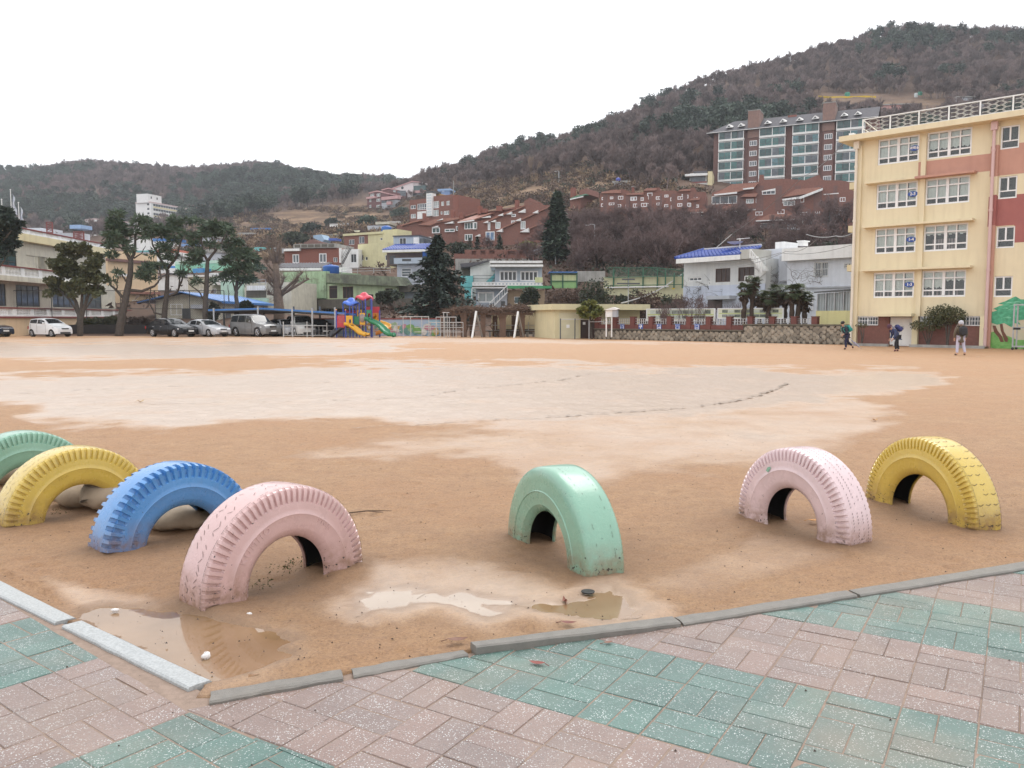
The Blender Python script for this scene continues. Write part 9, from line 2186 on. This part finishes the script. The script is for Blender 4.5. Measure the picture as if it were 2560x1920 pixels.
for i,(lb,x,y,Y,w_,mt)in enumerate((('big dark evergreen bush behind the cream shed roof',600,740,70,3.3,LEAF_DK),('dark bush right of the big evergreen behind the shed',985,850,71,2.3,LEAF_DK),('brown leafless shrub mass behind the shed parapet',1290,850,70,4.4,LEAF_BR),('brown leafless shrubs left behind the shed',230,860,72,4.4,LEAF_BR),('brown brush under the court fence',60,850,74,3.2,LEAF_BR),('low dark shrubs at the corner of the white house',1560,950,67,2.2,LEAF_DK),('brown thicket below the lime court panels',430,850,73,2.8,LEAF_BR))):
	p=P(*Z1380(x,y),Y);z=float(terr(p[0],Y));bush('shrub',lb,p[0],Y,z,w_,(p[2]-z)*1.02,mt,2600,.17,'shrubs on the slope behind the shed',80+i,dy=2)
px_tree('small_tree','small yellow green pruned tree beside the cream shed gate',Z1380,59.6,(520,1490),[([(520,1490),(510,1350),(500,1240),(490,1150)],.12,.05),([(510,1300),(570,1200)],.06,.03),([(508,1300),(430,1190)],.06,.03)],pads_j([(400,1140,65,45),(490,1080,80,50),(590,1110,65,55),(460,1170,90,50),(580,1190,60,40),(520,1040,40,25),(620,1150,40,30),(440,1210,60,25)],13),LEAF_YG,n=3400,size=.16,flat=.2,elong=1.3,seed=8)
for lb,zf,x,y,Y,w_,h_,mt,sd in(('dark rounded bush beside the cream house wall',ZB,1165,915,100,2.6,1.8,LEAF_DK,90),('dark shrub at the right end of the tan wall',Z1000,1720,690,80,1.8,2.4,LEAF_DK,91),('yellowish shrub on the brick terrace by the parked car',ZC,385,690,128,3,1.5,LEAF_YG,92),('wide dark shrubs before the brick row houses',ZB,1730,690,140,5,2.3,LEAF_DK,93),('dark thicket of trees right of the pink houses',Y860,930,560,350,8,5.5,PINE_FAR,94),('dark green trees below the pink houses',Y860,400,840,260,8,4.4,PINE_FAR,95),('dark trees on the terraces above the pollarded tree',Y560,1450,560,255,8.5,4.4,PINE_FAR,96),('dark trees left of the small white house',Y560,1780,390,340,8,4.2,PINE_FAR,97),('grey green thicket at the foot of the terraces',Y560,1150,680,200,8,2.6,LEAF_DK,98),('olive trees below the red hut',Y1120,2060,330,300,11,6,LEAF_DK,99),('olive bush left of the red hut',Y1120,1700,390,300,7,2.8,LEAF_DK,100),('dark evergreen mound above the grey cottage',Y1400,860,190,245,8.5,3.5,LEAF_DK,101),('dark trees right of the grey cottage',Y1400,1500,190,245,7.5,3.6,PINE_FAR,102),('clipped round pine in the row house garden',Y1400,1950,1040,150,4,1.8,LEAF_DK,103),('spreading clipped pine right in the row house garden',Y1700,720,1540,148,6,2.4,LEAF_DK,104),('dark hedge above the white house roofs',Y1700,1650,1640,118,8,2,LEAF_DK,105),('dark hedge left above the blue tiled roof',Z1680,1180,235,100,2.6,1.6,LEAF_DK,106),('hedge under the parked car wall behind the planter',ZA,720,1395,73,3.4,1.3,LEAF_OL,107),('hedge by the trunk of the leftmost cedar',ZA,890,1395,73.4,2.2,1.3,LEAF_OL,108),('low brown shrubs right of the cedar trunk',ZA,1080,1390,74,2.8,1.3,LEAF_BR,109),('bare brown shrub behind the white hatchback',ZA,160,1380,73.2,2.6,1.7,LEAF_BR,110),('dark shrub under the carport roof',ZA,1680,1330,77,1.1,1.8,LEAF_DK,111),('dark shrub behind the carport',ZA,1950,1290,78,1.5,1.5,LEAF_DK,112)):
	p=P(*zf(x,y),Y);z=p[2]if Y<90 else min(p[2],float(terr(p[0],Y))+1.0);bush('shrub',lb,p[0],Y,z-h_*.12-(0 if Y>76 else.2),w_,h_,mt,1500 if Y>140 else 1900,.20 if Y<90 else.34 if Y<180 else.7,'hillside and garden shrubs',sd,dy=w_*(.3 if Y<80 else.7))
	# windmill palms
palm0=None;r2=random.Random(121)
for i,(x,yt,lb)in enumerate(((865,800,'leftmost squat palm of the row'),(960,700,'tallest palm second from the left'),(1055,860,'short palm third from the left'),(1155,890,'small palm in the middle of the row'),(1262,800,'palm with a broad crown right of the middle'),(1350,850,'palm right behind the broad one'),(1435,815,'third palm from the right end'),(1515,800,'second palm from the right end'),(1592,900,'lowest palm at the right end of the row'))):
	p=P(*Z1680(x,1180),53.2+.25*(i%3)-.25*i);zt_=P(*Z1680(x,yt),p[1])[2];zb_=.9+.1;h_=zt_-zb_
	o=thing('windmill_palm',f'{lb} before the white houses','palm tree',(p[0],p[1],zb_),r2.uniform(0,6),'windmill palms before the white houses');m=MB();n=10;pts=[(r2.gauss(0,.02),r2.gauss(0,.02),h_*k/n)for k in range(n+1)];m.tube(pts,[.15+.05*math.sin(k*2.1)*.4+.05*(k>6)for k in range(n+1)],PALMTRUNK,9);m.build('trunk',o)
	f=MB()
	for fr_ in range(20):
		a=r2.uniform(0,6.283);el=r2.uniform(-.75,1.0);s_=Vector((0,0,h_));d=Vector((math.cos(a)*math.cos(el),math.sin(a)*math.cos(el),math.sin(el)));L_=r2.uniform(.28,.42);hub=s_+d*L_;f.tube([s_,hub],[.014,.01],PALMLEAF,4,False);sd=d.cross(Vector((0,0,1))).normalized();up=sd.cross(d).normalized();vs=[];fs=[]
		for b_ in range(15):
			t=(b_-7)/7*1.75;bd=(d*math.cos(t)+sd*math.sin(t)).normalized();Lb=r2.uniform(.30,.42);e=hub+bd*Lb+Vector((0,0,-Lb*.30))+up*.05*(b_%2);q_=bd.cross(up).normalized()*.028;mid=hub+bd*Lb*.55;k=len(vs);vs+=[hub,mid-q_,e,mid+q_];fs.append((k,k+1,k+2,k+3))
		f.add(vs,fs,PALMLEAF)
	dead=MB();leaf_cloud(dead,[(0,0,h_-.35,.22,.22,.32)],PALMTRUNK,90,.2,r2,elong=1.6,hang=1);dead.build('dead_fronds',o);f.build('crown',o)
	# bare trees: slope thicket, cherry trees, garden trees
protos=[]
for i in range(4):
	T,C=bare_tree(9,140+i,.95,5,.20,4,.018,BARK_DK,TWIG,.26,.28);o=thing('bare_tree','x','tree');T.build('trunk',o);C.build('twigs',o);protos.append(o)
used=set()
def place_bare(px,Y,s_,label,group,i,sink=0,z=None,name='bare_tree'):
	x=P(px,700,Y)[0];zz_=float(terr(x,Y))-.3-sink if z is None else z;o=protos[i%4]
	if i%4 in used:o=dup(o,(x,Y,zz_),rnd.uniform(0,6.28),label,group,s_)
	else:used.add(i%4);o.location=(x,Y,zz_);o.scale=(s_,)*3;o['label']=label;o['group']=group
	return o
k=0;LB='leafless dark tree in the thicket below the brick row houses';r2=random.Random(131)
for(px0,px1,Y0,Y1,n,s0,s1)in((1400,1720,100,122,26,.75,1.15),(1385,1800,122,152,34,.9,1.35),(1560,2130,112,150,30,.75,1.2),(1420,2120,150,161,26,.9,1.35)):
	for _ in range(n):place_bare(r2.uniform(px0,px1),r2.uniform(Y0,Y1),r2.uniform(s0,s1),LB+{1400:', lower left',1385:', upper left',1560:', right half',1420:', close under the eaves'}[px0],'bare trees on the slope',k);k+=1
for lb,px,Y,s_ in(('wide cherry tree centred below the tall apartment block',1936,105,1.05),('big bare cherry tree close to the left side of the school',2030,104,1.1),('bare cherry tree above the blue tiled roof',1742,112,1.05),('bare tree with a dark nest left of the row house eaves',1640,112,1.2),('gnarled bare tree before the blue bay window',1222,148,.65),('crooked bare tree left of the gnarled one',1168,150,.55),('bare trees rising in front of the left brick rows',1060,158,.7),('bare tree beside the left brick rows',1015,160,.65),('bare tree behind the pollarded one on the terraces',905,200,.6),('leafless tree right of the school side wall',2095,98,1.0),('bare tree before the conical conifer',1330,112,.9)):place_bare(px,Y,s_,lb,'single bare trees',k);k+=1
p=P(*Z1680(185,1120),59);place_bare(1718,58.5,.46,'small dark bare tree against the pale blue plaster house','single bare trees',k,z=.9)
for px,Y,h_,lb in((1328,285,.95,'tall pale wispy poplar on the dry terraces'),(1490,235,.6,'tan wispy tree right of the terraces'),(1505,240,.5,'second tan wispy tree beside it'),(1350,280,.7,'smaller pale poplar next to the tall one')):
	T,C=bare_tree(11,int(px),.38,4,.12,6,.05,BARK_TAN,M('pale_tan_twigs',(.27,.20,.15),(.19,.14,.11),scale=.3,rough=.95),.3,1.4,3);x=P(px,600,Y)[0];o=thing('poplar',lb,'tree',(x,Y,float(terr(x,Y))-.3));o.scale=(h_,)*3;T.build('trunk',o);C.build('twigs',o)
	# undergrowth on the slope and climbing stems on the pale walls
m=MB();r2=random.Random(151);bl=[]
for _ in range(420):
	px=r2.uniform(1390,2150);Y=r2.uniform(98,150);x=P(px,700,Y)[0];z=float(terr(x,Y));bl.append((x,Y,z+.5,r2.uniform(.8,2.2),1.2,r2.uniform(.4,1.3)))
leaf_cloud(m,bl[:260],LEAF_BR,9000,.42,r2,elong=1.5);leaf_cloud(m,bl[260:],LEAF_DK,5200,.42,r2);tag(m.build('undergrowth'),'brown and dark green undergrowth on the wooded slope',kind='stuff')
m=MB();bl=[]
for _ in range(300):
	px=r2.uniform(880,1400);Y=r2.uniform(84,150);x=P(px,700,Y)[0];bl.append((x,Y,float(terr(x,Y))+.3,r2.uniform(.8,2),1.2,r2.uniform(.3,.9)))
for _ in range(200):
	px=r2.uniform(-60,700);Y=r2.uniform(90,190);x=P(px,700,Y)[0];bl.append((x,Y,float(terr(x,Y))+.3,r2.uniform(.8,2),1.2,r2.uniform(.3,.9)))
leaf_cloud(m,bl,LEAF_BR,7000,.42,r2,elong=1.5);tag(m.build('undergrowth'),'brown scrub between the houses',kind='stuff')
m=MB();IVY=M('bare_creeper_stems',(.13,.115,.105),(.09,.08,.075),rough=.9)
for(x0,x1,y0,y1,Y)in((160,420,740,1010,66.6),(430,860,730,860,66),(1020,1280,620,770,62.4),(1420,1900,620,740,59.2),(600,900,850,1000,65)):
	for _ in range(26):
		x,y=r2.uniform(x0,x1),r2.uniform(y0,y1);p=Vector(P(*Z1680(x,y),Y));pts=[p];a=r2.uniform(-.6,.6)
		for i in range(5):a+=r2.gauss(0,.5);p=p+Vector((math.sin(a)*.35,.0,math.cos(a)*.22));pts.append(p)
		m.tube(pts,[.016,.014,.012,.010,.008,.005],IVY,3,False)
tag(m.build('creeper'),'bare creeper stems over the pale blue walls',kind='stuff')
# garden twigs along the railing
m=MB()
for _ in range(70):
	px=r2.choice((1660,1675,1700,1725,1745,1765,1785,1830,1845))+r2.gauss(0,4);Y=r2.uniform(55.5,57.5);x=P(px,800,Y)[0]
	for k in range(4):m.tube([(x,Y,.9),(x+r2.gauss(0,.12),Y,1.6),(x+r2.gauss(0,.3),Y,2.3+r2.random()*.4)],[.016,.011,.005],TWIG,3,False)
tag(m.build('garden_twigs'),'bare rose and shrub twigs behind the railing',kind='stuff')
# ------------------------------------------------------------------ children on the field
def skinned(name,J,E,mat,parent,sub=2):
	"""one continuous surface grown along a skeleton: J = {joint: (x, y, z, radius)}, E = edges"""
	ks=list(J);me=D.meshes.new(name);me.from_pydata([J[k][:3]for k in ks],[(ks.index(a),ks.index(b_))for a,b_ in E],[]);o=D.objects.new(name,me);COL.objects.link(o)
	md=o.modifiers.new('s','SKIN');md.use_smooth_shade=True;sd=o.modifiers.new('u','SUBSURF');sd.levels=sub;sd.render_levels=sub
	for i,k in enumerate(ks):
		r_=J[k][3];v=me.skin_vertices[0].data[i];v.radius=r_ if isinstance(r_,tuple)else(r_,r_);v.use_root=i==0
	dg=bpy.context.evaluated_depsgraph_get();dg.update();nm=D.meshes.new_from_object(o.evaluated_get(dg));D.objects.remove(o);nm.name=name;nm.materials.clear();nm.materials.append(mat);nm.polygons.foreach_set('use_smooth',[True]*len(nm.polygons))
	return link(name,nm,parent)
SKIN=M('skin',(.55,.34,.25),(.50,.30,.22),scale=5,rough=.55);HAIR=M('black_hair',(.012,.010,.010),rough=.5)
def child(label,loc,rz,J,coat,legs,hat,hatmat,pack,packlabel,packsz,shoes,hem=.0,hoodfur=None):
	o=thing('person',label,'person',loc,rz,'children crossing the field');B={}
	for k,v in J.items():
		if len(v)>3:B[k]=v
	def fing(h_,e):
		hd,el=Vector(J[h_][:3]),Vector(J[e][:3]);d=(hd-el).normalized();s_=d.cross(Vector((0,1,.2))).normalized();out=[];B[h_+'p']=(*(hd+d*.05),.022);out.append((h_,h_+'p'))
		for i,(u,L_)in enumerate(((-.024,.045),(-.008,.055),(.008,.052),(.024,.042))):
			a=hd+d*.075+s_*u;m_=a+d*L_*.5;t_=m_+(d+Vector((0,.3,-.2))).normalized()*L_*.5
			for nm,q_,r_ in(('a',a,.0085),('b',m_,.0075),('c',t_,.006)):B[f'{h_}{i}{nm}']=(*q_,r_)
			out+=[(h_+'p',f'{h_}{i}a'),(f'{h_}{i}a',f'{h_}{i}b'),(f'{h_}{i}b',f'{h_}{i}c')]
		a=hd+d*.03-s_*.035;t_=a+d*.03-s_*.012;B[h_+'ta']=(*a,.009);B[h_+'tb']=(*t_,.007);return out+[(h_,h_+'ta'),(h_+'ta',h_+'tb')]
	E=[('pel','che'),('che','neck'),('neck','chin'),('chin','head'),('che','shL'),('shL','elL'),('elL','haL'),('che','shR'),('shR','elR'),('elR','haR'),('pel','hiL'),('hiL','knL'),('knL','anL'),('anL','toL'),('pel','hiR'),('hiR','knR'),('knR','anR'),('anR','toR')]+fing('haL','elL')+fing('haR','elR')
	skinned('body',B,E,SKIN,o)
	C={k:(*J[k][:3],r_)for k,r_ in(('pel',.135),('che',(.15,.125)),('neck',.065),('shL',.075),('elL',.058),('shR',.075),('elR',.058))}
	for s_ in 'LR':
		e,h_=Vector(J['el'+s_][:3]),Vector(J['ha'+s_][:3]);C['cu'+s_]=(*e.lerp(h_,.9),.043)
	C['hem']=(J['pel'][0],J['pel'][1],J['pel'][2]-.10-hem,(.165,.14));
	skinned('coat',C,[('pel','che'),('che','neck'),('che','shL'),('shL','elL'),('elL','cuL'),('che','shR'),('shR','elR'),('elR','cuR'),('pel','hem')],coat,o)
	T={k:(*J[k][:3],r_)for k,r_ in(('pel',.115),('hiL',.085),('knL',.062),('hiR',.085),('knR',.062))}
	for s_ in 'LR':T['cu'+s_]=(*Vector(J['kn'+s_][:3]).lerp(Vector(J['an'+s_][:3]),.93),.05)
	skinned('trousers',T,[('pel','hiL'),('hiL','knL'),('knL','cuL'),('pel','hiR'),('hiR','knR'),('knR','cuR')],legs,o)
	for s_ in 'LR':a,b_=Vector(J['an'+s_][:3]),Vector(J['to'+s_][:3]);skinned('shoe',{'a':(*(a+Vector((0,0,-.02))),.045),'b':(*(a.lerp(b_,.5)),.044),'c':(*b_,.036)},[('a','b'),('b','c')],shoes,o,1)
	hc,ch=Vector(J['head'][:3]),Vector(J['chin'][:3]);up=(hc-Vector(J['neck'][:3])).normalized();f=Vector(J['face']);f=(f-up*f.dot(up)).normalized();sd=f.cross(up);m=MB();hm=hatmat
	vs=[];n=14
	for i in range(9):
		la=-.45+(1.5708+.45)*i/8
		for j in range(n):t=6.2832*j/n;r_=.112 if hat else.104;low=.35 if(not hat and math.cos(t)>.35 and i<3)else 0;vs.append(hc+up*(math.sin(la+low)*r_*1.04+.015)+(f*math.cos(t)*1.0+sd*math.sin(t)*.92)*math.cos(la+low)*r_-f*(.012 if not hat else.006))
	m.add(vs,[(i*n+j,i*n+(j+1)%n,(i+1)*n+(j+1)%n,(i+1)*n+j)for i in range(8)for j in range(n)],hm);m.build('hat' if hat else 'hair',o,True)
	fc=MB();EYE=M('dark_eye',(.02,.015,.012),rough=.2)
	for s_ in(-1,1):q_=hc+f*.088+sd*s_*.034-up*.005;fc.lathe([(.001,-.008),(.011,0),(.001,.008)],q_,EYE,6);q_=hc+sd*s_*.094-up*.012;fc.lathe([(.001,-.026),(.016,-.01),(.018,.012),(.001,.028)],q_,SKIN,6)
	q_=hc+f*.098-up*.03;fc.lathe([(.001,-.02),(.013,-.008),(.006,.016),(.001,.022)],q_,SKIN,6);q_=hc+f*.086-up*.062;fc.tube([q_-sd*.022,q_+sd*.022],.006,M('lips',(.4,.17,.14)),5);fc.build('face',o,True)
	if hoodfur:m=MB();nk=Vector(J['neck'][:3]);leaf_cloud(m,[(*(nk-f*.02+Vector((math.cos(i)*.12,math.sin(i)*.09,.0))),.06,.06,.05)for i in range(6)],hoodfur,260,.035,random.Random(3));m.build('fur_collar',o)
	if pack:
		p0=Vector(J['che'][:3]);sp=(Vector(J['neck'][:3])-Vector(J['pel'][:3])).normalized();bk=-(f if abs(f.dot(sp))<.8 else f);bk=Vector(J['back']);bk=(bk-sp*bk.dot(sp)).normalized();sx=sp.cross(bk);w_,h_,d_=packsz;vs=[];cc=p0+bk*(.14+d_/2)-sp*.03
		for i in range(9):
			v_=-1+2*i/8
			for j in range(16):t=6.2832*j/16;cx_,cy_=math.cos(t),math.sin(t);e=(1-abs(v_)**4)**.5*.94+.03;vs.append(cc+sp*v_*h_/2+sx*(abs(cx_)**.6*(1 if cx_>0 else-1))*w_/2*e+bk*(abs(cy_)**.6*(1 if cy_>0 else-1))*d_/2*e)
		W4=o.matrix_basis;bp=thing('backpack',packlabel,'backpack',loc,rz,'school backpacks');m=MB();m.add(vs,[(i*16+j,i*16+(j+1)%16,(i+1)*16+(j+1)%16,(i+1)*16+j)for i in range(8)for j in range(16)]+[tuple(range(16)),tuple(128+j for j in range(16))[::-1]],pack);m.build('bag',bp,True)
		m=MB();m.prism([tuple(cc+bk*(d_/2+.0)+sx*u*w_*.33+sp*v_*h_*.2-sp*.07)for u,v_ in((-1,-1),(1,-1),(1,1),(-1,1))],[tuple(cc+bk*(d_/2+.035)+sx*u*w_*.30+sp*v_*h_*.18-sp*.07)for u,v_ in((-1,-1),(1,-1),(1,1),(-1,1))],pack);m.build('pocket',bp)
		for s_ in(-1,1):m=MB();m.tube([p0+bk*.13+sx*s_*.10+sp*.14,p0+sx*s_*.115+sp*.20,p0-bk*.13+sx*s_*.11+sp*.05,p0-bk*.10+sx*s_*.13-sp*.10,p0+bk*.12+sx*s_*.12-sp*.16],.016,pack,5);m.build('strap',bp)
	return o
NAVY=M('dark_navy_cloth',(.025,.028,.045),(.018,.02,.032),scale=6,rough=.85);JEAN=M('dark_trousers',(.018,.018,.022),rough=.85);PADB=M('blue_padded_coat',(.035,.055,.13),(.025,.04,.10),scale=7,rough=.6);KHAKI=M('khaki_parka',(.13,.105,.07),(.10,.08,.055),scale=6,rough=.85);LILAC=M('pale_lilac_leggings',(.52,.50,.60),(.46,.44,.55),scale=6,rough=.8);TEALB=M('teal_backpack_cloth',(.03,.30,.27),(.025,.24,.22),rough=.6);BLKB=M('black_backpack_cloth',(.012,.012,.015),rough=.6);NAVYB=M('navy_backpack_cloth',(.03,.04,.16),(.025,.03,.12),rough=.6)
DK=M('dark_shoes',(.03,.025,.025),rough=.6);MAROON=M('maroon_knit',(.09,.035,.06),rough=.9);PALEH=M('pale_grey_hood',(.5,.5,.53),(.42,.42,.46),rough=.9);FUR=M('tan_fur',(.24,.19,.14),(.16,.13,.10),rough=1)
def gp(zx,zy):x,y=G(*Z2080(zx,zy));return(x,y,0)
J1=dict(pel=(0,0,.68,.10),che=(-.10,0,.95,.12),neck=(-.17,0,1.10,.045),chin=(-.21,0,1.15,.06),head=(-.225,0,1.24,.095),shL=(-.14,-.14,1.02,.05),elL=(-.10,-.19,.82,.038),haL=(-.26,-.16,.72,.026),shR=(-.12,.14,1.02,.05),elR=(.02,.20,.84,.038),haR=(.06,.18,.64,.026),hiL=(-.02,-.08,.66,.075),knL=(-.10,-.08,.36,.055),anL=(-.06,-.08,.06,.035),toL=(-.20,-.08,.03,.03),hiR=(.02,.08,.66,.075),knR=(.10,.08,.38,.055),anR=(.34,.08,.17,.035),toR=(.40,.08,.05,.03),face=(-1,-.35,0),back=(1,0,.3))
child('dark haired child in navy hurrying left with an umbrella',gp(165,800),R(8),J1,NAVY,M('dark_indigo_trousers',(.02,.022,.06),rough=.85),False,HAIR,TEALB,'teal backpack on the hurrying child',(.27,.36,.15),DK)
x,y,_=gp(165,800);um=thing('umbrella','folded pale umbrella trailing from the hurrying child','umbrella',(x+.1,y,0));m=MB();m.lathe([(.012,0),(.035,.08),(.05,.30),(.03,.5),(.01,.56)],(0,0,0),M('pale_umbrella_cloth',(.45,.45,.55),(.2,.2,.3),scale=9),8);c=m.build('canopy',um,True);m=MB();m.tube([(0,0,-.12),(0,0,.70),(.03,0,.75),(.06,0,.72)],.009,STEEL,5);s_=m.build('shaft',um);um.rotation_euler=(0,R(-52),R(5));um.location=(x+.62,y-.05,.10)
J2=dict(pel=(.10,0,.66,.10),che=(-.08,0,.92,.12),neck=(-.20,0,1.02,.045),chin=(-.27,0,1.03,.06),head=(-.30,0,1.10,.095),shL=(-.13,-.15,.95,.05),elL=(-.10,-.17,.74,.038),haL=(-.20,-.13,.56,.026),shR=(-.13,.15,.95,.05),elR=(-.06,.18,.74,.038),haR=(-.18,.14,.56,.026),hiL=(.08,-.09,.64,.075),knL=(-.06,-.10,.38,.055),anL=(-.02,-.10,.06,.035),toL=(-.15,-.11,.03,.03),hiR=(.12,.09,.64,.075),knR=(.14,.10,.36,.055),anR=(.22,.10,.06,.035),toR=(.09,.10,.03,.03),face=(-1,-.1,-.35),back=(.6,0,1))
child('child in a blue padded coat and maroon hat bending forward',gp(728,822),R(5),J2,PADB,JEAN,True,MAROON,NAVYB,'navy backpack on the bending child',(.32,.40,.18),M('dark_red_shoes',(.10,.02,.02),rough=.6))
J3=dict(pel=(0,0,.72,.11),che=(0,.02,1.00,.125),neck=(0,.02,1.15,.05),chin=(0,.05,1.19,.06),head=(0,.03,1.28,.098),shL=(-.17,.02,1.07,.052),elL=(-.23,.0,.86,.04),haL=(-.21,.06,.68,.026),shR=(.17,.02,1.07,.052),elR=(.23,0,.86,.04),haR=(.21,.06,.68,.026),hiL=(-.09,0,.70,.08),knL=(-.11,.02,.38,.056),anL=(-.14,-.05,.06,.036),toL=(-.18,.08,.03,.03),hiR=(.09,0,.70,.08),knR=(.12,.0,.38,.056),anR=(.15,-.10,.08,.036),toR=(.16,.03,.03,.03),face=(0,1,-.1),back=(0,-1,0))
child('child in a khaki parka and pale hood walking away',gp(1475,868),R(-6),J3,KHAKI,LILAC,True,PALEH,BLKB,'black backpack on the walking child',(.32,.40,.17),M('tan_and_dark_shoes',(.16,.09,.05),(.04,.03,.03),rough=.7),.12,FUR)
# ------------------------------------------------------------------ damp winter air
m=D.materials.new('pale_haze');m.use_nodes=True;nt=m.node_tree
for n in list(nt.nodes):nt.nodes.remove(n)
v=nt.nodes.new('ShaderNodeVolumePrincipled');v.inputs['Color'].default_value=(.86,.92,1,1);v.inputs['Density'].default_value=.00020;v.inputs['Anisotropy'].default_value=.2
oo=nt.nodes.new('ShaderNodeOutputMaterial');nt.links.new(v.outputs[0],oo.inputs['Volume'])
b=MB();b.box(-1650,1650,-170,1550,-1.4,260,m);o=b.build('haze');tag(o,kind='stuff')
